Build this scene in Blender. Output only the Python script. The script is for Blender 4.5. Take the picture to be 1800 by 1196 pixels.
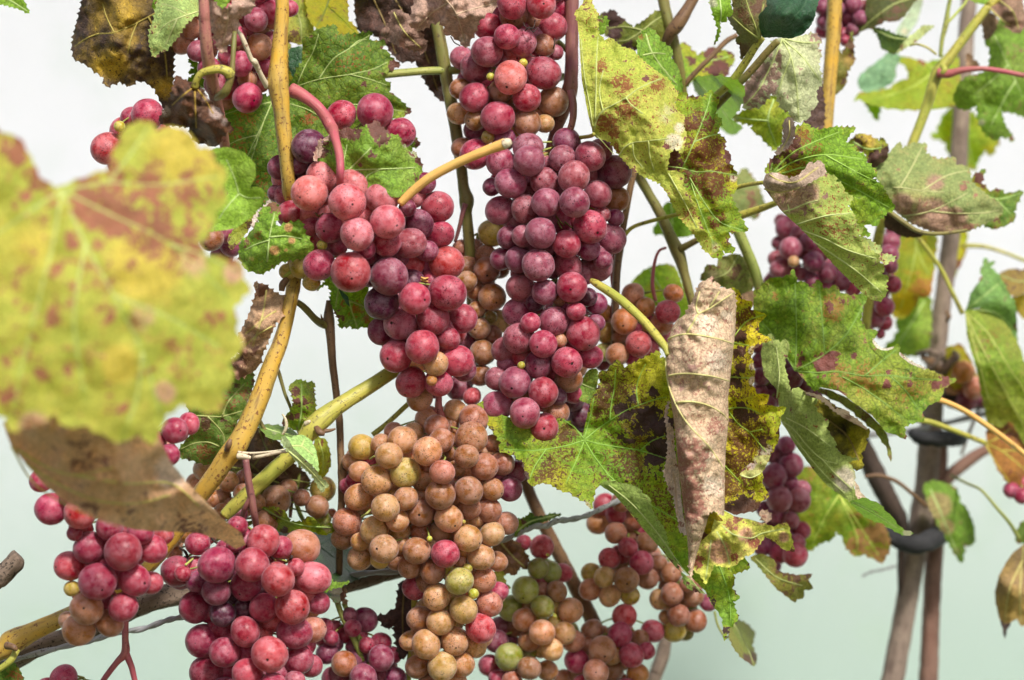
import bpy, math, random
import numpy as np
from mathutils import Vector, noise as mnoise
from mathutils.geometry import delaunay_2d_cdt
random.seed(7)
rng = np.random.RandomState(7)
for o in list(bpy.data.objects):
    bpy.data.objects.remove(o)
scene = bpy.context.scene
COL = scene.collection

# ------------------------------------------------------------------ camera, light, exposure
CAM_Z = 1.45          # metres above the ground
FOCUS = 1.2           # metres from the lens to the sharp bunches
cd = bpy.data.cameras.new('camera')
cam = bpy.data.objects.new('camera', cd)
COL.objects.link(cam)
cam.location = (0, 0, CAM_Z)
cam.rotation_euler = (math.radians(90), 0, 0)
cd.sensor_width = 36
cd.lens = 96
cd.clip_start = 0.05
cd.clip_end = 200
cd.dof.use_dof = True
cd.dof.focus_distance = FOCUS
cd.dof.aperture_fstop = 5.6
cd.dof.aperture_blades = 7
scene.camera = cam

SUN_EL, SUN_AZ = 46, 22       # the sun stands behind the camera, a little to the right
world = bpy.data.worlds.new('World')
scene.world = world
world.use_nodes = True
wn = world.node_tree.nodes
sky = wn.new('ShaderNodeTexSky')
sky.sky_type = 'NISHITA'
sky.sun_disc = False
sky.sun_elevation = math.radians(SUN_EL)
sky.sun_rotation = math.radians(180 - SUN_AZ)
sky.air_density = 1.0
sky.dust_density = 3.0
world.node_tree.links.new(sky.outputs[0], wn['Background'].inputs[0])
wn['Background'].inputs[1].default_value = 0.125
sd = bpy.data.lights.new('sun', 'SUN')
sd.energy = 4.3
sd.angle = math.radians(8)
sd.color = (1.0, 0.96, 0.9)
sun = bpy.data.objects.new('sun', sd)
COL.objects.link(sun)
_az, _el = math.radians(SUN_AZ), math.radians(SUN_EL)
_to = Vector((math.sin(_az) * math.cos(_el), -math.cos(_az) * math.cos(_el), math.sin(_el)))
sun.rotation_euler = _to.to_track_quat('Z', 'Y').to_euler()
sun.location = (0.6, -2, 4)
scene.view_settings.view_transform = 'Standard'
scene.view_settings.look = 'None'
scene.view_settings.gamma = 1
scene.view_settings.exposure = 0.22
scene.view_settings.use_curve_mapping = False
scene.cycles.max_bounces = 10

# ------------------------------------------------------------------ positions
# every point is measured in millimetres of depth behind the sharp plane
WIN = {'1': (0, 0, 1), 'A': (420, 150, 4), 'B': (420, 440, 4), 'C': (760, 0, 4), 'D': (760, 230, 4), 'E': (760, 500, 4),
       'F': (560, 700, 4), 'G': (560, 897, 4), 'H': (850, 897, 4), 'I': (200, 897, 4), 'J': (0, 830, 4),
       'K': (990, 430, 4), 'L': (290, 660, 4), 'M': (240, 0, 4), 'N': (1100, 700, 4), 'O': (1350, 360, 4),
       'P': (1000, 0, 4), 'Q': (1350, 0, 4), 'S': (1100, 200, 4), 'T': (1350, 200, 4), 'U': (1350, 560, 4),
       'V': (1350, 860, 4), 'W': (480, 0, 4), 'R1': (0, 0, 2.99), 'R4': (0, 400, 2.99), 'R8': (600, 796, 2.99)}


def wp(w, x, y):
    ox, oy, s = WIN[w]
    return ox + x / s, oy + y / s


def P3(px, py, d):
    """a point seen d millimetres behind the sharp plane"""
    Y = FOCUS + d / 1000.0
    k = Y / FOCUS / 4000.0
    return Vector(((px - 900) * k, Y, CAM_Z - (py - 598) * k))


def mm(px, d=0):
    return px / 4000.0 * (FOCUS + d / 1000.0) / FOCUS


# ------------------------------------------------------------------ object helpers
def tag(o, label=None, cat=None, group=None, kind=None):
    if label: o['label'] = label
    if cat: o['category'] = cat
    if group: o['group'] = group
    if kind: o['kind'] = kind
    return o


def root(name, loc, label, cat, group=None):
    o = bpy.data.objects.new(name, None)
    o.location = loc
    o.empty_display_size = 0.01
    COL.objects.link(o)
    return tag(o, label, cat, group)


def link_mesh(name, me, mat, parent=None, loc=None):
    o = bpy.data.objects.new(name, me)
    if mat and not me.materials: me.materials.append(mat)
    COL.objects.link(o)
    if parent: o.parent = parent
    if loc is not None: o.location = loc
    return o


def mesh_from(name, vs, fs, smooth=True, uvs=None):
    me = bpy.data.meshes.new(name)
    me.from_pydata([tuple(v) for v in vs], [], fs)
    if smooth:
        me.polygons.foreach_set('use_smooth', [True] * len(me.polygons))
    if uvs is not None:
        ul = me.uv_layers.new(name='UVMap')
        for lp in me.loops:
            ul.data[lp.index].uv = uvs[lp.vertex_index]
    me.update()
    return me


def catmull(pts, n=6):
    pts = [np.array(p, float) for p in pts]
    if len(pts) < 3:
        a, b = pts[0], pts[-1]
        return [a + (b - a) * i / n for i in range(n + 1)]
    out = []
    q = [2 * pts[0] - pts[1]] + pts + [2 * pts[-1] - pts[-2]]
    for i in range(1, len(q) - 2):
        for k in range(n):
            t = k / n
            out.append(0.5 * ((2 * q[i]) + (q[i + 1] - q[i - 1]) * t + (2 * q[i - 1] - 5 * q[i] + 4 * q[i + 1] - q[i + 2]) * t * t
                              + (3 * q[i] - q[i - 1] - 3 * q[i + 1] + q[i + 2]) * t ** 3))
    out.append(pts[-1])
    return out


def tube_geo(pts, sides=10, n=6, rough=0.0, ridges=0.0, seed=0.0):
    """pts: (px, py, depth, width in px). returns verts, faces, uvs in world space"""
    cr = catmull(pts, n)
    C = [P3(p[0], p[1], p[2]) for p in cr]
    R = [max(0.0001, mm(p[3], p[2]) / 2) for p in cr]
    vs, fs, uv = [], [], []
    nrm = None
    L = 0
    for i, c in enumerate(C):
        a = C[max(0, i - 1)]; b = C[min(len(C) - 1, i + 1)]
        t = (b - a).normalized() if (b - a).length > 1e-9 else Vector((0, 0, 1))
        if nrm is None:
            nrm = t.cross(Vector((0, 1, 0)))
            if nrm.length < .01: nrm = t.cross(Vector((1, 0, 0)))
        nrm = (nrm - t * nrm.dot(t)).normalized()
        bn = t.cross(nrm)
        if i: L += (C[i] - C[i - 1]).length
        for s in range(sides):
            th = 2 * math.pi * s / sides
            r = R[i]
            if rough or ridges:
                q = c * 260 + Vector((math.cos(th), math.sin(th), seed)) * 1.3
                r *= 1 + rough * mnoise.noise(q) + ridges * math.sin(th * 5 + seed + mnoise.noise(c * 90) * 1.5)
            vs.append(c + (nrm * math.cos(th) + bn * math.sin(th)) * r)
            uv.append((s / sides, L * 1000))
    for i in range(len(C) - 1):
        for s in range(sides):
            s2 = (s + 1) % sides
            fs.append((i * sides + s, i * sides + s2, (i + 1) * sides + s2, (i + 1) * sides + s))
    for end, idx in ((0, 0), (1, len(C) - 1)):
        base = idx * sides
        k = len(vs)
        vs.append(C[idx]); uv.append((0.5, 0 if not end else L * 1000))
        for s in range(sides):
            s2 = (s + 1) % sides
            fs.append((base + s2, base + s, k) if not end else (base + s, base + s2, k))
    return vs, fs, uv


class Geo:
    def __init__(s): s.v, s.f, s.u = [], [], []
    def add(s, g):
        b = len(s.v)
        s.v += g[0]; s.f += [tuple(i + b for i in f) for f in g[1]]; s.u += g[2]
        return s
    def obj(s, name, mat, parent=None):
        off = parent.location if parent else Vector((0, 0, 0))
        me = mesh_from(name, [v - off for v in s.v], s.f, True, s.u)
        return link_mesh(name, me, mat, parent)


# ------------------------------------------------------------------ node helpers
class NT:
    def __init__(s, tree):
        s.t = tree; s.n = tree.nodes; s.l = tree.links
    def set(s, sock, v):
        if isinstance(v, bpy.types.NodeSocket): s.l.new(v, sock)
        elif v is not None:
            if isinstance(v, (tuple, list)) and sock.type == 'RGBA' and len(v) == 3: v = (*v, 1)
            sock.default_value = v
    def node(s, typ, ins=None, **kw):
        n = s.n.new(typ)
        for k, v in kw.items(): setattr(n, k, v)
        for k, v in (ins or {}).items(): s.set(n.inputs[k], v)
        return n
    def math(s, op, a, b=None, c=None, clamp=False):
        n = s.node('ShaderNodeMath', operation=op, use_clamp=clamp)
        s.set(n.inputs[0], a)
        if b is not None: s.set(n.inputs[1], b)
        if c is not None: s.set(n.inputs[2], c)
        return n.outputs[0]
    def mix(s, f, a, b, blend='MIX'):
        n = s.node('ShaderNodeMix', data_type='RGBA', blend_type=blend)
        s.set(n.inputs[0], f); s.set(n.inputs[6], a); s.set(n.inputs[7], b)
        return n.outputs[2]
    def noise(s, vec, scale, detail=4, rough=.55, dist=0.0):
        n = s.node('ShaderNodeTexNoise', {'Vector': vec, 'Scale': scale, 'Detail': detail, 'Roughness': rough, 'Distortion': dist})
        return n.outputs[0]
    def step(s, x, lo, hi):
        n = s.node('ShaderNodeMapRange', interpolation_type='SMOOTHSTEP')
        s.set(n.inputs[0], x); s.set(n.inputs[1], lo); s.set(n.inputs[2], hi)
        return n.outputs[0]
    def vadd(s, a, b):
        n = s.node('ShaderNodeVectorMath', operation='ADD'); s.set(n.inputs[0], a); s.set(n.inputs[1], b); return n.outputs[0]
    def vmul(s, a, b):
        n = s.node('ShaderNodeVectorMath', operation='MULTIPLY'); s.set(n.inputs[0], a); s.set(n.inputs[1], b); return n.outputs[0]


def new_mat(name):
    m = bpy.data.materials.new(name)
    m.use_nodes = True
    m.node_tree.nodes.clear()
    return m, NT(m.node_tree)


# ------------------------------------------------------------------ materials
def grape_material():
    m, t = new_mat('grape skin')
    tc = t.node('ShaderNodeTexCoord').outputs['Object']
    oi = t.node('ShaderNodeObjectInfo')
    rnd = oi.outputs['Random']
    off = t.node('ShaderNodeCombineXYZ', {0: t.math('MULTIPLY', rnd, 37.0), 1: t.math('MULTIPLY', rnd, 91.0), 2: t.math('MULTIPLY', rnd, 53.0)}).outputs[0]
    v = t.vadd(tc, off)
    base = oi.outputs['Color']
    amt = oi.outputs['Alpha']            # how sharply marked this berry is
    hv = t.node('ShaderNodeHueSaturation', {'Saturation': 1.25, 'Value': .62, 'Color': base}).outputs[0]
    n1 = t.noise(v, 1.3, 5, .6)
    col = t.mix(t.step(n1, .38, .66), base, hv)
    # blush: streaky redder mottling
    n2 = t.noise(v, 7.0, 6, .65, .6)
    red = t.node('ShaderNodeHueSaturation', {'Saturation': 1.3, 'Value': .55, 'Color': base}).outputs[0]
    blush = t.math('MULTIPLY', t.math('MULTIPLY', t.step(n2, .53, .62), t.step(n1, .42, .6)), .75)
    col = t.mix(t.math('MULTIPLY', blush, amt), col, red)
    # waxy bloom, rubbed off in patches
    n3 = t.noise(v, 1.9, 8, .62, .3)
    n3b = t.noise(v, 11, 5, .7)
    bl = t.math('MULTIPLY', t.step(n3, .40, .62), t.math('MULTIPLY_ADD', t.step(n3b, .34, .66), .75, .25), clamp=True)
    lw = t.node('ShaderNodeLayerWeight', {'Blend': .35}).outputs['Facing']
    blm = t.math('MULTIPLY', bl, .62)
    pale = t.mix(.5, base, (.60, .46, .52))
    col = t.mix(blm, col, pale)
    # fine freckles
    n4 = t.noise(v, 9, 3, .7)
    vf = t.node('ShaderNodeTexVoronoi', {'Vector': t.vadd(v, t.vmul(t.node('ShaderNodeTexNoise', {'Vector': v, 'Scale': 9.0}).outputs[1], (.12, .12, .12))), 'Scale': 6.5, 'Randomness': 1.0}).outputs['Distance']
    fr = t.math('MAXIMUM', t.math('MULTIPLY', t.step(n4, .562, .60), t.step(t.noise(v, 2.2, 3), .42, .56)), t.math('SUBTRACT', 1.0, t.step(t.math('ADD', vf, t.math('MULTIPLY', rnd, .08)), .13, .22)))
    dk = t.node('ShaderNodeHueSaturation', {'Saturation': 1.15, 'Value': .12, 'Color': base}).outputs[0]
    col = t.mix(t.math('MULTIPLY', t.math('MULTIPLY', fr, .85), amt), col, dk)
    vo = t.node('ShaderNodeTexVoronoi', {'Vector': v, 'Scale': 2.9, 'Randomness': 1.0})
    dot = t.math('SUBTRACT', 1.0, t.step(vo.outputs['Distance'], .07, .12))
    col = t.mix(t.math('MULTIPLY', dot, .8), col, (.035, .012, .012))
    # style scar at the free end
    nv = t.node('ShaderNodeVectorMath', operation='NORMALIZE'); t.set(nv.inputs[0], tc)
    sx = t.node('ShaderNodeSeparateXYZ', {0: nv.outputs[0]})
    sc = t.math('SUBTRACT', 1.0, t.step(t.math('ADD', sx.outputs[2], 1.0), t.math('MULTIPLY_ADD', rnd, .006, -.0035), t.math('MULTIPLY_ADD', rnd, .007, -.002)))
    col = t.mix(sc, col, (.02, .01, .008))
    bmp = t.node('ShaderNodeBump', {'Strength': .12, 'Distance': .0004, 'Height': t.math('ADD', n3, t.math('MULTIPLY', n4, .4))})
    ro = t.math('MULTIPLY_ADD', bl, .2, .38)
    b = t.node('ShaderNodeBsdfPrincipled', {'Base Color': col, 'Roughness': ro, 'Specular IOR Level': .5, 'Transmission Weight': t.math('MULTIPLY_ADD', bl, -.22, .34), 'IOR': 1.36,
               'Subsurface Weight': .36, 'Subsurface Radius': (1.0, .28, .20), 'Subsurface Scale': .006,
               'Sheen Weight': .2, 'Sheen Roughness': .38, 'Sheen Tint': (.86, .74, .86, 1), 'Normal': bmp.outputs[0]})
    out = t.node('ShaderNodeOutputMaterial', {0: b.outputs[0]})
    return m


def leaf_group():
    g = bpy.data.node_groups.new('leaf skin', 'ShaderNodeTree')
    I = g.interface
    cols = ['Green', 'Yellow', 'Pale', 'Brown', 'Spk', 'Vein']
    fl = {'YBase': .3, 'Speck': .2, 'EdgeB': .4, 'Retic': .5, 'Seed': 0, 'Trans': .3, 'Rough': .55, 'VeinAmt': .8, 'Blotch': 0.0, 'Var': 1.0}
    for c in cols: I.new_socket(name=c, in_out='INPUT', socket_type='NodeSocketColor')
    for c, d in fl.items():
        s = I.new_socket(name=c, in_out='INPUT', socket_type='NodeSocketFloat'); s.default_value = d
    I.new_socket(name='Shader', in_out='OUTPUT', socket_type='NodeSocketShader')
    t = NT(g)
    gi = t.node('NodeGroupInput').outputs
    tc = t.node('ShaderNodeTexCoord').outputs['Object']
    off = t.node('ShaderNodeCombineXYZ', {0: gi['Seed'], 1: gi['Seed'], 2: gi['Seed']}).outputs[0]
    v = t.vadd(tc, off)
    m1 = t.node('ShaderNodeSeparateColor', {0: t.node('ShaderNodeAttribute', attribute_name='m1').outputs['Color']}).outputs
    m2 = t.node('ShaderNodeSeparateColor', {0: t.node('ShaderNodeAttribute', attribute_name='m2').outputs['Color']}).outputs
    nb = t.noise(v, 38, 5, .6, .4)
    nm = t.noise(v, 170, 6, .65, .5)
    nf = t.noise(v, 620, 4, .6)
    nx = t.noise(v, 1000, 3, .6)
    # green to yellow
    y = t.math('ADD', t.math('ADD', gi['YBase'], t.math('MULTIPLY', m2[0], 1.0)),
               t.math('MULTIPLY', gi['Var'], t.math('ADD', t.math('MULTIPLY_ADD', nb, 1.9, -.95), t.math('MULTIPLY_ADD', nm, .9, -.45))))
    y = t.math('SUBTRACT', y, t.math('MULTIPLY', m1[0], .25))
    y = t.math('MAXIMUM', t.math('MINIMUM', y, 1.0), 0.0)
    col = t.mix(y, gi['Green'], gi['Yellow'])
    pl = t.step(t.math('ADD', m2[2], t.math('MULTIPLY_ADD', nm, .8, -.4)), .3, .75)
    col = t.mix(pl, col, gi['Pale'])
    # net of small veins
    vo = t.node('ShaderNodeTexVoronoi', {'Vector': t.vadd(v, t.vmul(t.node('ShaderNodeTexNoise', {'Vector': v, 'Scale': 300.0}).outputs[1], (.002, .002, .002))), 'Scale': 330.0}, feature='DISTANCE_TO_EDGE')
    net = t.math('SUBTRACT', 1.0, t.step(vo.outputs[0], .0, .16))
    vo2 = t.node('ShaderNodeTexVoronoi', {'Vector': v, 'Scale': 1100.0}, feature='DISTANCE_TO_EDGE')
    net2 = t.math('SUBTRACT', 1.0, t.step(vo2.outputs[0], .0, .14))
    nn = t.math('ADD', t.math('MULTIPLY', net, .7), t.math('MULTIPLY', net2, .4))
    dark = t.node('ShaderNodeHueSaturation', {'Value': .55, 'Color': col}).outputs[0]
    col = t.mix(t.math('MULTIPLY', t.math('MULTIPLY', nn, gi['Retic']), 1.1, clamp=True), col, dark)
    lightc = t.node('ShaderNodeHueSaturation', {'Value': 1.3, 'Color': col}).outputs[0]
    col = t.mix(t.step(nf, .5, .75), col, lightc)
    gr = t.math('ADD', t.math('MULTIPLY', nx, .6), t.math('MULTIPLY', nf, .4))
    col = t.node('ShaderNodeHueSaturation', {'Value': t.math('MULTIPLY_ADD', gr, 2.2, -.1), 'Color': col}).outputs[0]
    # freckles of rust
    dens = t.math('ADD', gi['Speck'], m2[1])
    dens = t.math('MULTIPLY', dens, t.math('MULTIPLY_ADD', nb, 1.6, .2))
    dens = t.math('MINIMUM', dens, 1.5)
    thr = t.math('MULTIPLY_ADD', dens, -.145, .635)
    thr = t.math('ADD', thr, t.math('MULTIPLY', m1[0], .10))
    sp = t.step(t.math('ADD', t.math('MULTIPLY', nf, .55), t.math('MULTIPLY', nx, .45)), thr, t.math('ADD', thr, .035))
    col = t.mix(t.math('MULTIPLY', sp, .9), col, gi['Spk'])
    # brown dead patches
    br = t.math('ADD', m1[2], t.math('MULTIPLY', t.math('MULTIPLY', m1[1], gi['EdgeB']), t.math('MULTIPLY_ADD', nb, 2.0, -.3)))
    br = t.math('ADD', br, gi['Blotch'])
    br = t.math('ADD', br, t.math('ADD', t.math('MULTIPLY_ADD', nm, 3.2, -1.6), t.math('MULTIPLY_ADD', nf, 2.0, -1.0)))
    br = t.math('SUBTRACT', br, t.math('MULTIPLY', m1[0], .35))
    brs = t.step(br, .48, .66)
    bc = t.node('ShaderNodeHueSaturation', {'Value': t.math('MULTIPLY_ADD', nm, 1.8, .15), 'Color': gi['Brown']}).outputs[0]
    halo = t.step(br, .32, .5)
    col = t.mix(t.math('MULTIPLY', halo, .45), col, gi['Yellow'])
    col = t.mix(brs, col, bc)
    # main veins
    vm = t.step(m1[0], .55, .95)
    col = t.mix(t.math('MULTIPLY', vm, gi['VeinAmt']), col, gi['Vein'])
    h = t.math('ADD', t.math('MULTIPLY', nn, -.6), t.math('ADD', t.math('MULTIPLY', nm, 1.2), t.math('MULTIPLY', nf, .5)))
    bmp = t.node('ShaderNodeBump', {'Strength': .5, 'Distance': .001, 'Height': h})
    b = t.node('ShaderNodeBsdfPrincipled', {'Base Color': col, 'Roughness': gi['Rough'], 'Specular IOR Level': .35, 'Normal': bmp.outputs[0]})
    tl = t.node('ShaderNodeBsdfTranslucent', {'Color': t.node('ShaderNodeHueSaturation', {'Saturation': 1.15, 'Value': 1.1, 'Color': col}).outputs[0]})
    tr = t.math('MULTIPLY', gi['Trans'], t.math('MULTIPLY_ADD', brs, -.6, 1.0))
    mx = t.node('ShaderNodeMixShader', {0: tr, 1: b.outputs[0], 2: tl.outputs[0]})
    t.node('NodeGroupOutput', {0: mx.outputs[0]})
    return g


GRAPE = grape_material()
LEAFG = leaf_group()
# green, yellow, pale, brown, speck colour, vein colour, then numbers
STY = {
    'green':  dict(Green=(.085, .17, .018), Yellow=(.26, .34, .04), Pale=(.45, .42, .25), Brown=(.10, .04, .025), Spk=(.22, .07, .02), Vein=(.38, .46, .16), YBase=.15, Speck=.3, EdgeB=.3, Retic=.85, Trans=.25),
    'fresh':  dict(Green=(.13, .34, .035), Yellow=(.30, .46, .07), Pale=(.5, .5, .3), Brown=(.16, .08, .04), Spk=(.24, .12, .03), Vein=(.40, .52, .18), YBase=.3, Speck=.18, EdgeB=.2, Retic=.7, Trans=.35),
    'mixed':  dict(Green=(.13, .30, .025), Yellow=(.42, .42, .03), Pale=(.6, .5, .35), Brown=(.10, .035, .025), Spk=(.17, .035, .02), Vein=(.33, .46, .13), YBase=.4, Speck=.4, EdgeB=.5, Retic=.7, Trans=.3),
    'yellow': dict(Green=(.28, .42, .03), Yellow=(.66, .52, .03), Pale=(.72, .55, .36), Brown=(.20, .07, .03), Spk=(.25, .06, .03), Vein=(.45, .52, .10), YBase=.55, Speck=.35, EdgeB=.6, Retic=.3, Trans=.4),
    'under':  dict(Green=(.32, .40, .10), Yellow=(.52, .50, .13), Pale=(.72, .66, .45), Brown=(.14, .05, .04), Spk=(.24, .06, .03), Vein=(.50, .56, .22), YBase=.4, Speck=.55, EdgeB=.3, Retic=.35, Trans=.25, Rough=.75),
    'olive':  dict(Green=(.13, .17, .03), Yellow=(.28, .27, .05), Pale=(.42, .36, .2), Brown=(.10, .05, .025), Spk=(.10, .04, .02), Vein=(.33, .36, .12), YBase=.35, Speck=.4, EdgeB=.5, Retic=.4, Trans=.3),
    'grey':   dict(Green=(.24, .30, .10), Yellow=(.38, .36, .13), Pale=(.42, .27, .17), Brown=(.22, .11, .07), Spk=(.20, .10, .05), Vein=(.42, .42, .18), YBase=.3, Speck=.35, EdgeB=.3, Retic=.35, Trans=.2, Rough=.75),
    'tan':    dict(Green=(.46, .27, .16), Yellow=(.50, .33, .20), Pale=(.66, .50, .38), Brown=(.22, .11, .075), Spk=(.18, .07, .045), Vein=(.48, .42, .14), YBase=.4, Speck=.3, EdgeB=.2, Retic=.5, Trans=.15, Rough=.8),
    'pink':   dict(Green=(.48, .31, .23), Yellow=(.60, .42, .32), Pale=(.76, .62, .54), Brown=(.25, .13, .10), Spk=(.22, .10, .08), Vein=(.52, .38, .26), YBase=.4, Speck=.3, EdgeB=.2, Retic=.4, Trans=.12, Rough=.8),
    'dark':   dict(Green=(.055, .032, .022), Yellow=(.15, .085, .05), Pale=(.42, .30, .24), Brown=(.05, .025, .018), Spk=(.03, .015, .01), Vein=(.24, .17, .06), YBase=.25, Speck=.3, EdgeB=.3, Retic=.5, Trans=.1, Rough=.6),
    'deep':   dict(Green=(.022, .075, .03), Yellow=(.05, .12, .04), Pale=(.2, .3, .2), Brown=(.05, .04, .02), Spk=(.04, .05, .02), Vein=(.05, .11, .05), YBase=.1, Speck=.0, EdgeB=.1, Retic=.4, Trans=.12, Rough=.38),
}
_nm = [0]


def leaf_mat(sty, **over):
    p = dict(STY[sty]); p.update(over)
    if sty in ('green', 'fresh', 'mixed', 'olive'):
        g = p['Green']; p['Green'] = (max(g[0], .56 * g[1]), g[1], g[2])
    if sty in ('green', 'fresh', 'mixed', 'under', 'yellow'):
        p['Green'] = tuple(c * 1.14 for c in p['Green'])
    _nm[0] += 1
    m, t = new_mat('leaf ' + sty)
    n = t.node('ShaderNodeGroup'); n.node_tree = LEAFG
    for k, v in p.items(): t.set(n.inputs[k], v)
    n.inputs['Seed'].default_value = _nm[0] * .713
    t.node('ShaderNodeOutputMaterial', {0: n.outputs[0]})
    return m


_cm = {}


def cane_mat(a, b, spk=(.05, .02, .02), speck=.3, rough=.5, stripe=.6, bump=.3):
    key = (a, b, spk, speck, rough, stripe, bump)
    if key in _cm: return _cm[key]
    m, t = new_mat('cane bark')
    uv = t.node('ShaderNodeUVMap').outputs[0]
    tc = t.node('ShaderNodeTexCoord').outputs['Object']
    sx = t.node('ShaderNodeSeparateXYZ', {0: uv}).outputs
    ang = t.math('MULTIPLY', sx[0], 2 * math.pi)
    cv = t.node('ShaderNodeCombineXYZ', {0: t.math('COSINE', ang), 1: t.math('SINE', ang), 2: t.math('MULTIPLY', sx[1], .035)}).outputs[0]
    s1 = t.noise(cv, 1.9, 6, .62)
    s2 = t.noise(tc, 70, 4)
    s3 = t.noise(tc, 600, 4, .7)
    f = t.math('ADD', t.math('MULTIPLY_ADD', s1, stripe * 2, -stripe), t.math('MULTIPLY_ADD', s2, 2.0, -.5))
    col = t.mix(t.math('MAXIMUM', t.math('MINIMUM', f, 1.0), 0.0), a, b)
    col = t.mix(t.math('MULTIPLY', t.step(t.math('ADD', s3, t.math('MULTIPLY', s2, .2)), .76 - speck * .25, .80 - speck * .25), .85), col, spk)
    st = t.step(s1, .56, .66)
    col = t.mix(t.math('MULTIPLY', st, .5), col, spk)
    bmp = t.node('ShaderNodeBump', {'Strength': bump, 'Distance': .0012, 'Height': t.math('ADD', s1, t.math('MULTIPLY', s3, .3))})
    bb = t.node('ShaderNodeBsdfPrincipled', {'Base Color': col, 'Roughness': rough, 'Specular IOR Level': .4, 'Normal': bmp.outputs[0]})
    t.node('ShaderNodeOutputMaterial', {0: bb.outputs[0]})
    _cm[key] = m
    return m


CM = {
    'yellow': ((.60, .34, .035), (.36, .27, .08), (.13, .04, .02), .35),
    'ygreen': ((.30, .33, .05), (.50, .42, .08), (.10, .08, .03), .3),
    'green':  ((.20, .26, .05), (.36, .36, .09), (.05, .04, .02), .2),
    'olive':  ((.16, .17, .04), (.22, .16, .05), (.05, .03, .02), .25),
    'brown':  ((.13, .065, .035), (.22, .13, .06), (.04, .02, .02), .3),
    'purple': ((.17, .05, .07), (.26, .12, .08), (.07, .02, .03), .2),
    'red':    ((.42, .07, .11), (.36, .13, .10), (.16, .03, .05), .15),
    'orange': ((.74, .38, .10), (.72, .48, .14), (.45, .18, .06), .05),
    'wood':   ((.12, .085, .06), (.26, .19, .14), (.02, .015, .012), .4, .85, 1.1, .9),
    'stake':  ((.145, .10, .08), (.35, .27, .21), (.05, .035, .03), .2, .8, 1.0, .5),
    'wire':   ((.26, .26, .27), (.42, .42, .42), (.12, .09, .07), .2, .35, .3, .2),
    'black':  ((.012, .012, .013), (.03, .03, .032), (.06, .06, .06), .1, .8, .3, .2),
    'pale':   ((.55, .50, .33), (.62, .52, .38), (.25, .12, .08), .3),
    'lime':   ((.42, .52, .10), (.5, .5, .15), (.2, .2, .05), .1),
}


def cm(k): return cane_mat(*CM[k])


# ------------------------------------------------------------------ ground and netting behind the vine
def build_ground():
    m, t = new_mat('grass ground')
    tc = t.node('ShaderNodeTexCoord').outputs['Object']
    n = t.noise(tc, 3, 6); n2 = t.noise(tc, 40, 4)
    col = t.mix(t.step(n, .35, .65), (.06, .10, .025), (.14, .12, .06))
    b = t.node('ShaderNodeBsdfPrincipled', {'Base Color': t.mix(n2, col, (.05, .07, .02)), 'Roughness': .9})
    t.node('ShaderNodeOutputMaterial', {0: b.outputs[0]})
    N = 40
    vs = [((i / N - .5) * 160, (j / N - .5) * 160, .03 * mnoise.noise(Vector((i, j, 0)))) for j in range(N + 1) for i in range(N + 1)]
    fs = [(j * (N + 1) + i, j * (N + 1) + i + 1, (j + 1) * (N + 1) + i + 1, (j + 1) * (N + 1) + i) for j in range(N) for i in range(N)]
    o = link_mesh('ground', mesh_from('ground', vs, fs), m)
    tag(o, kind='structure')


def build_net():
    m, t = new_mat('white ribbed netting')
    tc = t.node('ShaderNodeTexCoord').outputs['Object']
    z = t.node('ShaderNodeSeparateXYZ', {0: tc}).outputs[2]
    n = t.noise(tc, 5.5, 3, .5); n2 = t.noise(tc, 22, 4, .5)
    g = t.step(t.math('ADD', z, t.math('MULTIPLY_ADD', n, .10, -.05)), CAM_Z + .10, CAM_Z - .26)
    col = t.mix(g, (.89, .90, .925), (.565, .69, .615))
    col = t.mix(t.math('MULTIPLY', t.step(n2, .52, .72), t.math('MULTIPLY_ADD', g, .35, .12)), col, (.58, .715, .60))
    b = t.node('ShaderNodeBsdfPrincipled', {'Base Color': col, 'Roughness': .75, 'Specular IOR Level': .2})
    tl = t.node('ShaderNodeBsdfTranslucent', {'Color': col})
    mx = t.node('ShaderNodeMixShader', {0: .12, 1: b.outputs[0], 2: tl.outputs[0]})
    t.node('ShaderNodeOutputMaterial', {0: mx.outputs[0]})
    # one continuous sheet of fine round ribs, sagging a little between its ends
    Y = FOCUS + .5
    pitch = .00195
    z0, z1 = CAM_Z - .8, CAM_Z + .8
    rows = int((z1 - z0) / pitch)
    prof = [(0, 0.0), (.25, -.75), (.5, -1.0), (.75, -.75), (.93, .35)]
    xs = [(-1.6 + 3.2 * i / 24) for i in range(25)]
    vs, fs = [], []
    k = 0
    for r in range(rows):
        for a, d in prof:
            zz = z0 + (r + a) * pitch
            for x in xs:
                vs.append((x, Y + d * pitch * .75 + .004 * math.sin(x * 3), zz - .05 * x * x * min(1, max(0, (CAM_Z + .1 - zz) / .25))))
            k += 1
    W = len(xs)
    for j in range(k - 1):
        for i in range(W - 1):
            fs.append((j * W + i, j * W + i + 1, (j + 1) * W + i + 1, (j + 1) * W + i))
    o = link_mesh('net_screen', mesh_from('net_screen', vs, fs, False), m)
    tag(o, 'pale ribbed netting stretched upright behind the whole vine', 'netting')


build_ground()
build_net()


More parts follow.
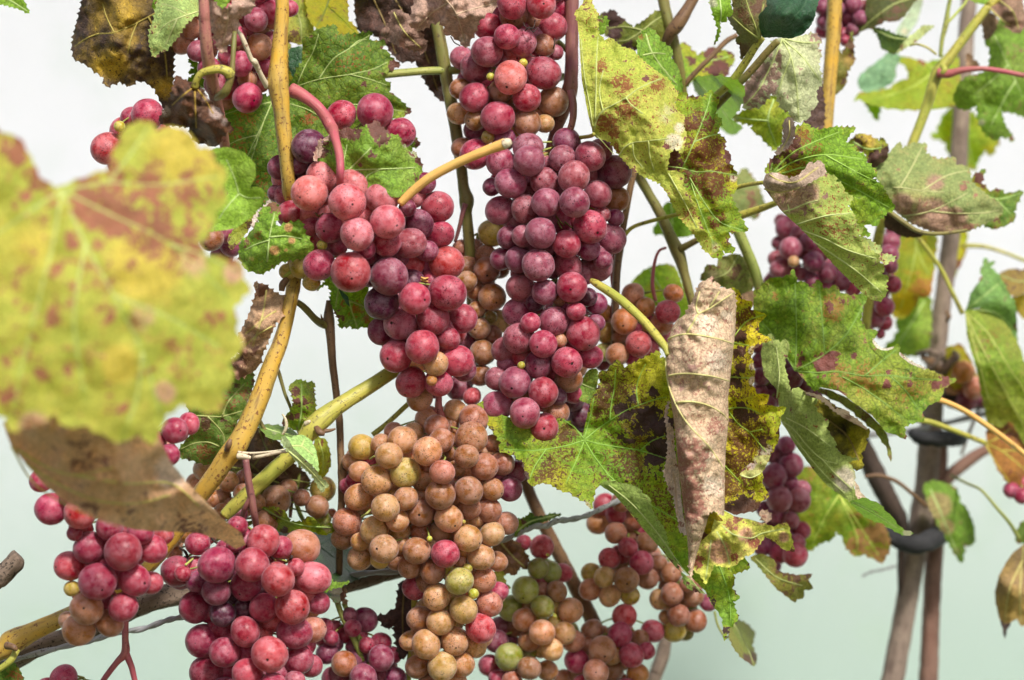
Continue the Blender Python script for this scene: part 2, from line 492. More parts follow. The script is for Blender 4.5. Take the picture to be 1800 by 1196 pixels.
# ------------------------------------------------------------------ leaves
def tps(ctrl):
    C = np.array([(c[0], c[1]) for c in ctrl], float)
    z = np.array([c[2] for c in ctrl], float)
    n = len(C)
    if n == 1:
        return lambda p: np.full(len(p), z[0])
    if n < 4:
        A = np.c_[C, np.ones(n)]
        s, *_ = np.linalg.lstsq(A, z, rcond=None)
        if n == 2:
            d = C[1] - C[0]; L = (d ** 2).sum()
            return lambda p: z[0] + (z[1] - z[0]) * (((p - C[0]) * d).sum(1) / L)
        return lambda p: np.c_[p, np.ones(len(p))] @ s
    def U(r2): return np.where(r2 > 0, r2 * np.log(r2 + 1e-9), 0)
    d2 = ((C[:, None] - C[None]) ** 2).sum(2)
    K = U(d2) + np.eye(n) * 50
    Pm = np.c_[np.ones(n), C]
    M = np.zeros((n + 3, n + 3)); M[:n, :n] = K; M[:n, n:] = Pm; M[n:, :n] = Pm.T
    w = np.linalg.lstsq(M, np.r_[z, 0, 0, 0], rcond=None)[0]
    return lambda p: U(((p[:, None] - C[None]) ** 2).sum(2)) @ w[:n] + np.c_[np.ones(len(p)), p] @ w[n:]


def dseg(p, segs, w=None):
    best = np.full(len(p), 1e9)
    for (a, b) in segs:
        d = b - a; L = max(1e-9, (d ** 2).sum())
        t = np.clip(((p - a) @ d) / L, 0, 1)
        q = a + t[:, None] * d
        best = np.minimum(best, np.sqrt(((p - q) ** 2).sum(1)))
    return best


def inside(p, poly):
    x, y = p[:, 0], p[:, 1]
    c = np.zeros(len(p), bool)
    n = len(poly)
    for i in range(n):
        x1, y1 = poly[i]; x2, y2 = poly[(i + 1) % n]
        if y1 == y2: continue
        m = ((y1 > y) != (y2 > y)) & (x < (x2 - x1) * (y - y1) / (y2 - y1) + x1)
        c ^= m
    return c


def toothed(poly, length, height, rs):
    """adds saw teeth between the traced corners; a third value 0 on a corner keeps its next edge plain"""
    area = 0
    for i in range(len(poly)):
        a, b = poly[i], poly[(i + 1) % len(poly)]
        area += a[0] * b[1] - b[0] * a[1]
    sg = 1 if area > 0 else -1
    out = []
    for i in range(len(poly)):
        a, b = poly[i], poly[(i + 1) % len(poly)]
        ax, ay, bx, by = a[0], a[1], b[0], b[1]
        L = math.hypot(bx - ax, by - ay)
        if L < .3: continue
        nx, ny = (by - ay) / L * sg, -(bx - ax) / L * sg
        plain = (len(a) > 2 and a[2] == 0) or height <= 0
        n = 1 if plain else max(1, round(L / length))
        for k in range(n):
            t0 = k / n
            out.append((ax + (bx - ax) * t0, ay + (by - ay) * t0))
            if not plain:
                h = height * rs.uniform(.35, 1.15) * min(1, L / n / length + .15)
                tt = (k + rs.uniform(.5, .72)) / n
                out.append((ax + (bx - ax) * (tt - .22 / n) + nx * h * .52, ay + (by - ay) * (tt - .22 / n) + ny * h * .52))
                out.append((ax + (bx - ax) * tt + nx * h, ay + (by - ay) * tt + ny * h))
                t2 = tt + .14 / n
                out.append((ax + (bx - ax) * t2 + nx * h * .25, ay + (by - ay) * t2 + ny * h * .25))
    # split long runs so that the rim can bend
    res = []
    for i in range(len(out)):
        a, b = out[i], out[(i + 1) % len(out)]
        L = math.hypot(b[0] - a[0], b[1] - a[1])
        n = max(1, int(L / 6))
        for k in range(n):
            j = 0 if k == 0 else .5
            res.append((a[0] + (b[0] - a[0]) * k / n + rs.uniform(-j, j), a[1] + (b[1] - a[1]) * k / n + rs.uniform(-j, j)))
    return res


_seed = [100]


def blade(parent, win, poly, D, sty='green', veins=(), pat=(), teeth=(13, 5), grid=5, crinkle=(1.2, .5), puff=.7, curl=0,
          roll=0, name='blade', vr=1.6, veincol=None, label=None, over=None, vwidth=5, rolly=0):
    """one sheet of a leaf. poly, D control points, veins and patches are measured in window `win`"""
    _seed[0] += 1
    rs = random.Random(_seed[0])
    s = WIN[win][2]
    poly = [(*wp(win, p[0], p[1]), *p[2:]) for p in poly]
    if isinstance(D, (int, float)): D = [(poly[0][0], poly[0][1], D)]
    else: D = [(*wp(win, c[0], c[1]), c[2]) for c in D]
    V = [[wp(win, *q) for q in v] for v in veins]
    pat = [(*wp(win, q[0], q[1]), q[2] / s, q[3], q[4] if len(q) > 4 else 1.0) for q in pat]
    out = toothed(poly, teeth[0], teeth[1], rs)
    base = np.array([(p[0], p[1]) for p in poly])
    O = np.array(out)
    x0, y0 = O.min(0); x1, y1 = O.max(0)
    gx, gy = np.meshgrid(np.arange(x0, x1, grid), np.arange(y0, y1, grid * .87))
    gx = gx + (np.arange(gx.shape[0]) % 2)[:, None] * grid / 2
    pts = np.c_[gx.ravel(), gy.ravel()] + rng.uniform(-.22, .22, (gx.size, 2)) * grid
    pts = pts[inside(pts, O)]
    osegs = [(O[i], O[(i + 1) % len(O)]) for i in range(len(O))]
    if len(pts):
        pts = pts[dseg(pts, osegs) > grid * .35]
    allp = [Vector((float(a), float(b))) for a, b in np.r_[O, pts]]
    n = len(O)
    res = delaunay_2d_cdt(allp, [], [list(range(n))], 1, 1e-4)
    v2, tris = res[0], res[2]
    p = np.array([(q[0], q[1]) for q in v2])
    f = tps(D)
    vs_ = [[np.array(q) for q in catmull([np.array(c, float) for c in v], 5)] for v in V]
    vseg = [(v[i], v[i + 1]) for v in vs_ for i in range(len(v) - 1)]
    fz = [rs.uniform(0, 50) for _ in range(3)]

    def depth(q):
        d = f(q)
        if roll:
            ys = q[:, 1]
            lo = np.full(len(q), 1e9); hi = np.full(len(q), -1e9)
            B = base
            for i in range(len(B)):
                a, b = B[i], B[(i + 1) % len(B)]
                if a[1] == b[1]: continue
                m = (np.minimum(a[1], b[1]) - 2 <= ys) & (ys <= np.maximum(a[1], b[1]) + 2)
                xx = a[0] + (b[0] - a[0]) * np.clip((ys - a[1]) / (b[1] - a[1]), 0, 1)
                lo = np.where(m, np.minimum(lo, xx), lo); hi = np.where(m, np.maximum(hi, xx), hi)
            mid = (lo + hi) / 2; hw = np.maximum(3, (hi - lo) / 2)
            u = np.clip((q[:, 0] - mid) / hw, -1, 1)
            d = d - roll * np.sqrt(np.maximum(0, 1 - u * u)) * np.minimum(1, hw / 20)
        if rolly:
            u = np.clip((q[:, 1] - (y0 + y1) / 2) / ((y1 - y0) / 2), -1, 1)
            d = d - rolly * np.sqrt(np.maximum(0, 1 - u * u))
        if vseg:
            dv = dseg(q, vseg)
            d = d + puff * (np.exp(-(dv / 9) ** 2) - .5)
        if curl:
            e = dseg(q, osegs)
            w = np.array([mnoise.noise(Vector((a * .012, b * .012, fz[2]))) for a, b in q])
            d = d + curl * np.exp(-e / 14) * (.5 + 1.4 * w)
        c = np.array([crinkle[0] * 2 * mnoise.noise(Vector((a * .022, b * .022, fz[0]))) + crinkle[1] * 2 * mnoise.noise(Vector((a * .075, b * .075, fz[1]))) for a, b in q])
        return d + c
    z = depth(p)
    off = parent.location
    verts = [P3(a, b, c) - off for (a, b), c in zip(p, z)]
    me = mesh_from(name, verts, [tuple(t) for t in tris])
    e = np.exp(-dseg(p, osegs) / 7)
    vn = np.exp(-dseg(p, vseg) / vwidth) if vseg else np.zeros(len(p))
    masks = {k: np.zeros(len(p)) for k in 'bykp'}
    for (px, py, r, kind, st) in pat:
        w = st * np.clip(1.35 - np.sqrt((p[:, 0] - px) ** 2 + (p[:, 1] - py) ** 2) / r, 0, 1)
        masks[kind] = np.maximum(masks[kind], w)
    a1 = me.color_attributes.new('m1', 'FLOAT_COLOR', 'POINT')
    a2 = me.color_attributes.new('m2', 'FLOAT_COLOR', 'POINT')
    one = np.ones(len(p))
    a1.data.foreach_set('color', np.c_[vn, e, masks['b'], one].ravel())
    a2.data.foreach_set('color', np.c_[masks['y'], masks['k'], masks['p'], one].ravel())
    mat = leaf_mat(sty, **(over or {}))
    o = link_mesh(name, me, mat, parent)
    if label: o['label'] = label
    if V and vr > 0:
        g = Geo()
        for v, sv in zip(V, vs_):
            q = np.array(sv)
            dz = depth(q)
            L = len(sv)
            pl = [(q[i][0], q[i][1], dz[i] - .12, 2 * vr * (1 - .6 * i / max(1, L - 1))) for i in range(L)]
            g.add(tube_geo(pl, 5, 1))
        vc = veincol or (over or {}).get('Vein') or STY[sty]['Vein']
        g.obj('veins', cane_mat(tuple(vc), tuple(c * 1.15 for c in vc), tuple(c * .6 for c in vc), 0.0, .6, .3, .1), parent)
    return o


def leaf(win, x, y, d, label, group='vine leaves', name='vine_leaf'):
    px, py = wp(win, x, y)
    return root(name, P3(px, py, d), label, 'leaf', group)


def tube(parent, name, pts, mat, sides=10, rough=.06, ridges=0.0, n=6, win='1'):
    pts = [(*wp(win, p[0], p[1]), p[2], p[3]) for p in pts]
    g = Geo().add(tube_geo(pts, sides, n, rough, ridges, random.uniform(0, 9)))
    return g.obj(name, cm(mat) if isinstance(mat, str) else mat, parent)


def cane(label, pts, mat, sides=16, rough=.08, ridges=.02, name='vine_cane', cat='cane', group='vine canes and shoots', n=6, win='1', extra=()):
    q = wp(win, *pts[0][:2])
    r = root(name, P3(*q, pts[0][2]), label, cat, group)
    def onward(p, q):          # what leaves the picture goes on outside it
        d = np.array(p, float) - np.array(q, float)
        L = math.hypot(d[0], d[1]) or 1
        return tuple(np.array(p, float) + np.r_[d[:2] / L * 330, 0, 0])
    def out(p): return p[0] < -12 or p[0] > 1808 or p[1] < -8 or p[1] > 1204
    if win == '1' and name != 'rubber_tie':
        if out(pts[0]): pts = [onward(pts[0], pts[1])] + list(pts)
        if out(pts[-1]): pts = list(pts) + [onward(pts[-1], pts[-2])]
    tube(r, {'vine_cane': 'shaft'}.get(name, 'shaft'), pts, mat, sides, rough, ridges, n, win)
    for nm, pp, mt in extra:
        tube(r, nm, pp, mt, 10, rough, 0, n, win)
    return r


# ------------------------------------------------------------------ grapes
PAL = {'P': (.72, .22, .235), 'R': (.45, .065, .105), 'C': (.55, .10, .115), 'M': (.37, .10, .135), 'V': (.27, .055, .10), 'D': (.11, .02, .045),
       'W': (.36, .035, .08), 'T': (.64, .36, .165), 'B': (.42, .19, .10), 'O': (.60, .25, .07), 'A': (.55, .38, .08), 'Y': (.54, .45, .12),
       'G': (.34, .33, .07), 'S': (.57, .265, .15), 'g': (.58, .52, .08)}


def grape_mesh(k):
    import bmesh
    bm = bmesh.new()
    bmesh.ops.create_icosphere(bm, subdivisions=4 if k < 4 else 3, radius=1)
    rs = random.Random(k)
    sx, sy, sz = 1, 1 + rs.uniform(-.05, .03), 1 + rs.uniform(-.02, .06)
    for v in bm.verts:
        c = v.co
        q = 1 + .034 * mnoise.noise(c * 1.1 + Vector((k * 9.1, 0, 0))) + .006 * mnoise.noise(c * 4 + Vector((k * 5.1, 0, 0)))
        if c.z < -.985: q -= .010 * (1 + (-c.z - .985) / .015)
        if c.z > .93: q -= .07 * ((c.z - .93) / .07) ** 2
        v.co = Vector((c.x * sx, c.y * sy, c.z * sz)) * q
    me = bpy.data.meshes.new('grape')
    bm.to_mesh(me); bm.free()
    me.polygons.foreach_set('use_smooth', [True] * len(me.polygons))
    me.materials.append(GRAPE)
    return me


GM = [grape_mesh(k) for k in range(7)]


def bunch(label, D0, data, depth_k=.72, peduncle=(), fill=.5, marks=1.0, extra=None, group='grape bunches hanging on the vine', stalkmat='red', light=1.0, rmax=26):
    rs = random.Random(len(label) * 7 + int(D0))
    G = []
    for win, txt in data:
        for e in txt.replace('\n', ',').split(','):
            e = e.split()
            if not e: continue
            x, y = wp(win, float(e[0]), float(e[1]))
            G.append([x, y, float(e[2]) / WIN[win][2] * 1.035, e[3], float(e[4]) if len(e) > 4 else 0.0])
    n = len(G)
    X = np.array([g[0] for g in G]); Yp = np.array([g[1] for g in G]); R = np.array([g[2] for g in G]); Ly = np.array([g[4] for g in G])
    Rm = np.array([mm(r, D0) * 1000 for r in R])      # millimetres
    Z = np.zeros(n); ax = np.zeros(n); hw = np.zeros(n)
    for i in range(n):
        m = np.abs(Yp - Yp[i]) < 48
        lo = (X[m] - R[m]).min(); hi = (X[m] + R[m]).max()
        ax[i] = (lo + hi) / 2; hw[i] = max((hi - lo) / 2, R[i])
        u = (X[i] - ax[i]) / max(1, hw[i] - R[i] * .6)
        u = max(-1, min(1, u))
        Z[i] = D0 - depth_k * (hw[i] - R[i]) / 4 * math.sqrt(1 - u * u) + Ly[i] * 1.15 * Rm[i] + rs.uniform(-.6, .6)
    for it in range(70):
        mv = np.zeros(n); moved = False
        for i in range(n):
            dx = (X - X[i]) / 4 * (FOCUS + D0 / 1000) / FOCUS; dy = (Yp - Yp[i]) / 4 * (FOCUS + D0 / 1000) / FOCUS
            S = (Rm + Rm[i]) * .92
            d2 = dx * dx + dy * dy
            need = np.sqrt(np.maximum(0, S * S - d2))
            dz = Z - Z[i]
            bad = (np.abs(dz) < need - .02); bad[i] = False
            if bad.any():
                moved = True
                sg = np.where(dz == 0, np.where(np.arange(n) > i, 1, -1), np.sign(dz))
                mv[i] -= (sg * (need - np.abs(dz)) * .22)[bad].sum()
        Z += np.clip(mv, -2.5, 2.5)
        if not moved: break
    zc = float(np.median(Z))
    # fruit of the hidden far side, packed behind what shows
    back = []
    tries = int(n * 30)
    cap = int(n * fill)
    rmean = float(np.median(R))
    # berries seen deep in the gaps
    step = rmean * .55
    for gx in np.arange(X.min(), X.max(), step):
        for gy in np.arange(Yp.min(), Yp.max(), step):
            x, y = gx + rs.uniform(-3, 3), gy + rs.uniform(-3, 3)
            dd = np.sqrt((X - x) ** 2 + (Yp - y) ** 2)
            if (dd < R * .9).any(): continue
            near = dd < rmean * 2.7
            if near.sum() < 4: continue
            an = np.sort(np.arctan2(Yp[near] - y, X[near] - x))
            gap = np.max(np.diff(np.r_[an, an[0] + 2 * math.pi]))
            if gap > 2.35: continue
            if any((b[0] - x) ** 2 + (b[1] - y) ** 2 < (rmean * .95) ** 2 for b in back): continue
            r = rmean * rs.uniform(.72, .95)
            z = float((Z + Rm)[near].mean()) + r / 4 * rs.uniform(.3, 1.1)
            cc = rs.choice([G[k][3] for k in np.where(near)[0] if G[k][3] != 'g'] or ['B'])
            back.append([x, y, r, cc, 0, z])
    cap += len(back)
    for _ in range(tries):
        if len(back) >= cap: break
        i = rs.randrange(n)
        x = X[i] + rs.uniform(-1, 1) * R[i]; y = Yp[i] + rs.uniform(-1, 1) * R[i]
        r = rmean * rs.uniform(.75, 1.0)
        ok = True
        for a in range(6):
            qx, qy = x + math.cos(a * 1.047) * r * .9, y + math.sin(a * 1.047) * r * .9
            if ((X - qx) ** 2 + (Yp - qy) ** 2 - (R * 1.02) ** 2).min() > 0: ok = False; break
        if not ok: continue
        u = abs(x - ax[i]) / max(hw[i], 1)
        z = Z[i] + Rm[i] + r / 4 + rs.uniform(0, 1.2) * hw[i] / 4 * max(.15, 1 - u)
        rr = r / 4
        dd = ((X - x) / 4) ** 2 + ((Yp - y) / 4) ** 2 + (Z - z) ** 2 - ((Rm + rr) * .93) ** 2
        if dd.min() < 0: continue
        if any(((b[0] - x) / 4) ** 2 + ((b[1] - y) / 4) ** 2 + (b[5] - z) ** 2 < ((b[2] + r) / 4 * .93) ** 2 for b in back): continue
        cc = rs.choice([g[3] for g in G if g[3] != 'g'])
        back.append([x, y, r, cc, 0, z])
    allg = [(*G[i][:5], Z[i]) for i in range(n)] + [tuple(b) for b in back]
    top = min(G, key=lambda g: g[1])
    base = P3(top[0], top[1] - top[2], zc + 4)
    rt = root('grape_bunch', base, label, 'grapes', group)
    lx = np.array([g[0] for g in allg]); ly = np.array([g[1] for g in allg]); lz = np.array([g[5] for g in allg])

    def axis(y):
        w = np.exp(-((ly - y) / 40) ** 2) + 1e-9
        return float((lx * w).sum() / w.sum()), float((lz * w).sum() / w.sum()) + 3
    for g in allg:
        x, y, r, cc, lay, z = g
        r3 = mm(r, z)
        px = P3(x, y, z)
        o = bpy.data.objects.new('grape', GM[rs.randrange(4)] if cc != 'g' else GM[4 + rs.randrange(3)])
        COL.objects.link(o)
        o.parent = rt
        o.location = px - base
        o.scale = (r3 * rs.uniform(.955, 1.02), r3 * rs.uniform(.955, 1.02), r3 * rs.uniform(.98, 1.06))
        axx, axz = axis(y - 12)
        d = px - P3(axx, y - 14, axz)
        d = d.normalized() + Vector((rs.uniform(-.55, .55), rs.uniform(-.5, .3), rs.uniform(-.5, .4)))
        q = Vector((0, 0, -1)).rotation_difference(d.normalized())
        o.rotation_mode = 'QUATERNION'
        from mathutils import Quaternion
        o.rotation_quaternion = q @ Quaternion((0, 0, 1), rs.uniform(0, 6.28))
        c = PAL[cc]
        k = rs.uniform(.86, 1.14) * light * 1.13
        o.color = (min(1, c[0] * k * rs.uniform(.95, 1.05)), c[1] * k * rs.uniform(.88, 1.12), c[2] * k * rs.uniform(.88, 1.12), marks * rs.uniform(.5, 1.1))
    # the branching stalk inside the bunch
    geo = Geo()
    ys = np.arange(ly.min() + 4, ly.max() - 8, 16)
    if len(ys) > 1:
        geo.add(tube_geo([(*[axis(y)[0], y, axis(y)[1]], 9 - 5 * k / len(ys)) for k, y in enumerate(ys)], 6, 2, .1))
    for g in allg:
        x, y, r, cc, lay, z = g
        ya = max(ly.min(), y - 26)
        a_, b_ = axis(ya)
        geo.add(tube_geo([(a_, ya, b_, 5), ((a_ + x) / 2, (ya + y) / 2 - 5, (b_ + z) / 2, 3.2), (x, y - r * .3, z + r / 4 * .3, 3.6)], 5, 2))
    geo.obj('rachis', cm('lime' if stalkmat == 'lime' else 'green'), rt)
    for p in peduncle:
        tube(rt, 'peduncle', p, stalkmat, 12, .08)
    return rt


CMD = cane_mat((.03, .018, .015), (.07, .04, .03), (.02, .01, .01), .1, .8, .6, .3)
B3 = bunch('large red bunch with pale pink shoulder berries below the fork of the yellow cane', 6, [('A', '''
720 210 105 R, 955 185 130 R, 1135 335 105 R .3, 490 430 118 D, 290 575 85 V, 410 560 70 V .5, 500 600 75 D 1, 265 760 60 V .5, 590 640 115 P -.6, 495 760 128 P -1.3,
800 700 110 P -.6, 760 820 128 P -1.4, 1005 790 112 P -.8, 1045 960 123 P -1.5, 830 1045 120 P -1.5, 640 1005 100 R -.5, 370 910 100 R .2, 515 1010 80 R .4, 1040 1110 98 R -.4,
890 1150 75 R, 585 1125 38 g -.6, 1395 855 108 R, 1265 975 100 V -.2, 1185 865 60 V .5, 1300 690 80 V .8, 1410 1050 95 R, 1205 1110 110 M -.6, 1320 1165 75 V .3'''),
('B', '''565 105 105 R -.8, 785 155 138 C -1.4, 1055 185 130 V -.5, 1460 90 115 C -.2, 1465 300 125 R -.4, 1235 340 113 R -.7, 1005 370 115 D .2, 900 50 60 R .5,
1570 480 105 R .1, 1365 480 112 R -.2, 1135 515 118 M -.5, 1470 620 80 R -.2, 1290 680 118 R -.9, 1000 570 95 V .5, 1105 745 112 R -.3, 1385 800 88 T -1.1, 1535 780 110 R -.3,
1210 930 110 R, 1405 930 98 R -.1, 1355 915 38 O -1.4, 1580 840 80 V .7, 1270 1040 90 B .8, 960 60 70 V .6, 345 150 58 A .4, 510 230 60 A .6''')],
  peduncle=[[(512, 158, -6, 26), (535, 170, -8, 22), (562, 192, -10, 20), (583, 225, -11, 22), (588, 240, -26, 17), (597, 275, -34, 15), (598, 310, -36, 14), (596, 345, -20, 12)]], fill=.45)

B5 = bunch('long mauve bunch in the centre, straight below the upper red bunch', 24, [('D', '''
675 120 105 M .2, 680 210 108 M -.6, 945 80 95 V .1, 915 195 95 M -.5, 1180 140 85 V .6, 1110 180 100 M -.4, 480 220 98 M, 550 370 105 M -.6, 420 395 65 V .4, 790 355 100 M -.1,
995 325 110 M -.6, 1280 290 110 V, 1165 445 95 M, 1000 505 108 M -.9, 800 505 100 M -.8, 480 560 100 M .1, 655 550 100 M, 1290 480 90 B .9, 1110 675 115 R -.7, 1285 610 60 V .8,
1190 590 60 M .6, 760 720 110 M -.9, 545 750 85 V .2, 640 740 78 M -.1, 945 795 100 R -.7, 1255 760 105 M .2, 1100 830 80 V .5, 490 900 80 V .4, 610 905 95 V, 745 945 110 M -.9,
950 950 100 M .5, 1150 960 105 M, 620 1100 98 M, 790 1135 90 M -.6, 980 1100 108 R -.6, 1200 910 65 V .7, 810 230 50 M .9'''),
('E', '''1150 135 75 V .3, 1090 90 65 D .5, 595 195 100 M .1, 1010 190 68 R -.9, 690 270 68 R -.9, 855 260 105 M -.3, 1060 345 118 R -.7, 610 380 108 M -.2, 780 420 93 R -.8, 900 395 45 T .3,
510 460 90 M .2, 1110 510 85 R .2, 745 565 100 V -.1, 945 550 112 R -.7, 955 665 95 B .5, 455 665 82 M .4, 580 690 110 M -.5, 780 760 105 R -.7, 985 765 75 R .8, 885 790 60 D .2,
455 855 103 M -.1, 650 905 108 M -.7, 785 1010 105 R -.5, 870 900 90 B .5, 565 1045 90 B .4, 625 570 28 g -.2, 720 130 60 D .8, 1150 270 60 V .8, 890 110 45 B .8''')],
  peduncle=[[(1003, 160, 14, 14), (1008, 185, 12, 13), (1006, 215, 12, 12), (997, 243, 16, 12), (990, 280, 24, 10)]], stalkmat='purple', fill=.5, marks=1.1)

B4 = bunch('red and tan bunch at the top centre, cut by the upper edge', 30, [('C', '''
560 30 108 R -.3, 765 30 105 C -.4, 890 60 85 R .3, 385 180 95 R, 570 110 100 B .7, 840 190 100 R .1, 525 260 90 R -.3, 635 305 100 M 0, 385 365 105 M -.2, 780 320 80 B .2,
865 370 55 M .7, 210 410 80 M .5, 305 475 105 M -.1, 550 545 117 P -.9, 780 515 115 R -.5, 500 420 75 M .6, 195 625 75 B .4, 295 685 103 R -.4, 480 640 85 B .5, 665 690 100 R -.1,
850 715 103 B .2, 185 800 78 T .4, 300 845 75 B .3, 460 830 115 R -.6, 665 865 100 B .1, 790 870 65 T .7, 390 965 45 Y .6, 500 980 85 V .3, 570 920 70 T .9, 640 442 30 g -1, 408 540 28 g -1,
210 1040 75 B .3, 305 1085 105 R -.3, 480 -80 100 R .3, 680 -100 100 R, 850 -70 90 V .3, 280 -20 95 R .4, 600 -220 95 R, 780 -210 95 R''')], fill=.5)

B6 = bunch('biggest tan and amber bunch, hanging at the bottom centre', 26, [('F', '''
770 150 95 S .6, 830 200 85 B .3, 960 95 85 T .5, 1090 150 100 B .2, 525 230 60 B .9, 590 295 98 T -.1, 440 320 70 T .6, 305 345 88 A -.3, 495 405 90 T -.7, 235 450 65 S .4, 290 515 75 T .1,
410 580 108 T -.7, 610 525 103 Y -.2, 765 375 103 T, 860 300 90 B .3, 1075 280 110 B -.2, 1040 410 82 B -.8, 870 520 87 S -.8, 735 570 85 B .6, 210 620 60 R .6, 285 695 98 T -.1,
470 770 97 T -.7, 615 705 83 S -.1, 855 680 105 B -.4, 1055 650 98 B -.4, 1165 480 95 B .1, 1290 460 80 B .5, 1220 640 80 B .3, 1345 640 85 V .4, 1390 520 80 V .9, 1230 320 65 B .6,
720 810 97 B .2, 915 845 97 S -.4, 1055 770 85 B .6, 1200 790 85 B .3, 1320 880 80 S .5, 200 870 98 S -.2, 555 860 80 T .3, 570 930 75 T .7, 390 930 98 T -.4, 170 990 80 S .4,
290 1010 65 T .3, 460 1060 103 T -.4, 290 1125 85 T .2, 430 1140 65 A .7, 1050 985 95 T -.4, 1220 955 82 T -.1, 690 1075 97 B -.2, 890 1095 103 R -.6, 720 930 80 B .9, 870 940 85 B .8,
780 988 20 g -.8, 1020 870 15 g -.6'''), ('G', '''
1140 330 97 T -.1, 1255 360 70 B .4, 990 360 45 B .9, 640 400 80 B .7, 805 430 90 B .4, 680 545 88 R, 990 500 98 Y -.5, 1045 410 35 g, 1155 490 90 S .2, 1260 570 70 R .6,
830 610 97 T -.5, 1090 588 38 g -.8, 1200 660 90 S -.1, 1020 700 100 T -.7, 710 760 85 B .2, 855 785 93 T -.1, 1140 830 103 C -.4, 960 920 100 T -.2, 755 945 105 T -.6,
645 920 75 T .5, 1100 960 80 T .7, 695 1100 85 B .2, 870 1100 100 T -.5, 1015 1085 82 T .1, 950 1200 90 T .4, 780 1235 90 B .2, 700 1300 90 T .3, 880 1330 95 T''')],
  peduncle=[[(772, 688, 18, 10), (771, 702, 18, 12), (772, 722, 18, 14), (785, 748, 20, 12), (796, 775, 26, 10)], [(770, 722, 18, 11), (748, 730, 20, 10), (724, 760, 26, 9)]], fill=.4, marks=1.0)

B7 = bunch('shaded brown bunch squeezed between the two big red bunches', 44, [('E', '''
475 260 80 T .3, 330 310 80 B, 420 90 98 B -.4, 325 50 70 B .5, 355 480 90 B, 340 640 80 B, 190 730 90 V, 280 790 65 C .3, 250 590 62 V .4, 240 400 65 V .5, 410 230 45 Y .8, 310 180 60 B .6, 420 360 70 B .6, 200 610 60 V .6'''),
('D', '375 880 80 B .3, 385 980 92 B -.2, 240 960 80 B .4, 240 1060 75 B .2, 420 720 92 A, 200 820 55 B .6, 470 970 70 B .7, 300 1120 70 B .6, 90 1080 60 B 1')], fill=.4, light=.95)

B8 = bunch('small orange bunch behind the yellow stalk, right of the centre bunch', 66, [('K', '''
490 350 80 S, 580 440 70 O .3, 775 345 68 O .2, 735 475 85 C -.1, 430 540 90 O -.4, 305 620 75 A .2, 530 700 90 C -.3, 380 775 80 S, 690 560 80 S .3, 660 640 80 R .5, 280 760 60 Y .7, 500 810 60 R .7,
290 480 60 O .7, 520 590 38 R .8, 700 660 70 R .5, 600 760 80 C .5, 280 830 60 V .7, 800 620 60 S .4, 640 850 70 R .6, 400 640 60 B .9''')],
  peduncle=[[(1152, 530, 60, 7), (1147, 500, 60, 7), (1150, 465, 62, 6), (1158, 442, 66, 5), (1170, 436, 70, 5)]], fill=.4)

B10 = bunch('crimson bunch at the bottom left, hung from a forked dark red stalk', -6, [('I', '''
1050 220 118 C -.1, 1170 260 80 R .6, 1320 260 123 S -.3, 590 235 85 W -.1, 725 385 130 W -.9, 975 385 122 C -.5, 1155 490 118 C -.9, 1400 475 118 P -.4, 445 430 112 W .2, 485 445 58 R -.6,
930 530 110 W .5, 590 500 80 V .5, 720 570 100 V .2, 1055 685 100 R .1, 1255 680 122 C -.5, 1435 650 80 R .5, 570 685 110 W .1, 765 730 88 D -.1, 915 690 70 D .8, 925 855 108 R -.4, 1270 860 118 R -.1,
1400 840 90 S .6, 625 920 115 W .1, 780 1000 105 R -.3, 1095 1015 127 C -.9, 1300 1050 105 R -.1, 1385 1095 80 R .5, 930 1010 70 W .8, 655 1140 115 W -.1, 940 1150 105 R -.2, 1120 1240 100 R -.3,
1275 1200 70 M .1, 870 110 70 W .4, 1280 400 60 R .9, 780 1290 110 W, 1000 1330 110 R, 600 1290 100 W .2, 1220 1340 100 R .1, 850 240 60 W .7, 900 1450 105 R, 1080 1450 105 W''')],
  peduncle=[[(432, 808, -20, 12), (436, 840, -20, 13), (441, 870, -19, 14), (447, 905, -17, 13), (452, 935, -8, 11)], [(440, 875, -19, 9), (430, 895, -17, 9), (424, 915, -8, 8)]], stalkmat='purple', fill=.4, marks=.7)

B9 = bunch('blurred red bunch at the left, mostly hidden by the brown hanging leaf', -36, [('J', '''
360 260 115 R, 290 60 80 R .4, 560 290 110 C .1, 770 380 100 R .2, 630 530 110 W -.2, 865 560 130 R -.8, 1070 540 105 R, 1150 440 70 C .8, 990 420 90 R .4, 490 660 105 C .2, 685 770 128 R -.8,
945 760 112 R -.3, 1060 780 80 R .5, 525 430 55 R .7, 505 820 55 A 1, 610 960 115 S -.1, 865 950 105 R -.1, 770 1060 95 S .4, 555 1110 108 S .1, 475 1040 60 S .9'''),
('1', '332 745 19 R .2, 307 757 23 W -.1, 297 800 19 W .1, 130 870 24 R .6, 190 850 26 R .5, 235 840 25 R .5, 170 800 25 R .6, 220 790 26 R .6, 275 830 25 R .5, 250 880 24 R .4, 270 780 22 W .6')], fill=.35, marks=.3)

B1 = bunch('rose and orange bunch at the top left behind the pink shoot', 22, [('M', '''
320 300 85 S .2, 385 200 75 S .4, 430 360 75 M -.1, 840 140 85 M -.2, 930 80 90 R .1, 1075 60 60 R .5, 860 330 95 S -.3, 730 450 88 R -.1, 780 690 105 R -.5, 560 600 85 M -.2, 620 700 80 S .3,
640 620 80 R .4, 870 590 60 C .6, 910 480 65 R .2, 650 400 75 R .3, 950 270 50 M .6, 780 560 70 S .5, 700 250 75 R .1, 940 390 60 R .5, 510 480 80 R .5, 540 150 80 S .5, 640 100 80 R .4, 760 40 80 R .4,
960 150 60 S .7, 450 60 75 S .5, 860 -60 85 R, 680 -60 85 R .2, 500 -60 85 S .3, 380 -50 80 R .5''')], fill=.45, marks=.6)

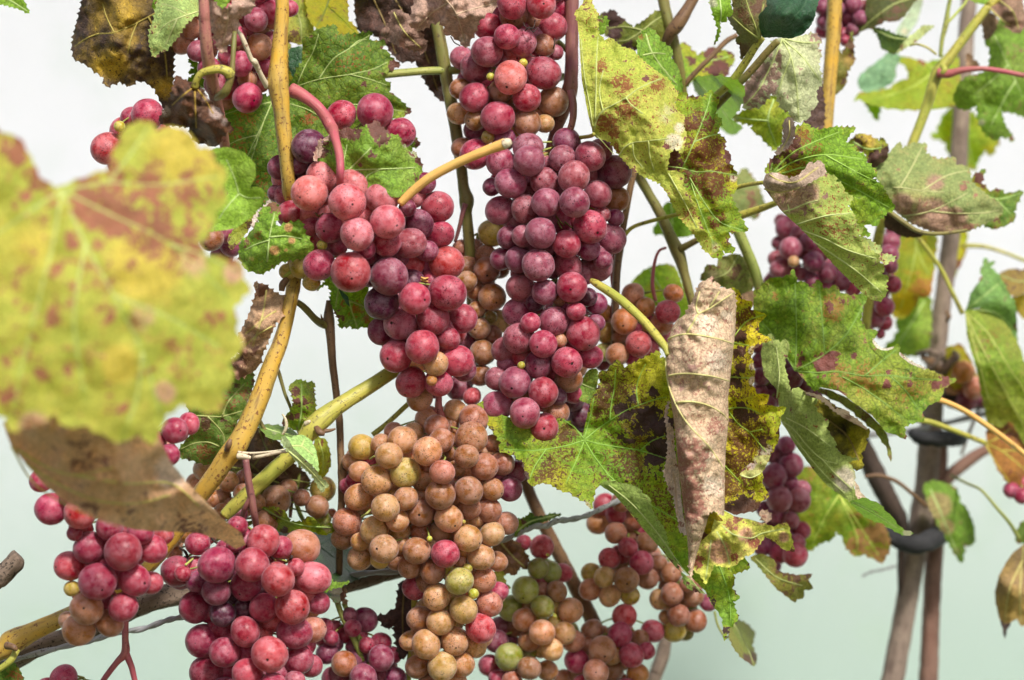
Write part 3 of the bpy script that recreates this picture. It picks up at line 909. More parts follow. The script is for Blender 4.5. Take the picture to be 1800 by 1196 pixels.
B2 = bunch('small pink cluster sticking out above the big yellow leaf at the left', 4, [('R1', '''565 780 83 C, 775 605 85 R, 690 620 55 R .6, 628 665 30 g -.3, 650 850 80 C .6, 740 740 80 R .8, 700 900 75 R .5, 830 700 70 R 1, 810 830 80 C .5''')], fill=.2)
B18 = bunch('few brown berries peeping out beside the small ragged green leaf', 24, [('1', '372 420 21 B, 397 408 20 M .3, 405 432 19 V .5, 378 395 19 B .8, 390 450 20 V .8')], fill=.2)
B11 = bunch('dark wine bunch at the bottom, between crimson and tan bunches', 42, [('G', '''
60 1010 75 V .2, 180 1080 90 B -.3, 330 770 85 V .1, 440 930 70 W .7, 440 1040 95 V -.3, 520 1020 60 W .9, 315 1180 100 V -.2, 540 1180 75 V .2, 430 1150 50 V .6, 120 1185 90 V .1, 220 740 55 V .6, 340 950 60 W .8,
240 830 60 W .8, 40 820 60 R .7, 30 900 60 R .8, 90 900 55 W .9, 60 1290 90 V, 240 1300 90 V .2, 420 1290 85 V, 560 1300 80 W .2''')],
  peduncle=[[(588, 1040, 36, 11), (600, 1080, 34, 10), (622, 1125, 34, 10), (638, 1162, 36, 9)], [(604, 1060, 38, 9), (625, 1105, 38, 9), (642, 1160, 38, 9)]], stalkmat='green', fill=.3, marks=.5)
B17 = bunch('loose tan berries in the shade above the crimson bunch', 46, [('L', '''
1110 800 90 A, 1070 925 82 B -.2, 450 750 75 T .1, 280 660 80 T .3, 350 870 60 S .2, 550 830 70 B .3, 780 880 110 B .3, 960 860 60 B .5, 1110 1010 60 G .5, 1170 970 35 S .4, 710 1030 82 S -.8,
150 1100 80 O .2, 60 1150 60 O .5, 860 800 70 B .6, 640 900 70 B .5, 400 960 60 B .5, 300 1130 60 C .4, 520 980 60 M -.6, 220 760 70 T .5, 560 720 60 B .8'''), ('I', '425 300 60 S .3, 365 555 26 S .3')], stalkmat='green', fill=.25)
B12 = bunch('olive green and amber bunch to the lower right of the big tan bunch', 70, [('H', '''
385 410 75 G -.2, 470 435 75 G .3, 560 440 65 R .8, 295 560 95 G -.1, 515 570 75 B .1, 415 680 80 G -.3, 610 705 90 T -.1, 195 690 90 G .8, 285 770 85 B .1, 410 860 90 T -.4, 570 865 80 T -.1,
480 980 80 T .1, 630 920 80 S .5, 320 920 80 B .7, 410 260 82 C .1, 280 230 55 R .5, 450 315 12 g -1, 500 745 16 g -.6, 400 560 60 B .9, 500 800 60 A .8, 180 1030 95 G .5, 320 1110 85 B .5, 40 1090 75 R .2, 90 920 80 V .6,
120 830 80 V .8, 450 1130 70 B .6, 100 1180 60 R .4, 200 1200 70 B .3''')], stalkmat='lime', fill=.35, marks=.4)
B12b = bunch('soft red bunch at the bottom, right of the olive green one', 84, [('H', '''
765 845 75 S, 990 745 85 C -.1, 960 875 88 R -.2, 1190 850 80 R .1, 835 980 95 S -.4, 905 1010 75 T .6, 1040 1020 85 R -.2, 1145 990 60 R .4, 655 1060 85 R .1, 790 1140 95 S -.4, 1085 1150 75 O .1, 900 1130 80 B .7,
960 1200 60 B .6, 560 1180 60 B .5, 700 1230 80 R, 1000 1260 80 R, 850 1290 80 S, 1100 900 60 B .9, 960 960 60 B .9, 720 950 60 B .9''')], fill=.35, marks=.4)
B13 = bunch('dusky red and amber bunch tucked under the folded edge of the blotched leaf', 84, [('H', '''
810 85 85 S -.1, 930 30 75 R .3, 930 160 78 B .1, 1015 260 70 R, 1050 60 80 B .5, 1150 230 75 B .2, 885 340 78 C -.2, 1110 370 85 R -.3, 755 440 65 A .3, 850 470 75 T -.4, 1005 490 88 B -.2, 750 560 78 S,
890 600 78 T, 1030 600 65 A .4, 1150 480 75 B .2, 1230 370 60 B .5, 970 -60 70 B .3, 850 -40 75 R .3, 1060 -60 70 B .6, 1180 100 70 B .7, 960 380 60 B .9''')], fill=.3, marks=.4)
B13b = bunch('shaded amber and brown bunch behind the tip of the blotched leaf', 90, [('H', '''
1240 625 75 T, 1325 590 80 B -.2, 1320 440 75 B .1, 1470 600 75 B .1, 1580 650 60 V .4, 1370 740 80 B -.1, 1490 780 80 B .1, 1275 750 45 S .4, 1340 840 85 A .1, 1240 440 60 B .4, 1440 520 60 B .4, 1400 640 60 B .6,
1290 540 60 B .6, 1420 860 55 G .8, 1180 330 60 B .7, 1500 500 60 B .7''')], fill=.3, marks=.4)
B14 = bunch('dusty purple bunch behind the folded green leaf at the right', 130, [('O', '''
140 160 88 M -.1, 90 110 45 M .5, 160 310 85 M -.3, 60 380 60 M .2, 95 450 78 M -.3, 290 260 70 V .2, 320 400 75 V, 75 270 50 V .6, 235 490 55 M, 310 540 60 V, 420 480 70 V .1, 500 540 70 V .2, 600 590 60 W, 450 380 70 V .4,
520 440 70 V .5, 210 210 60 V .6, 400 580 60 V .4, 180 400 40 T .6, 380 310 70 V .5, 30 540 60 M .4''')], fill=.4, marks=.2)
B14b = bunch('narrow red tail of grapes in front of the leaning yellow shoot', 136, [('O', '''
860 270 72 V .1, 850 350 70 V .2, 860 430 55 V .4, 880 560 60 W -.3, 820 720 70 R -.3, 740 700 50 M .3, 760 800 65 M, 820 830 55 R .2, 790 910 35 W .2, 705 790 42 M .5, 800 620 55 V .3, 730 620 50 V .6, 700 860 45 M .6,
780 500 60 V .5, 880 200 60 V .4''')], fill=.3, marks=.2)
B15 = bunch('rosy bunch hanging to the right of the curled tan leaf', 112, [('N', '''
1050 400 70 V .3, 1160 470 85 V .1, 1040 550 90 V, 1080 710 90 M -.3, 1215 720 85 M, 1240 640 60 M .4, 1160 600 55 V .5, 1050 820 62 M .2, 1160 860 62 M, 1235 930 62 R, 1200 1015 62 M .1, 1190 1100 88 R -.3,
1080 1090 75 W .2, 960 1040 70 V .4, 1130 330 65 V .3, 980 780 60 V .7, 1100 960 70 V .5, 1000 930 70 V .6, 1020 300 60 V .5, 980 640 60 V .8, 1030 1180 60 V .5''')], fill=.35, marks=.2)
B23 = bunch('dark wine berries in the hollow between dull green leaf and spiky leaf', 72, [('U', '60 420 80 V .9, 170 420 75 V, 250 480 70 V .2, 320 540 60 V .4, 200 550 60 V .6, 120 330 60 V .8, 20 560 80 V .8'), ('K', '1380 820 60 V .6, 1390 930 65 V .2, 1380 1040 60 V .3, 1440 1120 60 V .8, 1370 720 50 V .8')], fill=.3, marks=.2, light=.8)
B16 = bunch('deep red berries behind the upright cane at the top right', 126, [('1', '''1446 12 15 V, 1450 38 15 V .2, 1447 55 13 W .4, 1500 8 15 V, 1513 32 14 V -.3, 1490 30 15 V .2, 1480 60 14 W .3, 1500 52 13 V .3, 1470 15 15 V .5, 1465 45 15 V .5, 1522 12 12 M .4, 1486 72 10 W .5, 1480 -12 15 V, 1505 -15 15 V''')], fill=.3, marks=.2)
B19 = bunch('bunch mostly below the frame on a bare red fork of stalk', -4, [('1', '112 1192 24 R, 85 1215 23 R, 135 1220 23 W, 180 1222 24 R, 240 1222 24 W, 210 1240 24 R, 160 1255 24 W')],
  peduncle=[[(221, 1088, -2, 11), (220, 1120, -4, 12), (220, 1148, -5, 15), (205, 1165, -5, 11), (182, 1196, -4, 10), (175, 1215, -4, 9)], [(222, 1150, -5, 13), (231, 1172, -5, 11), (239, 1205, -4, 10)]], fill=.2)
B20 = bunch('dark red berries in the gap between centre bunch and blotched leaf', 70, [('1', '1005 700 24 D, 1020 732 24 D .1, 995 745 24 V .3, 1042 712 22 D .3, 1010 762 20 V .4, 1035 755 20 D .6')], fill=.3)
B21 = bunch('blurred orange berries beside the wooden stake at the right', 190, [('1', '1693 655 21 O, 1712 682 20 S .2, 1676 676 18 B .4, 1700 705 19 V .4, 1728 700 18 V .5')], fill=.2, marks=.1)
B22 = bunch('pair of red berries at the right edge under the rusty leaf', 150, [('1', '1778 862 14 W, 1796 872 14 W .3, 1800 852 14 R .5, 1812 868 14 W')], fill=.1, marks=.1)


def dried(rt, pts, w, mat='brown', win='C'):
    for p in pts: tube(rt, 'dried_stalk', [(x, y, d, w) for x, y, d in p], mat, 6, .2, win=win)


dried(B4, [[(640, 160, 10), (655, 190, 6), (690, 210, 4), (715, 185, 4), (722, 140, 8)], [(690, 205, 6), (710, 225, 2), (735, 200, 4)], [(650, 220, 4), (680, 195, 2), (720, 205, 6)], [(130, 260, 8), (155, 300, 4), (195, 322, 2)], [(860, 270, 14), (858, 310, 8), (850, 345, 12)], [(690, 380, 2), (700, 395, -2), (718, 398, 4)]], 2.2, CMD)
dried(B4, [[(250, 900, 30), (262, 925, 24), (275, 905, 26)], [(330, 940, 30), (345, 980, 24), (380, 990, 30)]], 4, 'olive')
dried(B10, [[(1150, 375, -16), (1130, 350, -20), (1112, 335, -22)], [(1205, 372, -14), (1235, 350, -22), (1250, 338, -24)]], 5, 'olive', 'I')
dried(B10, [[(1124, 344, -22), (1112, 333, -24), (1106, 325, -24)], [(1240, 346, -24), (1252, 334, -26), (1250, 322, -25)], [(470, 270, 0), (500, 290, -8), (520, 330, -10)], [(690, 200, -4), (730, 230, -12), (765, 215, -10)], [(780, 250, -8), (820, 268, -16), (865, 265, -14)], [(500, 330, -10), (520, 350, -14), (505, 370, -16)]], 5, CMD, 'I')
dried(B10, [[(505, 385, -26), (530, 365, -22), (560, 340, -14)]], 4, 'lime', 'I')
dried(B5, [[(860, 590, 8), (900, 640, 4), (930, 665, 6)], [(880, 640, 6), (910, 690, 4)], [(930, 640, 6), (990, 690, 8)]], 3, 'olive', 'D')
dried(B6, [[(360, 430, 4), (400, 410, 0), (430, 440, 4)], [(870, 395, 4), (890, 420, 2), (880, 440, 0)], [(940, 470, 6), (980, 470, 4), (1010, 500, 8)], [(960, 500, 8), (980, 540, 6), (1010, 560, 10)], [(300, 840, 6), (340, 810, 2), (370, 780, 6)]], 4, 'green', 'F')
dried(B3, [[(540, 900, -14), (560, 920, -18), (590, 905, -14)], [(1200, 850, -4), (1230, 860, -8), (1250, 850, -4)]], 3, 'olive', 'A')
dried(B3, [[(1200, 170, -2), (1250, 200, -8), (1300, 215, -8), (1345, 225, -2)], [(1260, 180, -4), (1300, 200, -10), (1330, 195, -4)]], 4, 'orange', 'B')


# ------------------------------------------------------------------ canes, shoots, stakes
def build_canes():
    cane('thick yellow cane running down the left half, forked above the red bunch', [
        (495, -40, -14, 24), (496, 20, -14, 24), (493, 70, -14, 27), (490, 115, -14, 33), (489, 145, -14, 38), (490, 158, -14, 36), (493, 175, -14, 32),
        (497, 215, -13, 28), (503, 270, -12, 26), (508, 330, -8, 25), (514, 390, 8, 24), (517, 430, 12, 24), (517, 490, 8, 26), (511, 530, 4, 24), (497, 590, 2, 26), (478, 640, 0, 30),
        (456, 700, -2, 34), (432, 755, -4, 36), (415, 785, -5, 38), (398, 805, -4, 35), (376, 838, -2, 33), (345, 880, 2, 32), (300, 950, 6, 27), (245, 1010, 10, 26),
        (180, 1050, 12, 27), (120, 1082, 14, 28), (60, 1110, 15, 33), (25, 1128, 15, 44), (5, 1142, 15, 38), (-40, 1165, 15, 34)],
        'yellow', 20, .07, .03, extra=[
            ('bud', [(398, 792, -10, 9), (402, 782, -12, 11), (406, 772, -12, 5)], 'brown'),
            ('bud', [(418, 802, -12, 12), (430, 803, -13, 10), (441, 805, -13, 6)], 'pale'),
            ('tendril_stub', [(418, 795, -12, 5), (440, 797, -12, 4.5), (470, 795, -13, 4), (500, 791, -13, 4)], 'pale'),
            ('bud', [(505, 490, -2, 10), (497, 500, -3, 13), (495, 512, -3, 10)], 'brown'),
            ('side_shoot', [(500, 487, -2, 7), (515, 475, -3, 7), (532, 460, -2, 7)], 'ygreen'),
            ('bud', [(12, 1135, 0, 14), (24, 1138, -3, 11), (30, 1144, -3, 6)], 'brown'),
            ('side_shoot', [(30, 1142, 2, 13), (20, 1160, 0, 12), (0, 1176, 0, 11), (-20, 1185, 0, 11)], 'ygreen'),
            ('pale_twig', [(416, 53, -30, 6), (424, 63, -30, 8), (431, 78, -29, 9), (441, 103, -26, 9), (447, 109, -25, 12), (452, 118, -22, 10), (461, 137, -18, 10), (470, 152, -14, 12)], 'pale')])
    cane('green cane slanting up from the yellow one to the big red bunch', [
        (394, 908, 4, 20), (410, 892, 4, 24), (440, 865, 3, 27), (480, 828, 2, 28), (515, 797, 2, 28), (538, 768, 1, 30), (550, 752, 1, 37), (566, 737, 2, 36), (590, 718, 4, 30), (630, 692, 8, 27), (680, 660, 14, 25), (740, 620, 24, 24), (800, 570, 34, 22)],
        'ygreen', 18, .06, .03, extra=[('bud', [(556, 752, -4, 10), (562, 760, -6, 13), (571, 763, -6, 8)], 'brown'), ('bud', [(570, 758, -4, 8), (580, 757, -4, 6), (590, 754, -4, 3)], 'dark' if 'dark' in CM else 'brown'),
                                       ('bud', [(538, 745, -2, 10), (542, 742, -3, 7), (546, 740, -3, 4)], 'pale')])
    cane('thin dark upright shoot crossing behind the slanting green cane', [
        (578, 528, 22, 9), (578, 545, 22, 15), (578, 562, 22, 20), (580, 580, 22, 17), (585, 640, 22, 14), (592, 700, 22, 13), (597, 745, 22, 13), (599, 800, 22, 13), (603, 830, 22, 19), (601, 880, 24, 14), (598, 920, 26, 13), (596, 1010, 34, 12)],
        'brown', 12, .08, extra=[('side_shoot', [(522, 531, 8, 11), (535, 541, 10, 12), (553, 560, 15, 13), (565, 569, 20, 14), (576, 574, 22, 13)], 'olive'), ('thorn', [(567, 562, 16, 5), (565, 557, 15, 3), (564, 552, 14, 1)], 'brown')])
    cane('olive brown shoot going down left of the upper middle bunch', [
        (757, -20, 38, 17), (765, 30, 38, 20), (775, 80, 38, 22), (787, 150, 38, 22), (800, 220, 38, 22), (809, 280, 38, 20), (815, 330, 38, 20), (820, 352, 38, 27), (820, 375, 38, 20), (825, 430, 40, 20), (828, 500, 48, 20), (834, 600, 60, 20)],
        'olive', 12, .08, .02, extra=[('side_shoot', [(818, 358, 34, 10), (812, 380, 34, 8), (806, 405, 36, 7), (800, 425, 38, 6)], 'purple')])
    cane('purple brown shoot behind the joint of the two middle bunches', [
        (1006, -20, 28, 24), (1005, 60, 28, 23), (1004, 130, 28, 24), (1001, 158, 28, 28), (995, 180, 30, 26), (982, 215, 32, 22), (968, 260, 36, 18), (958, 300, 44, 18)], 'purple', 14, .07, .03,
        extra=[('side_shoot', [(975, 70, 44, 11), (985, 78, 40, 11), (998, 90, 36, 10)], 'green'), ('side_shoot', [(980, 138, 42, 14), (990, 135, 38, 13), (999, 140, 34, 12)], 'green')])
    cane('rigid green leaf stalk lying level between green leaf and upper bunch', [(660, 133, 34, 15), (700, 129, 34, 14), (750, 125, 36, 14), (800, 124, 38, 14), (850, 122, 44, 13)], 'green', 10, .04, .02, name='leaf_stalk', cat='stalk')
    cane('bare orange yellow leaf stalk with a dry cut end, crossing the gap', [(703, 358, -26, 15), (725, 337, -28, 16), (755, 313, -31, 17), (795, 291, -34, 17), (835, 273, -38, 17), (865, 261, -40, 18), (888, 253, -42, 20)], 'orange', 14, .03, .0, name='leaf_stalk', cat='stalk',
         extra=[('cut_end', [(886, 254, -42.3, 19), (893, 251, -43, 17), (898, 249, -43.5, 11)], 'pale')])
    cane('pink blurred shoot in front of the top left bunch', [(357, -20, -50, 19), (360, 40, -48, 20), (364, 90, -44, 22), (370, 130, -36, 24), (378, 170, -26, 22), (388, 215, -10, 20), (396, 260, 4, 18)], CMP, 14, .05, .03)
    cane('yellow upright cane at the upper right before the deep red berries', [(1468, -20, 92, 27), (1465, 60, 92, 26), (1460, 120, 92, 25), (1455, 180, 92, 25), (1451, 240, 92, 25), (1446, 330, 94, 24), (1440, 420, 98, 24)], 'yellow', 14, .05, .02)
    cane('long leaning yellow shoot from the top right corner', [(1760, -10, 112, 15), (1735, 15, 112, 16), (1700, 60, 112, 17), (1670, 100, 112, 18), (1650, 125, 112, 22), (1640, 150, 112, 20), (1628, 190, 112, 18), (1605, 250, 112, 17), (1585, 300, 112, 17), (1565, 350, 112, 17), (1550, 390, 113, 16),
         (1540, 440, 116, 18), (1528, 520, 120, 18), (1520, 580, 124, 18), (1510, 660, 128, 18)], 'ygreen', 12, .05, .02,
         extra=[('side_shoot', [(1653, 100, 108, 7), (1656, 70, 108, 8), (1663, 42, 108, 10), (1666, 20, 108, 8), (1672, -10, 108, 7)], 'green'), ('side_shoot', [(1664, 42, 108, 5), (1680, 25, 108, 5), (1697, 5, 108, 5), (1702, -10, 108, 5)], 'lime'),
                ('bud', [(1655, 115, 100, 8), (1660, 122, 98, 11), (1655, 130, 98, 7)], 'ygreen'),
                ('side_shoot', [(1646, 96, 100, 4), (1630, 84, 98, 4), (1612, 78, 100, 4), (1600, 80, 102, 4)], 'ygreen')])
    cane('reddish leaf stalk curving to the right edge from the leaning shoot', [(1648, 128, 108, 17), (1668, 130, 106, 16), (1690, 124, 104, 12), (1725, 121, 102, 9), (1760, 125, 102, 9), (1815, 136, 102, 9)], 'red', 10, .04, name='leaf_stalk', cat='stalk')
    cane('olive green shoot slanting behind the gap right of the centre bunch', [(1095, 240, 62, 16), (1118, 300, 62, 18), (1140, 340, 62, 17), (1160, 375, 62, 18), (1178, 415, 62, 21), (1192, 445, 62, 24), (1203, 480, 62, 17), (1215, 525, 62, 15), (1235, 600, 66, 14)], 'olive', 12, .06, .02,
         extra=[('side_shoot', [(1196, 438, 60, 13), (1215, 428, 56, 12), (1240, 415, 50, 10)], 'olive')])
    cane('thin reddish brown shoot just right of the centre bunch', [(1118, 290, 52, 10), (1108, 330, 52, 12), (1097, 390, 52, 12), (1089, 440, 52, 14), (1084, 480, 52, 14), (1082, 540, 54, 13), (1080, 620, 60, 12)], 'brown', 10, .06,
         extra=[('side_shoot', [(1078, 440, 56, 8), (1076, 480, 58, 8), (1079, 520, 60, 8), (1074, 560, 62, 7)], 'red')])
    cane('curved green leaf stalk arching right of the centre bunch', [(1094, 430, 50, 6), (1098, 415, 50, 7), (1112, 400, 50, 7), (1140, 390, 50, 7), (1180, 380, 48, 7), (1240, 365, 44, 6)], 'ygreen', 8, .03, name='leaf_stalk', cat='stalk')
    cane('short green shoot below the speckled lobe', [(1283, 370, 70, 20), (1297, 405, 70, 20), (1312, 440, 70, 20), (1328, 480, 70, 19), (1338, 520, 70, 18), (1350, 580, 74, 18)], 'green', 12, .04, .02)
    cane('thick olive shoot joining the fork above the long pale leaf', [(1160, -30, 70, 20), (1170, 20, 70, 20), (1180, 55, 70, 19), (1190, 100, 72, 19), (1198, 150, 76, 18), (1205, 220, 84, 18), (1215, 300, 96, 17)], 'olive', 12, .05, .02,
         extra=[('side_shoot', [(1232, -25, 60, 17), (1212, 10, 60, 20), (1192, 42, 60, 25), (1178, 60, 62, 22), (1168, 80, 66, 15)], 'brown')])
    cane('dark knobbly twig slanting above the speckled lobe', [(1296, 62, 74, 9), (1278, 72, 74, 9), (1255, 95, 74, 9), (1225, 125, 74, 9), (1200, 153, 76, 10), (1185, 175, 80, 9)], 'brown', 8, .15)
    cane('pale green leaf stalk under the dark folded leaf', [(1340, 66, 6, 12), (1328, 82, 8, 13), (1310, 110, 12, 14), (1285, 145, 18, 14), (1255, 172, 26, 13), (1220, 205, 34, 12)], 'ygreen', 12, .03, .02, name='leaf_stalk', cat='stalk')
    cane('darker leaf stalk beside the pale green one', [(1368, 72, 18, 12), (1350, 90, 20, 13), (1320, 125, 24, 14), (1290, 155, 28, 14), (1262, 184, 34, 13), (1225, 225, 40, 12)], 'olive', 12, .03, .02, name='leaf_stalk', cat='stalk')
    cane('leaf stalk ending at the curled side of the folded green leaf', [(1240, 345, 40, 8), (1280, 334, 36, 8), (1310, 326, 30, 8), (1342, 321, 18, 7)], 'ygreen', 8, .03, name='leaf_stalk', cat='stalk')
    cane('thicker leaf stalk below the folded green leaf', [(1255, 400, 60, 14), (1300, 380, 56, 15), (1335, 368, 50, 13), (1370, 355, 40, 10)], 'ygreen', 10, .03, .02, name='leaf_stalk', cat='stalk')
    cane('long thin stalk curving down to the hanging green leaf at the right', [(1552, 376, 130, 6), (1590, 392, 134, 7), (1625, 432, 138, 8), (1655, 475, 140, 8), (1672, 510, 140, 8), (1692, 552, 140, 9)], 'ygreen', 8, .03, name='leaf_stalk', cat='stalk')
    cane('thin stalk bending along the folded grey leaf', [(1560, 370, 62, 9), (1590, 392, 60, 9), (1615, 407, 60, 8), (1650, 411, 62, 7), (1700, 405, 66, 6)], 'olive', 8, .03, name='leaf_stalk', cat='stalk')
    cane('faint green stalk reaching the right edge beneath the grey leaf', [(1690, 432, 205, 9), (1730, 434, 205, 7), (1770, 446, 205, 6), (1815, 464, 205, 6)], 'ygreen', 8, .03, name='leaf_stalk', cat='stalk')
    cane('pinkish stalk from the spiky leaf tip to the right edge', [(1640, 700, 74, 9), (1665, 708, 78, 10), (1700, 725, 84, 10), (1740, 752, 90, 10), (1775, 778, 96, 10), (1815, 810, 104, 10)], 'orange', 10, .03, name='leaf_stalk', cat='stalk')
    cane('yellow green stalk running into the rusty leaf', [(1602, 738, 110, 9), (1635, 742, 114, 10), (1680, 758, 120, 9), (1710, 770, 126, 9), (1732, 779, 130, 9)], 'ygreen', 8, .03, name='leaf_stalk', cat='stalk')
    cane('brownish stalk arching in front of the trunk', [(1520, 838, 150, 6), (1545, 836, 150, 7), (1575, 846, 152, 7), (1600, 865, 158, 7), (1628, 890, 166, 7)], 'brown', 8, .03, name='leaf_stalk', cat='stalk')
    cane('thin green stalk holding the hanging tan leaf', [(1672, 836, 206, 6), (1700, 850, 160, 5), (1725, 862, 134, 5), (1752, 893, 132, 6), (1775, 920, 132, 7), (1792, 948, 132, 8)], 'green', 8, .03, name='leaf_stalk', cat='stalk')
    cane('dark brown cane slanting below the wire', [(905, 760, 92, 20), (925, 850, 92, 21), (950, 910, 92, 22), (985, 980, 94, 24), (1015, 1040, 96, 26), (1045, 1100, 100, 27), (1062, 1150, 104, 26), (1075, 1220, 108, 26)], 'brown', 12, .1, .03)
    cane('weathered brown cane rising from the bottom edge, right of centre', [(1140, 1215, 150, 24), (1155, 1180, 150, 25), (1168, 1140, 150, 24), (1172, 1090, 150, 20), (1170, 1020, 150, 18)], 'stake', 12, .12, .04)
    cane('old weathered wooden arm of the vine across the bottom left', [(-20, 1180, 32, 40), (60, 1142, 32, 34), (120, 1120, 32, 34), (180, 1096, 32, 38), (240, 1066, 34, 40), (300, 1046, 36, 42), (350, 1040, 40, 42), (430, 1040, 52, 42), (520, 1034, 60, 42), (600, 1024, 62, 42), (660, 1008, 62, 40), (720, 992, 62, 36), (800, 975, 70, 30)],
         'wood', 20, .10, .06, cat='trunk')
    cane('broken end of dark bark at the left edge', [(-30, 1040, 6, 34), (-5, 1018, 6, 36), (15, 1000, 6, 35), (30, 982, 6, 32), (34, 978, 6, 26)], 'wood', 14, .16, .05, n=8)
    cane('thin dark twig hanging from the yellow cane toward the slim leaf', [(482, 640, 16, 5), (490, 655, 16, 7), (500, 690, 16, 6), (510, 715, 16, 6), (522, 750, 16, 6), (530, 775, 16, 6)], 'olive', 8, .08,
         extra=[('side_shoot', [(496, 728, 12, 3), (502, 738, 12, 5), (503, 752, 12, 6), (495, 768, 13, 5)], 'pale')])
    cane('slim pale stalk behind the yellow cane above the leaf tangle', [(455, 738, 12, 8), (462, 750, 12, 7), (472, 768, 12, 6), (478, 778, 13, 5)], 'olive', 8, .05, name='leaf_stalk', cat='stalk')
    cane('thin green stalk running from the tan bunch up to the red one', [(655, 765, 30, 10), (680, 745, 30, 9), (705, 722, 30, 9), (722, 706, 32, 9)], 'ygreen', 8, .04, name='leaf_stalk', cat='stalk')
    cane('branching stalks in shadow below the leaf tangle', [(513, 800, 44, 8), (513, 840, 44, 9), (512, 880, 44, 8), (510, 910, 46, 6)], 'purple', 8, .05, extra=[('side_shoot', [(528, 810, 42, 5), (524, 850, 42, 6), (518, 872, 42, 7), (528, 905, 42, 8), (540, 925, 42, 5)], 'green'), ('side_shoot', [(478, 845, 44, 4), (495, 862, 44, 4), (512, 875, 44, 5)], 'green'), ('side_shoot', [(545, 852, 44, 4), (532, 864, 44, 4), (518, 872, 44, 5)], 'green')])
    cane('fine green stalk beside the pale one at the lower left of the tan bunch', [(728, 1040, 34, 10), (727, 1100, 36, 10), (720, 1160, 38, 10), (716, 1220, 40, 10)], 'ygreen', 8, .04, name='leaf_stalk', cat='stalk')
    cane('yellow green stalk curving into the curled tan leaf', [(1040, 494, 6, 10), (1050, 500, 2, 14), (1075, 516, -4, 16), (1100, 535, -10, 16), (1130, 563, -16, 15), (1155, 592, -22, 15), (1170, 612, -26, 13), (1174, 625, -28, 9)], 'ygreen', 12, .03, .04, name='leaf_stalk', cat='stalk')


def build_stakes():
    r = root('wooden_stake', P3(1640, 700, 205), 'weathered wooden stake standing upright at the right, bound with black ties', 'stake', 'stakes of the trellis')
    tube(r, 'post', [(1708, -60, 214, 27), (1700, 40, 214, 28), (1694, 130, 213, 30), (1688, 230, 212, 30), (1681, 330, 210, 33), (1671, 420, 208, 32), (1661, 500, 206, 31), (1652, 570, 205, 32), (1645, 640, 204, 34), (1640, 700, 203, 38), (1634, 780, 202, 40), (1628, 850, 201, 40), (1618, 920, 200, 42), (1604, 1000, 200, 38), (1588, 1090, 200, 38), (1572, 1180, 200, 40), (1555, 1280, 200, 42), (1500, 1700, 200, 44), (1440, 2300, 200, 46), (1330, 3600, 200, 50), (1250, 5300, 200, 52)], 'stake', 18, .07, .03)
    for p in ([(1663, 548, 190, 6), (1668, 556, 188, 9), (1664, 566, 190, 6)],):
        tube(r, 'knot', p, 'brown')
    r = root('wooden_stake', P3(1640, 1000, 210), 'second, redder wooden stake tied beside the first below the lower tie', 'stake', 'stakes of the trellis')
    tube(r, 'post', [(1655, 760, 216, 24), (1652, 850, 214, 26), (1646, 930, 212, 30), (1641, 1000, 211, 31), (1637, 1080, 210, 31), (1634, 1160, 210, 33), (1630, 1260, 210, 34), (1615, 1800, 210, 36), (1590, 3000, 210, 40), (1560, 5300, 210, 44)], CMK2, 16, .08, .05)
    cane('near black crooked vine trunk leaning into the stakes', [(1512, 770, 176, 26), (1528, 810, 178, 34), (1548, 850, 180, 36), (1568, 890, 184, 34), (1582, 920, 190, 28), (1584, 960, 194, 14), (1583, 1000, 196, 12), (1584, 1050, 198, 9), (1590, 1100, 200, 6)], CMK3, 14, .16, .05, name='old_vine', cat='trunk', group='old wood of the vine')
    for lab, pts in (('lower black rubber tie wrapped round the two stakes and trunk', [(1548, 932, 174, 20), (1560, 940, 168, 26), (1580, 952, 164, 28), (1610, 958, 160, 34), (1640, 948, 166, 36), (1652, 940, 190, 34), (1648, 936, 222, 30), (1610, 940, 232, 28), (1570, 936, 222, 24), (1550, 934, 190, 20)]),
                     ('upper black rubber tie round the stake, just right of the spiky leaf', [(1602, 762, 178, 18), (1620, 770, 172, 26), (1650, 772, 170, 28), (1678, 772, 176, 26), (1690, 770, 196, 22), (1670, 768, 224, 22), (1630, 766, 228, 22), (1605, 762, 204, 18)])):
        cane(lab, pts, 'black', 14, .22, .04, name='rubber_tie', cat='tie', group='black ties on the stakes')
    cane('dark knotted twigs wound round the stake above the upper tie', [(1622, 628, 184, 12), (1640, 640, 176, 18), (1655, 650, 174, 16), (1672, 632, 180, 10), (1680, 622, 186, 9)], 'brown', 10, .2, group='old wood of the vine',
         extra=[('knotted_twig', [(1612, 622, 190, 8), (1632, 618, 178, 10), (1655, 628, 176, 9), (1668, 648, 178, 8)], 'wood'), ('knotted_twig', [(1660, 660, 178, 9), (1672, 640, 178, 7), (1684, 628, 180, 9), (1676, 618, 184, 6)], 'wood'), ('knotted_twig', [(1630, 655, 176, 8), (1645, 640, 172, 8), (1656, 620, 176, 6)], 'wood')])
    cane('dark mass of old wood between the rusty leaf and the stake', [(1650, 690, 206, 20), (1672, 700, 206, 34), (1700, 702, 208, 40), (1730, 700, 210, 38), (1770, 694, 214, 32), (1830, 690, 220, 30)], CMK3, 14, .25, .05, group='old wood of the vine', cat='trunk')
    cane('reddish brown branch slanting under the upper tie', [(1648, 872, 212, 14), (1668, 840, 212, 22), (1700, 812, 212, 22), (1735, 790, 214, 18), (1800, 760, 220, 16)], CMK2, 12, .1, .03)
    cane('slim dark branch behind the trunk at the right', [(1690, 800, 216, 5), (1700, 770, 214, 6), (1714, 735, 214, 6), (1726, 705, 214, 5)], 'brown', 8, .1)


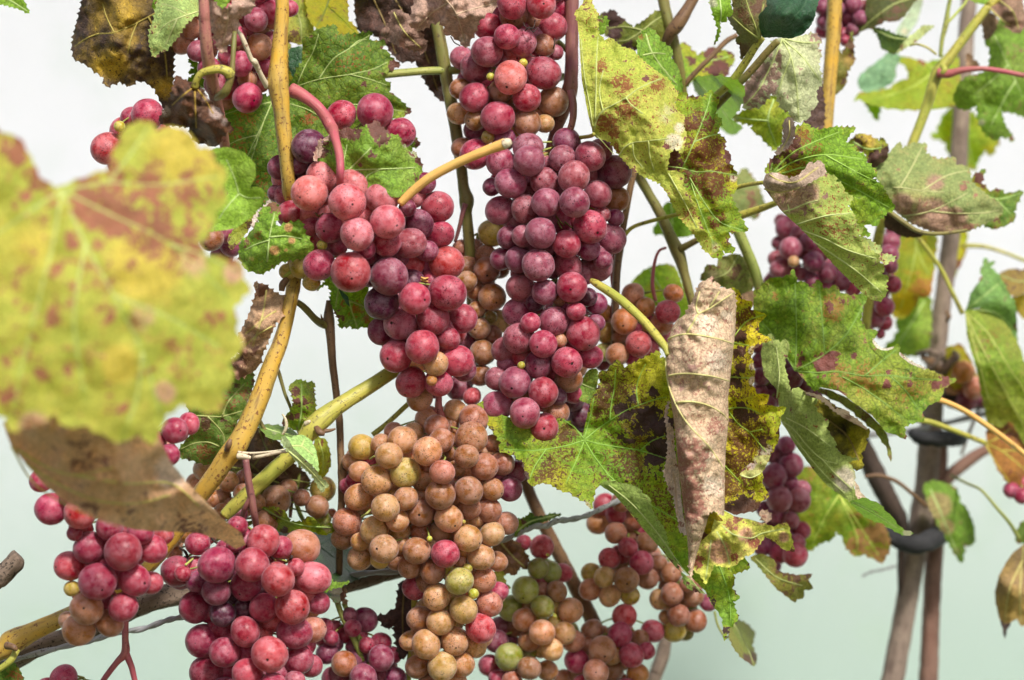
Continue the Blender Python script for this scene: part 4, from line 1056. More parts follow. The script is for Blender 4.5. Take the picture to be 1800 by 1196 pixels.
def build_wires():
    def wire(label, pts, w2=3.2):
        r = root('trellis_wire', P3(*pts[0][:3]), label, 'wire', 'wires of the trellis')
        cr = catmull([np.array(p, float) for p in pts], 10)
        for ph in (0, math.pi):
            q = [(p[0], p[1] + 1.9 * math.sin(i * .42 + ph), p[2] + .5 * math.cos(i * .42 + ph), p[3]) for i, p in enumerate(cr)]
            g = Geo().add(tube_geo(q, 8, 1, .02))
            g.obj('strand', cm('wire'), r)
    wire('grey twisted wire below the old wooden arm, bottom left', [(-30, 1178, 22, 7), (60, 1150, 22, 7), (130, 1133, 22, 7), (165, 1125, 22, 8), (205, 1112, 20, 8), (250, 1106, 18, 8), (290, 1092, 18, 8), (320, 1085, 20, 8), (400, 1070, 40, 8), (520, 1042, 50, 8), (620, 1012, 44, 8), (700, 1004, 44, 8)])
    wire('bright grey wire kinked upward right of the tan bunch', [(860, 958, 46, 7), (887, 949, 46, 7), (915, 936, 46, 8), (938, 926, 46, 9), (960, 925, 46, 8), (978, 916, 46, 8), (1000, 914, 48, 8), (1030, 907, 52, 7), (1060, 893, 60, 7), (1110, 870, 70, 7), (1200, 830, 90, 7), (1400, 780, 140, 7), (1600, 757, 190, 8), (1700, 735, 210, 8), (1820, 705, 230, 8)])
    wire('fine dark wire end poking left from behind the trunk', [(1515, 1014, 196, 2), (1530, 1006, 196, 2.5), (1550, 1002, 196, 2.5), (1576, 995, 198, 2.5)])


CMK2 = cane_mat((.17, .085, .06), (.27, .16, .12), (.05, .03, .025), .2, .8, 1.0, .5)
CMK3 = cane_mat((.045, .03, .025), (.09, .06, .045), (.015, .01, .01), .3, .8, .8, .9)
CMP = cane_mat((.40, .12, .13), (.40, .22, .13), (.20, .05, .06), .3, .6, 1.0, .4)
build_canes()
build_stakes()
build_wires()


# ------------------------------------------------------------------ leaves, nearest first
def leaves_left():
    r = leaf('1', 108, 335, -230, 'huge out of focus yellow green leaf with brown blotches, filling the left edge')
    blade(r, '1', [(-70, 160), (-30, 200), (0, 232), (38, 245), (45, 262), (58, 285), (70, 312), (98, 330), (112, 326), (150, 312), (190, 298), (200, 262), (222, 222), (262, 212), (275, 232), (300, 222), (335, 235), (350, 262),
          (372, 262), (378, 285), (400, 300), (392, 330), (400, 355), (380, 372), (372, 400), (352, 428), (362, 448), (400, 455), (425, 462), (428, 490), (442, 510), (428, 520), (412, 540), (415, 580), (428, 612), (402, 640),
          (410, 665), (392, 690), (388, 725), (350, 720), (318, 712), (292, 730), (282, 755), (268, 785), (245, 762), (205, 780), (185, 765), (150, 748), (120, 752), (95, 728), (70, 745), (40, 752), (18, 760), (10, 735), (-20, 720), (-80, 640)],
          [(108, 335, -232), (-60, 200, -240), (250, 250, -222), (400, 330, -205), (430, 510, -210), (270, 750, -226), (60, 700, -240), (-60, 500, -236), (200, 450, -238), (100, 560, -244)], 'yellow',
          [[(108, 335), (95, 420), (70, 520), (40, 640), (20, 740)], [(108, 335), (150, 430), (200, 520), (250, 620), (285, 740)], [(108, 335), (200, 380), (300, 430), (400, 520)], [(108, 335), (190, 322), (280, 325), (385, 310)], [(108, 335), (40, 380), (-60, 450)],
           [(150, 430), (130, 560), (150, 700)], [(200, 520), (300, 560), (400, 620)], [(190, 322), (230, 270), (260, 225)], [(250, 620), (240, 700), (215, 770)], [(300, 430), (360, 450), (420, 480)]],
          [(175, 360, 60, 'b', 1), (150, 345, 34, 'b', 1), (220, 380, 55, 'b', 1.1), (270, 405, 55, 'b', 1.1), (320, 425, 50, 'b', .9), (330, 330, 50, 'b', .7), (260, 330, 70, 'b', .75), (200, 330, 50, 'b', .8), (240, 280, 40, 'b', .45), (25, 260, 45, 'b', .7), (60, 350, 60, 'b', .45), (180, 440, 60, 'b', .4), (130, 520, 60, 'b', .35), (320, 620, 60, 'b', .35), (150, 620, 60, 'b', .35), (40, 600, 70, 'b', .4), (60, 320, 28, 'b', .8), (30, 280, 26, 'b', .7), (130, 420, 22, 'b', .8), (90, 560, 18, 'b', .8), (120, 650, 18, 'b', .7),
           (200, 500, 24, 'b', .7), (230, 570, 18, 'b', .6), (290, 690, 24, 'p', .9), (340, 460, 40, 'p', .7), (410, 480, 24, 'p', .9), (100, 470, 26, 'b', .5), (150, 470, 22, 'b', .6), (190, 545, 24, 'b', .6), (240, 470, 26, 'b', .5), (300, 540, 24, 'b', .5), (380, 560, 30, 'b', .45), (260, 650, 24, 'b', .6), (70, 650, 26, 'b', .6), (30, 480, 26, 'b', .5), (210, 720, 30, 'b', .45), (400, 440, 30, 'b', .5), (250, 560, 36, 'p', .6), (60, 750, 34, 'p', .9), (20, 700, 30, 'b', .7), (210, 640, 30, 'y'), (330, 270, 60, 'y'), (60, 430, 40, 'y', .5), (250, 470, 60, 'y')],
          (34, 6), 8, (1.2, .3), .8, vr=2.2, veincol=(.46, .50, .16), over=dict(Var=.5, Green=(.29, .40, .06), Yellow=(.64, .51, .09), Pale=(.66, .40, .24), Brown=(.26, .10, .05), YBase=.5, EdgeB=.35, Speck=.25, Spk=(.34, .12, .06), Vein=(.44, .50, .14), Retic=.1, VeinAmt=.6), vwidth=5)
    r = leaf('1', 60, 780, -120, 'brown withered leaf hanging under the big yellow one, its tip pointing right')
    blade(r, '1', [(5, 745), (30, 720), (110, 700), (200, 720), (275, 760), (300, 812), (330, 850), (360, 880), (395, 915), (425, 938), (432, 958), (415, 965), (385, 948), (350, 938), (300, 935), (240, 932), (190, 918), (150, 902), (110, 880), (75, 850), (45, 815), (20, 785)],
          [(20, 760, -150), (60, 840, -128), (150, 780, -158), (150, 900, -132), (260, 800, -134), (240, 930, -108), (330, 900, -96), (428, 955, -62), (200, 860, -140)], 'tan',
          [[(30, 790), (80, 820), (130, 835), (200, 822)], [(45, 815), (100, 850), (170, 880), (240, 885), (300, 870)], [(20, 785), (60, 850), (130, 895), (210, 928)], [(130, 835), (220, 850), (300, 850), (350, 890)]],
          [(150, 810, 60, 'b', .5), (330, 930, 34, 'b', .6), (230, 900, 26, 'b', .5), (300, 830, 40, 'p', .8), (160, 893, 22, 'b', .7)], (0, 0), 6, (6, 1.5), -3, rolly=13, vr=2.2, over=dict(Green=(.66, .39, .21), Yellow=(.72, .48, .27), Vein=(.56, .50, .14), YBase=.35, Speck=.1, Retic=.2, Trans=.3))
    blade(r, '1', [(122, 874, 0), (145, 878), (168, 888), (180, 900), (176, 905), (160, 902), (140, 893)], -136, 'dark', name='hollow_shade', teeth=(0, 0), crinkle=(.5, .2))  # dark sheet standing for the shade inside a hole in the leaf

    r = leaf('R1', 700, 130, 18, 'half dead dark brown leaf with ochre patches, top left against the white')
    blade(r, 'R1', [(440, -30), (420, 60), (395, 150), (378, 240), (388, 310), (440, 335), (480, 360), (545, 410), (555, 455), (630, 430), (680, 455), (715, 425), (760, 430), (815, 470), (850, 550), (870, 580), (905, 500), (912, 300), (930, 200), (900, 60), (860, -30)],
          [(440, 0, 22), (400, 200, 24), (550, 430, 18), (700, 200, 8), (860, 500, 22), (850, 50, 18), (600, 60, 10)], 'dark',
          [[(860, 45), (780, 90), (700, 130), (600, 172), (520, 178)], [(520, 178), (460, 200), (392, 245)], [(720, 120), (690, 200), (670, 280)], [(600, 172), (560, 90), (540, 20)], [(780, 90), (860, 260), (880, 420)]],
          [(640, 60, 130, 'y', .6), (560, 60, 80, 'y', .35), (590, 340, 70, 'y'), (530, 350, 50, 'y', .8), (880, 470, 60, 'y'), (690, 220, 40, 'y', .5), (480, 40, 60, 'p', .45), (430, 160, 50, 'p', .4)],
          (12, 5), 4, (3, 1), 1.5, vr=1.6, veincol=(.34, .27, .06), over=dict(Yellow=(.50, .32, .03), YBase=.02, Speck=.5, Vein=(.34, .27, .06), EdgeB=.1, Blotch=-.1))
    r = leaf('R1', 1045, 50, -4, 'small pale green leaf drooping over the half dead brown leaf')
    blade(r, 'R1', [(820, 40), (825, 0), (870, -30), (1060, -30), (1050, 70), (990, 110), (960, 150), (930, 200), (870, 270), (838, 272), (822, 305), (795, 280), (780, 205), (790, 150), (810, 100)],
          [(1045, 50, 2), (820, 290, -8), (800, 120, -6), (920, 100, -14)], 'under', [[(1045, 60), (930, 100), (860, 140), (815, 200)], [(930, 100), (900, 170), (870, 240)], [(985, 80), (910, 40), (850, 20)]],
          [(850, 280, 25, 'b', .6)], (10, 4), 4, (1.5, .5), over=dict(Green=(.34, .46, .14), YBase=.1, Speck=.25))
    blade(r, 'R1', [(815, 60), (800, 20), (830, -40), (960, -40), (900, 30)], 0, 'fresh', (), (), (10, 4), 4, name='folded_lobe')

    r = leaf('M', 600, 60, -44, 'crisp pinkish dead leaf scrap hanging before the top left bunch')
    blade(r, 'M', [(460, -30), (540, 10), (600, 70), (640, 60), (700, 0), (740, -30), (840, -30), (820, 60), (770, 110), (720, 100), (715, 200), (690, 250), (640, 320), (600, 380), (575, 350), (545, 240), (510, 140), (480, 60)],
          [(470, 0, -44), (600, 370, -40), (640, 100, -50), (820, 20, -42), (690, 200, -38)], 'pink', [[(640, 60), (640, 150), (605, 330)]], [(560, 120, 60, 'b', .3), (520, 60, 50, 'b', .25)], (14, 7), 3, (4, 2.2), 1, curl=4)
    blade(r, 'M', [(540, 20), (560, -30), (680, -30), (640, 30), (600, 90), (570, 90)], -40, 'fresh', (), (), (12, 3), 4, name='green_patch')
    r = leaf('M', 410, 610, -34, 'crumpled dark chocolate leaf dangling from a hooked pale stalk')
    blade(r, 'M', [(280, 530), (330, 560), (400, 590), (460, 620), (500, 690), (545, 745), (600, 790), (640, 850), (685, 915), (640, 930), (600, 965), (580, 1020), (540, 1032), (480, 1012), (420, 1000), (390, 960), (370, 895), (280, 885), (200, 880), (155, 850), (200, 760), (240, 680), (260, 600)],
          [(280, 530, -22), (410, 610, -36), (160, 850, -18), (300, 800, -38), (400, 900, -24), (500, 850, -42), (680, 915, -20), (540, 1030, -26), (560, 760, -30)], 'dark',
          [[(410, 610), (340, 660), (250, 740)], [(410, 610), (412, 720), (420, 900)], [(410, 610), (470, 680), (540, 800)]],
          [(200, 780, 60, 'p', .7), (250, 680, 40, 'p', .5), (560, 790, 60, 'p', .9), (500, 680, 50, 'p', .7), (620, 860, 40, 'p', .7), (500, 1010, 40, 'p', .6), (330, 800, 80, 'y', .4), (480, 930, 60, 'y', .5)], (12, 4), 3.5, (5, 2.2), 1.5, curl=-5,
          over=dict(Yellow=(.20, .075, .03), Pale=(.40, .30, .26), Vein=(.34, .22, .04)))
    tube(r, 'stalk', [(410, 610, -38, 14), (425, 560, -40, 12), (460, 515, -41, 13), (530, 492, -42, 15), (590, 488, -42, 16), (640, 505, -42, 18), (655, 520, -41, 22)], 'ygreen', win='M')
    tube(r, 'stalk', [(690, 225, -38, 8), (683, 330, -40, 9), (676, 440, -41, 9), (668, 525, -41, 12), (650, 590, -40, 14), (620, 650, -38, 16), (575, 680, -32, 14), (550, 695, -24, 9)], 'olive', win='M')

    r = leaf('1', 512, 150, 32, 'broad dark green leaf with rusty freckles behind the fork of the yellow cane')
    blade(r, '1', [(511, 145, 0), (520, 125), (531, 110, 0), (531, 67), (543, 65), (551, 56), (563, 50), (590, 44), (594, 62), (617, 61), (655, 57), (646, 72), (677, 72), (672, 86), (685, 94), (686, 100), (704, 115), (674, 129), (671, 136), (687, 150), (684, 162), (697, 170), (724, 197), (705, 207), (690, 209), (692, 225),
          (730, 240), (739, 255), (725, 260), (712, 300, 0), (640, 345, 0), (540, 370), (500, 375, 0), (470, 385), (440, 350), (405, 310), (392, 270), (385, 240), (388, 200), (370, 160, 0), (345, 152), (329, 142), (342, 130), (330, 128), (341, 120), (330, 104), (350, 112), (420, 150), (470, 170), (500, 160, 0)],
          [(500, 160, 34), (550, 60, 26), (700, 115, 34), (724, 197, 36), (735, 255, 38), (470, 380, 26), (390, 260, 30), (330, 110, 34), (600, 130, 24), (430, 250, 24), (600, 300, 34)], 'green',
          [[(515, 155), (560, 140), (615, 131), (655, 122), (680, 110)], [(560, 140), (585, 105), (615, 85), (650, 62)], [(522, 150), (537, 115), (550, 92), (560, 60)], [(478, 180), (463, 215), (452, 238), (435, 275), (425, 300)], [(452, 238), (420, 246), (392, 260)],
           [(485, 178), (440, 188), (404, 198), (388, 205)], [(510, 183), (545, 195), (590, 225), (640, 260)], [(600, 182), (660, 188), (715, 197)], [(440, 188), (400, 180), (350, 150)], [(615, 131), (650, 140), (680, 150)], [(615, 85), (630, 72), (645, 70)], [(463, 215), (440, 290), (440, 340)]],
          [(695, 118, 12, 'b', 1.2), (688, 122, 14, 'y', 1.2), (718, 197, 9, 'b', 1.2), (706, 200, 16, 'y', 1.2), (545, 205, 16, 'k'), (610, 100, 40, 'k', .5), (420, 250, 50, 'k', .5), (440, 330, 40, 'k', .7), (430, 210, 30, 'k', .6), (640, 148, 6, 'b'), (735, 252, 8, 'b')],
          (11, 4.5), 4, (2, .5), 1.1, vr=1.1, vwidth=3.5, over=dict(Spk=(.26, .07, .02), EdgeB=.25))

    r = leaf('A', 725, 650, -14, 'yellow green leaf with a burnt brown rim lying on top of the large red bunch')
    blade(r, 'A', [(560, 490), (545, 530), (620, 620, 0), (700, 700, 0), (800, 740, 0), (980, 800, 0), (1120, 790), (1180, 740), (1250, 690), (1290, 580), (1280, 540), (1230, 460), (1215, 485), (1150, 400), (1130, 360), (1060, 340), (1000, 290), (975, 250), (930, 270), (880, 290), (800, 310), (740, 300), (700, 340), (650, 360), (600, 385)],
          [(560, 490, -20), (720, 660, -17), (700, 340, -22), (970, 260, -26), (1100, 360, -24), (1280, 560, -16), (1120, 780, -25), (900, 500, -32)], 'fresh',
          [[(730, 640), (830, 540), (930, 440)], [(730, 640), (800, 600), (1000, 590), (1240, 580)], [(730, 630), (740, 520), (760, 420)], [(880, 730), (900, 640), (1000, 590)]],
          [(760, 330, 70, 'b', 1.2), (830, 350, 50, 'b'), (980, 310, 70, 'b', 1.2), (1010, 390, 55, 'b'), (920, 470, 45, 'b', .9), (600, 450, 50, 'b'), (1270, 530, 30, 'b'), (1080, 390, 90, 'y'), (1200, 480, 60, 'y'), (1210, 650, 90, 'y'), (850, 560, 26, 'b', .9), (700, 360, 40, 'b'), (1230, 480, 40, 'p', .9), (1170, 420, 30, 'p', .8)],
          (12, 3.5), 3.5, (2.5, .7), 1, over=dict(YBase=.2, Speck=.25, Spk=(.14, .03, .03), EdgeB=.45, Brown=(.13, .055, .04)))
    blade(r, 'A', [(575, 370), (583, 430), (580, 490), (552, 515), (535, 535), (523, 520), (540, 460), (555, 420)], -24, 'pink', (), (), (10, 4), 3, name='dry_edge')
    blade(r, 'A', [(585, 385), (620, 362), (660, 352), (665, 370), (620, 390)], -24, 'pink', (), (), (10, 4), 3, name='dry_edge')

    r = leaf('R1', 1255, 1022, -56, 'small plain light green leaf beside the big yellow leaf')
    blade(r, 'R1', [(1060, 830), (1085, 800), (1130, 780), (1200, 775), (1280, 800), (1340, 860), (1345, 930), (1310, 990), (1270, 1008), (1256, 1020), (1300, 995), (1335, 983), (1375, 990), (1395, 1020), (1370, 1090), (1310, 1150), (1240, 1200), (1180, 1210), (1090, 1220), (1060, 1000)],
          [(1255, 1020, -54), (1090, 800, -62), (1340, 880, -60), (1390, 1020, -62), (1200, 1200, -54), (1100, 1100, -58)], 'fresh', [[(1256, 1020), (1230, 930), (1190, 840)], [(1256, 1020), (1300, 1040), (1370, 1040)], [(1256, 1020), (1200, 1080), (1150, 1150)]], (), (6, 1.2), 4, (1.2, .2), .9, vr=1,
          over=dict(Green=(.26, .42, .05), Yellow=(.34, .48, .09), YBase=.25, Speck=0, EdgeB=0, Retic=.15))
    r = leaf('A', 215, 1070, -22, 'ragged green leaf with orange scabs left of the pink berries')
    blade(r, 'A', [(10, 1110), (60, 1060), (140, 960), (150, 880), (240, 820), (290, 880), (260, 960), (245, 1010), (340, 970), (435, 955), (470, 1050), (530, 1140), (460, 1210), (300, 1240), (230, 1290), (150, 1330), (40, 1290), (0, 1200)],
          [(10, 1110, -20), (250, 830, -18), (220, 1070, -26), (430, 960, -24), (520, 1140, -20), (150, 1320, -18)], 'fresh',
          [[(200, 1240), (215, 1070), (250, 900)], [(215, 1070), (320, 1060), (440, 1080)], [(215, 1090), (120, 1120), (40, 1160)]],
          [(250, 860, 50, 'b', .9), (350, 1000, 40, 'p', .9), (370, 1090, 35, 'p', .8), (250, 1160, 45, 'p', .9), (60, 1130, 45, 'b', .8), (130, 1060, 40, 'k', 1), (90, 1220, 30, 'p', .6), (330, 1160, 22, 'p', .7)], (13, 5), 3.5, (2.4, .8), 1, curl=3,
          over=dict(Pale=(.62, .34, .14), Speck=.3, YBase=.3, EdgeB=.35))
    blade(r, 'A', [(215, 800), (230, 850), (180, 880), (150, 920), (120, 990), (90, 1000), (100, 930), (140, 880), (190, 840)], -16, 'pink', (), (), (10, 4), 3, name='dry_edge', over=dict(Green=(.7, .62, .58)))
    blade(r, 'A', [(0, 960), (60, 900), (125, 890), (110, 950), (70, 1010), (10, 1100), (-60, 1160), (-80, 1080)], -6, 'olive', (), (), (12, 3), 4, name='folded_lobe', over=dict(Green=(.24, .30, .04), Yellow=(.4, .4, .06)))

    r = leaf('R4', 1400, 330, 4, 'shrivelled tan leaf hanging behind the middle of the yellow cane')
    blade(r, 'R4', [(1335, 290), (1390, 300), (1440, 340), (1505, 370), (1510, 450), (1450, 500), (1425, 560), (1385, 650), (1365, 720), (1330, 760), (1240, 800), (1215, 700), (1260, 665), (1240, 640), (1280, 600), (1250, 580), (1300, 480), (1330, 400), (1345, 340)],
          [(1340, 300, 6), (1500, 420, 8), (1300, 560, 0), (1400, 480, -6), (1240, 780, 8), (1350, 680, -2)], 'tan', [[(1400, 330), (1380, 460), (1330, 620)], [(1450, 440), (1400, 470), (1290, 560)], [(1430, 520), (1360, 560), (1290, 620)]],
          [(1260, 690, 50, 'b', 1.3), (1380, 330, 50, 'b', 1.1), (1340, 640, 30, 'b', .7), (1260, 760, 50, 'b')], (12, 5), 3, (5, 2), 1.5, curl=4)
    r = leaf('L', 640, 230, 16, 'speckled drab green leaf behind the lower part of the yellow cane, left side')
    blade(r, 'L', [(380, -120), (560, -110), (620, -20), (625, 60), (600, 130), (560, 240), (510, 320), (470, 420), (420, 530), (360, 600), (300, 630), (200, 600), (95, 575), (80, 545), (130, 480), (170, 430), (200, 330), (150, 200), (250, 50)],
          [(400, -80, 20), (620, 60, 18), (90, 560, 20), (300, 300, 10), (380, 580, 24), (400, 120, 14)], 'olive',
          [[(150, 290), (240, 285), (380, 292), (460, 275), (545, 250)], [(380, 500), (300, 470), (200, 480), (110, 520)], [(400, 292), (450, 180), (560, 60)], [(300, 290), (400, 400), (420, 480)]],
          [(300, 320, 70, 'b', 1.1), (420, 320, 40, 'b', .8), (500, 70, 40, 'b', .9), (560, 120, 40, 'k', 1), (450, 180, 60, 'k', .8), (280, 530, 80, 'k', .8)], (12, 4), 4, (2, .8), 1.1, over=dict(Speck=.6, Green=(.10, .19, .03), Yellow=(.22, .27, .06), Spk=(.20, .07, .03)))
    r = leaf('L', 800, 480, 40, 'dull brown dead leaf in the tangle behind the canes')
    blade(r, 'L', [(500, 560), (580, 460), (640, 370), (700, 375), (790, 460), (840, 520), (900, 620), (1000, 700), (1020, 760), (960, 830), (860, 850), (760, 860), (640, 840), (520, 760), (440, 700)],
          [(640, 380, 30), (1010, 740, 42), (700, 600, 34), (500, 700, 44), (850, 840, 46)], 'dark', [[(660, 380), (720, 520), (860, 700)], [(720, 520), (620, 640), (560, 760)], [(600, 620), (670, 690), (720, 780)]], [(700, 450, 90, 'y', .7), (640, 600, 60, 'y', .5), (560, 650, 60, 'y', .4)], (12, 4), 4, (4, 1.5), 1,
          over=dict(Green=(.11, .06, .04), Yellow=(.24, .14, .08), Vein=(.25, .23, .07)))
    r = leaf('L', 940, 360, 20, 'narrow upright leaf, yellow green with brown spots, above the cane joint')
    blade(r, 'L', [(870, 80), (900, 50), (940, 30), (1000, 50), (1055, 55), (1045, 90), (1052, 150), (1062, 270), (1000, 340), (930, 390), (880, 370), (820, 340), (845, 290), (880, 250), (905, 190), (890, 130)],
          [(940, 30, 20), (1060, 60, 24), (940, 380, 16), (820, 340, 20), (960, 180, 10)], 'mixed', [[(940, 370), (960, 240), (960, 60)]], [(930, 110, 50, 'b', .9), (960, 190, 50, 'b'), (990, 230, 40, 'b', .9), (950, 300, 50, 'b', .9), (890, 300, 30, 'b', .8)], (10, 4), 3.5, (2.5, 1), 1, over=dict(YBase=.5, Yellow=(.38, .36, .05)))
    r = leaf('L', 1100, 450, 30, 'yellowing tongue of leaf just below the cane joint')
    blade(r, 'L', [(1060, 430), (1130, 450), (1158, 530), (1168, 620), (1140, 690), (1105, 722), (1040, 700), (1060, 600), (1040, 520)], [(1060, 440, 30), (1165, 600, 32), (1100, 600, 26), (1090, 720, 34)], 'yellow', [[(1080, 450), (1110, 560), (1105, 690)]], [(1090, 480, 30, 'b'), (1110, 540, 20, 'b', .8)], (12, 2.5), 4, (2, .6), .8, over=dict(Green=(.26, .34, .04), Yellow=(.48, .42, .05)))
    r = leaf('L', 740, 360, 18, 'small green leaf lying behind the meeting of the two canes')
    blade(r, 'L', [(640, 345), (700, 345), (760, 350), (830, 360), (900, 385), (940, 430), (860, 450), (800, 455), (740, 445), (690, 400)], [(650, 345, 20), (930, 430, 22), (780, 400, 14)], 'fresh', [[(650, 350), (760, 390), (900, 420)]], [(770, 400, 30, 'p', .6)], (12, 3), 4, (1.5, .6), .8, over=dict(Green=(.13, .28, .04)))
    r = leaf('L', 865, 530, -14, 'tiny pale green folded leaf in front of the slanting green cane')
    blade(r, 'L', [(845, 425, 0), (890, 440), (925, 422), (970, 420), (1020, 450), (1055, 510), (1068, 560), (1078, 610), (1080, 680), (1000, 600, 0), (930, 540, 0), (870, 480, 0)], [(850, 430, -14), (1060, 520, -12), (960, 450, -11), (1078, 680, -16), (900, 510, -19)], 'under',
          [[(865, 500), (960, 500), (1040, 560)], [(960, 500), (980, 450)]], (), (9, 2), 3, (1, .4), .8, over=dict(Green=(.33, .52, .16), Yellow=(.42, .56, .22), YBase=.2, Speck=.15))
    blade(r, 'L', [(845, 425), (812, 452), (830, 490), (865, 540), (900, 580), (960, 640), (1030, 700), (1065, 760), (1085, 800), (1108, 825), (1128, 795), (1152, 780), (1140, 755), (1110, 730), (1078, 700), (1020, 620, 0), (960, 565, 0), (900, 510, 0), (870, 455, 0)], [(812, 455, -18), (860, 540, -20), (1020, 690, -18), (1110, 825, -14), (1000, 590, -22)], 'under',
          [[(865, 530), (960, 610), (1050, 700), (1120, 780)]], (), (9, 3), 3, (1, .4), .8, name='folded_lobe', over=dict(Green=(.46, .58, .27), Yellow=(.5, .6, .3), YBase=.2, Speck=.2))
    tube(r, 'stalk', [(625, 575, -10, 9), (655, 572, -12, 7), (720, 560, -13, 6.5), (800, 542, -15, 6), (860, 533, -17, 6)], 'pale', win='L')

    r = leaf('W', 900, 100, 52, 'large nearly black dead leaf behind the green one, top centre')
    blade(r, 'W', [(570, -30), (860, -30), (1000, -30), (1060, 100), (1110, 160), (1150, 300), (1185, 480), (1205, 640), (1217, 720), (1160, 695), (1090, 610), (1040, 520), (1000, 430), (890, 435), (830, 370), (780, 290), (700, 240), (620, 232), (590, 180), (575, 60)],
          [(580, 0, 50), (900, 100, 44), (1200, 700, 54), (1000, 430, 50), (620, 220, 52), (1100, 300, 46)], 'dark', [[(700, -20), (800, 200), (860, 380)], [(860, 0), (1040, 300), (1160, 640)]], [(1100, 470, 80, 'y', .4), (700, 100, 100, 'y', .25)], (14, 4), 5, (3, 1), 1,
          over=dict(Green=(.035, .02, .014), Yellow=(.16, .07, .05), Spk=(.02, .01, .008)))
    r = leaf('W', 960, 200, 36, 'grey pink dead leaf scrap standing out on the black leaf')
    blade(r, 'W', [(830, 70), (880, 70), (960, 110), (970, 190), (1040, 230), (1085, 320), (1060, 372), (980, 350), (900, 330), (830, 300), (750, 240), (790, 190), (830, 130)], [(830, 70, 34), (1080, 330, 34), (760, 240, 36), (920, 220, 26)], 'tan', [[(850, 90), (920, 220), (1040, 340)]], [(900, 300, 40, 'b', .5)], (12, 5), 3.5, (4, 1.6), 1, curl=3, over=dict(Green=(.26, .155, .115), Yellow=(.36, .22, .16)))
    r = leaf('W', 1250, 0, -14, 'curled pinkish tan dead leaf hanging over the top of the upper bunch')
    blade(r, 'W', [(1000, -30), (1580, -30), (1565, 60), (1500, 95), (1450, 150), (1420, 230), (1390, 280), (1355, 340), (1310, 290), (1250, 250), (1200, 245), (1205, 190), (1170, 150), (1110, 165), (1070, 200), (1040, 215), (960, 185), (975, 90)],
          [(1000, -20, -10), (1560, 20, -14), (1355, 330, -8), (1200, 60, -22), (1000, 180, -8), (1200, 230, -10), (1400, 150, -20)], 'pink', [[(1200, -20), (1290, 100), (1350, 300)], [(1290, 100), (1420, 60), (1540, 30)], [(1230, 20), (1120, 90), (1020, 190)]],
          [(1260, 60, 60, 'b', .3), (1100, 60, 50, 'b', .25), (1400, 60, 50, 'b', .3), (1080, 130, 16, 'b', 1.4), (1340, 270, 40, 'p', .9)], (13, 5), 3.5, (5, 2), 1.5, curl=5, over=dict(Green=(.42, .26, .20), Yellow=(.56, .38, .28)))
    r = leaf('W', 400, 0, 62, 'bright yellow leaf with holes behind the top of the yellow cane')
    blade(r, 'W', [(215, 30), (225, -30), (520, -30), (530, 150), (570, 180), (610, 245), (560, 270), (450, 260), (330, 230), (260, 160), (225, 90)], [(220, 0, 62), (600, 240, 64), (400, 80, 56)], 'yellow', [[(400, -20), (360, 90), (300, 200)], [(380, 40), (480, 130), (580, 230)]], [(330, 130, 30, 'b'), (420, 60, 40, 'b', .7), (580, 180, 40, 'y')], (12, 4), 4.5, (2.5, .8), 1, over=dict(Green=(.36, .38, .03), Yellow=(.66, .50, .02)))
    r = leaf('W', 150, 60, 56, 'mottled olive leaf just right of the top of the yellow cane')
    blade(r, 'W', [(60, -20), (215, -20), (240, 120), (290, 215), (215, 312), (150, 305), (105, 285), (130, 340), (188, 480), (130, 600), (60, 640), (20, 300)], [(60, 0, 56), (280, 210, 58), (130, 590, 60), (120, 250, 50)], 'olive', [[(130, 0), (190, 150), (200, 300)]], [(160, 260, 60, 'k', 1.3), (150, 450, 60, 'k', 1.4), (160, 230, 40, 'b', .8), (140, 500, 60, 'y', .8)], (12, 3), 4.5, (2, .8), 1, over=dict(Green=(.22, .26, .05), Yellow=(.5, .42, .06)))
    r = leaf('W', 150, 400, 60, 'bluish green leaf sliver between cane and broad dark green leaf')
    blade(r, 'W', [(110, 345), (200, 322), (215, 420), (200, 500), (150, 580), (115, 480)], 44, 'deep', (), (), (10, 2), 5)
    r = leaf('1', 20, 0, 30, 'green leaf tip poking in at the top left corner')
    blade(r, '1', [(-60, -20), (-10, -30), (38, -12), (42, 2), (52, 24), (30, 15), (5, 8), (-20, 10)], [(-10, -10, 30), (50, 22, 24)], 'fresh', [[(-20, -10), (15, 0), (48, 20)]], (), (10, 3), 4, (1.5, .5), over=dict(Green=(.2, .34, .04)))
    r = leaf('1', -5, 1160, 24, 'dark green leaf corner at the bottom left')
    blade(r, '1', [(-50, 1160), (0, 1168), (24, 1164), (36, 1180), (42, 1196), (46, 1215), (-50, 1230)], 10, 'green', (), [(30, 1190, 20, 'k', 1)], (10, 3), 4)

    r = leaf('B', 640, 220, 22, 'speckled green leaf under the left side of the large red bunch')
    blade(r, 'B', [(560, 150, 0), (720, 100, 0), (920, 200, 0), (900, 380), (970, 480), (930, 565), (900, 545), (860, 540), (820, 555), (780, 535), (740, 540), (708, 545), (700, 480), (670, 430), (640, 350), (650, 290), (625, 250), (600, 245), (545, 290), (565, 260), (605, 222)],
          [(600, 240, 24), (960, 500, 30), (710, 540, 20), (800, 350, 16)], 'green', [[(640, 200), (760, 350), (830, 540)], [(760, 350), (880, 400), (950, 470)], [(700, 280), (680, 400)]], [(820, 420, 70, 'k', 1.3), (900, 480, 40, 'k', 1.2), (730, 380, 40, 'k', 1)], (9, 4), 3.5, (1.8, .5), 1,
          over=dict(Green=(.13, .27, .03), Yellow=(.3, .36, .05)))
    blade(r, 'B', [(700, 270), (740, 300), (770, 330), (780, 400), (750, 370), (720, 320)], 8, 'deep', (), (), (0, 0), 4, name='folded_lobe')

    r = leaf('L', 760, 960, 12, 'wavy green leaf rim with burnt spots above the crimson bunch')
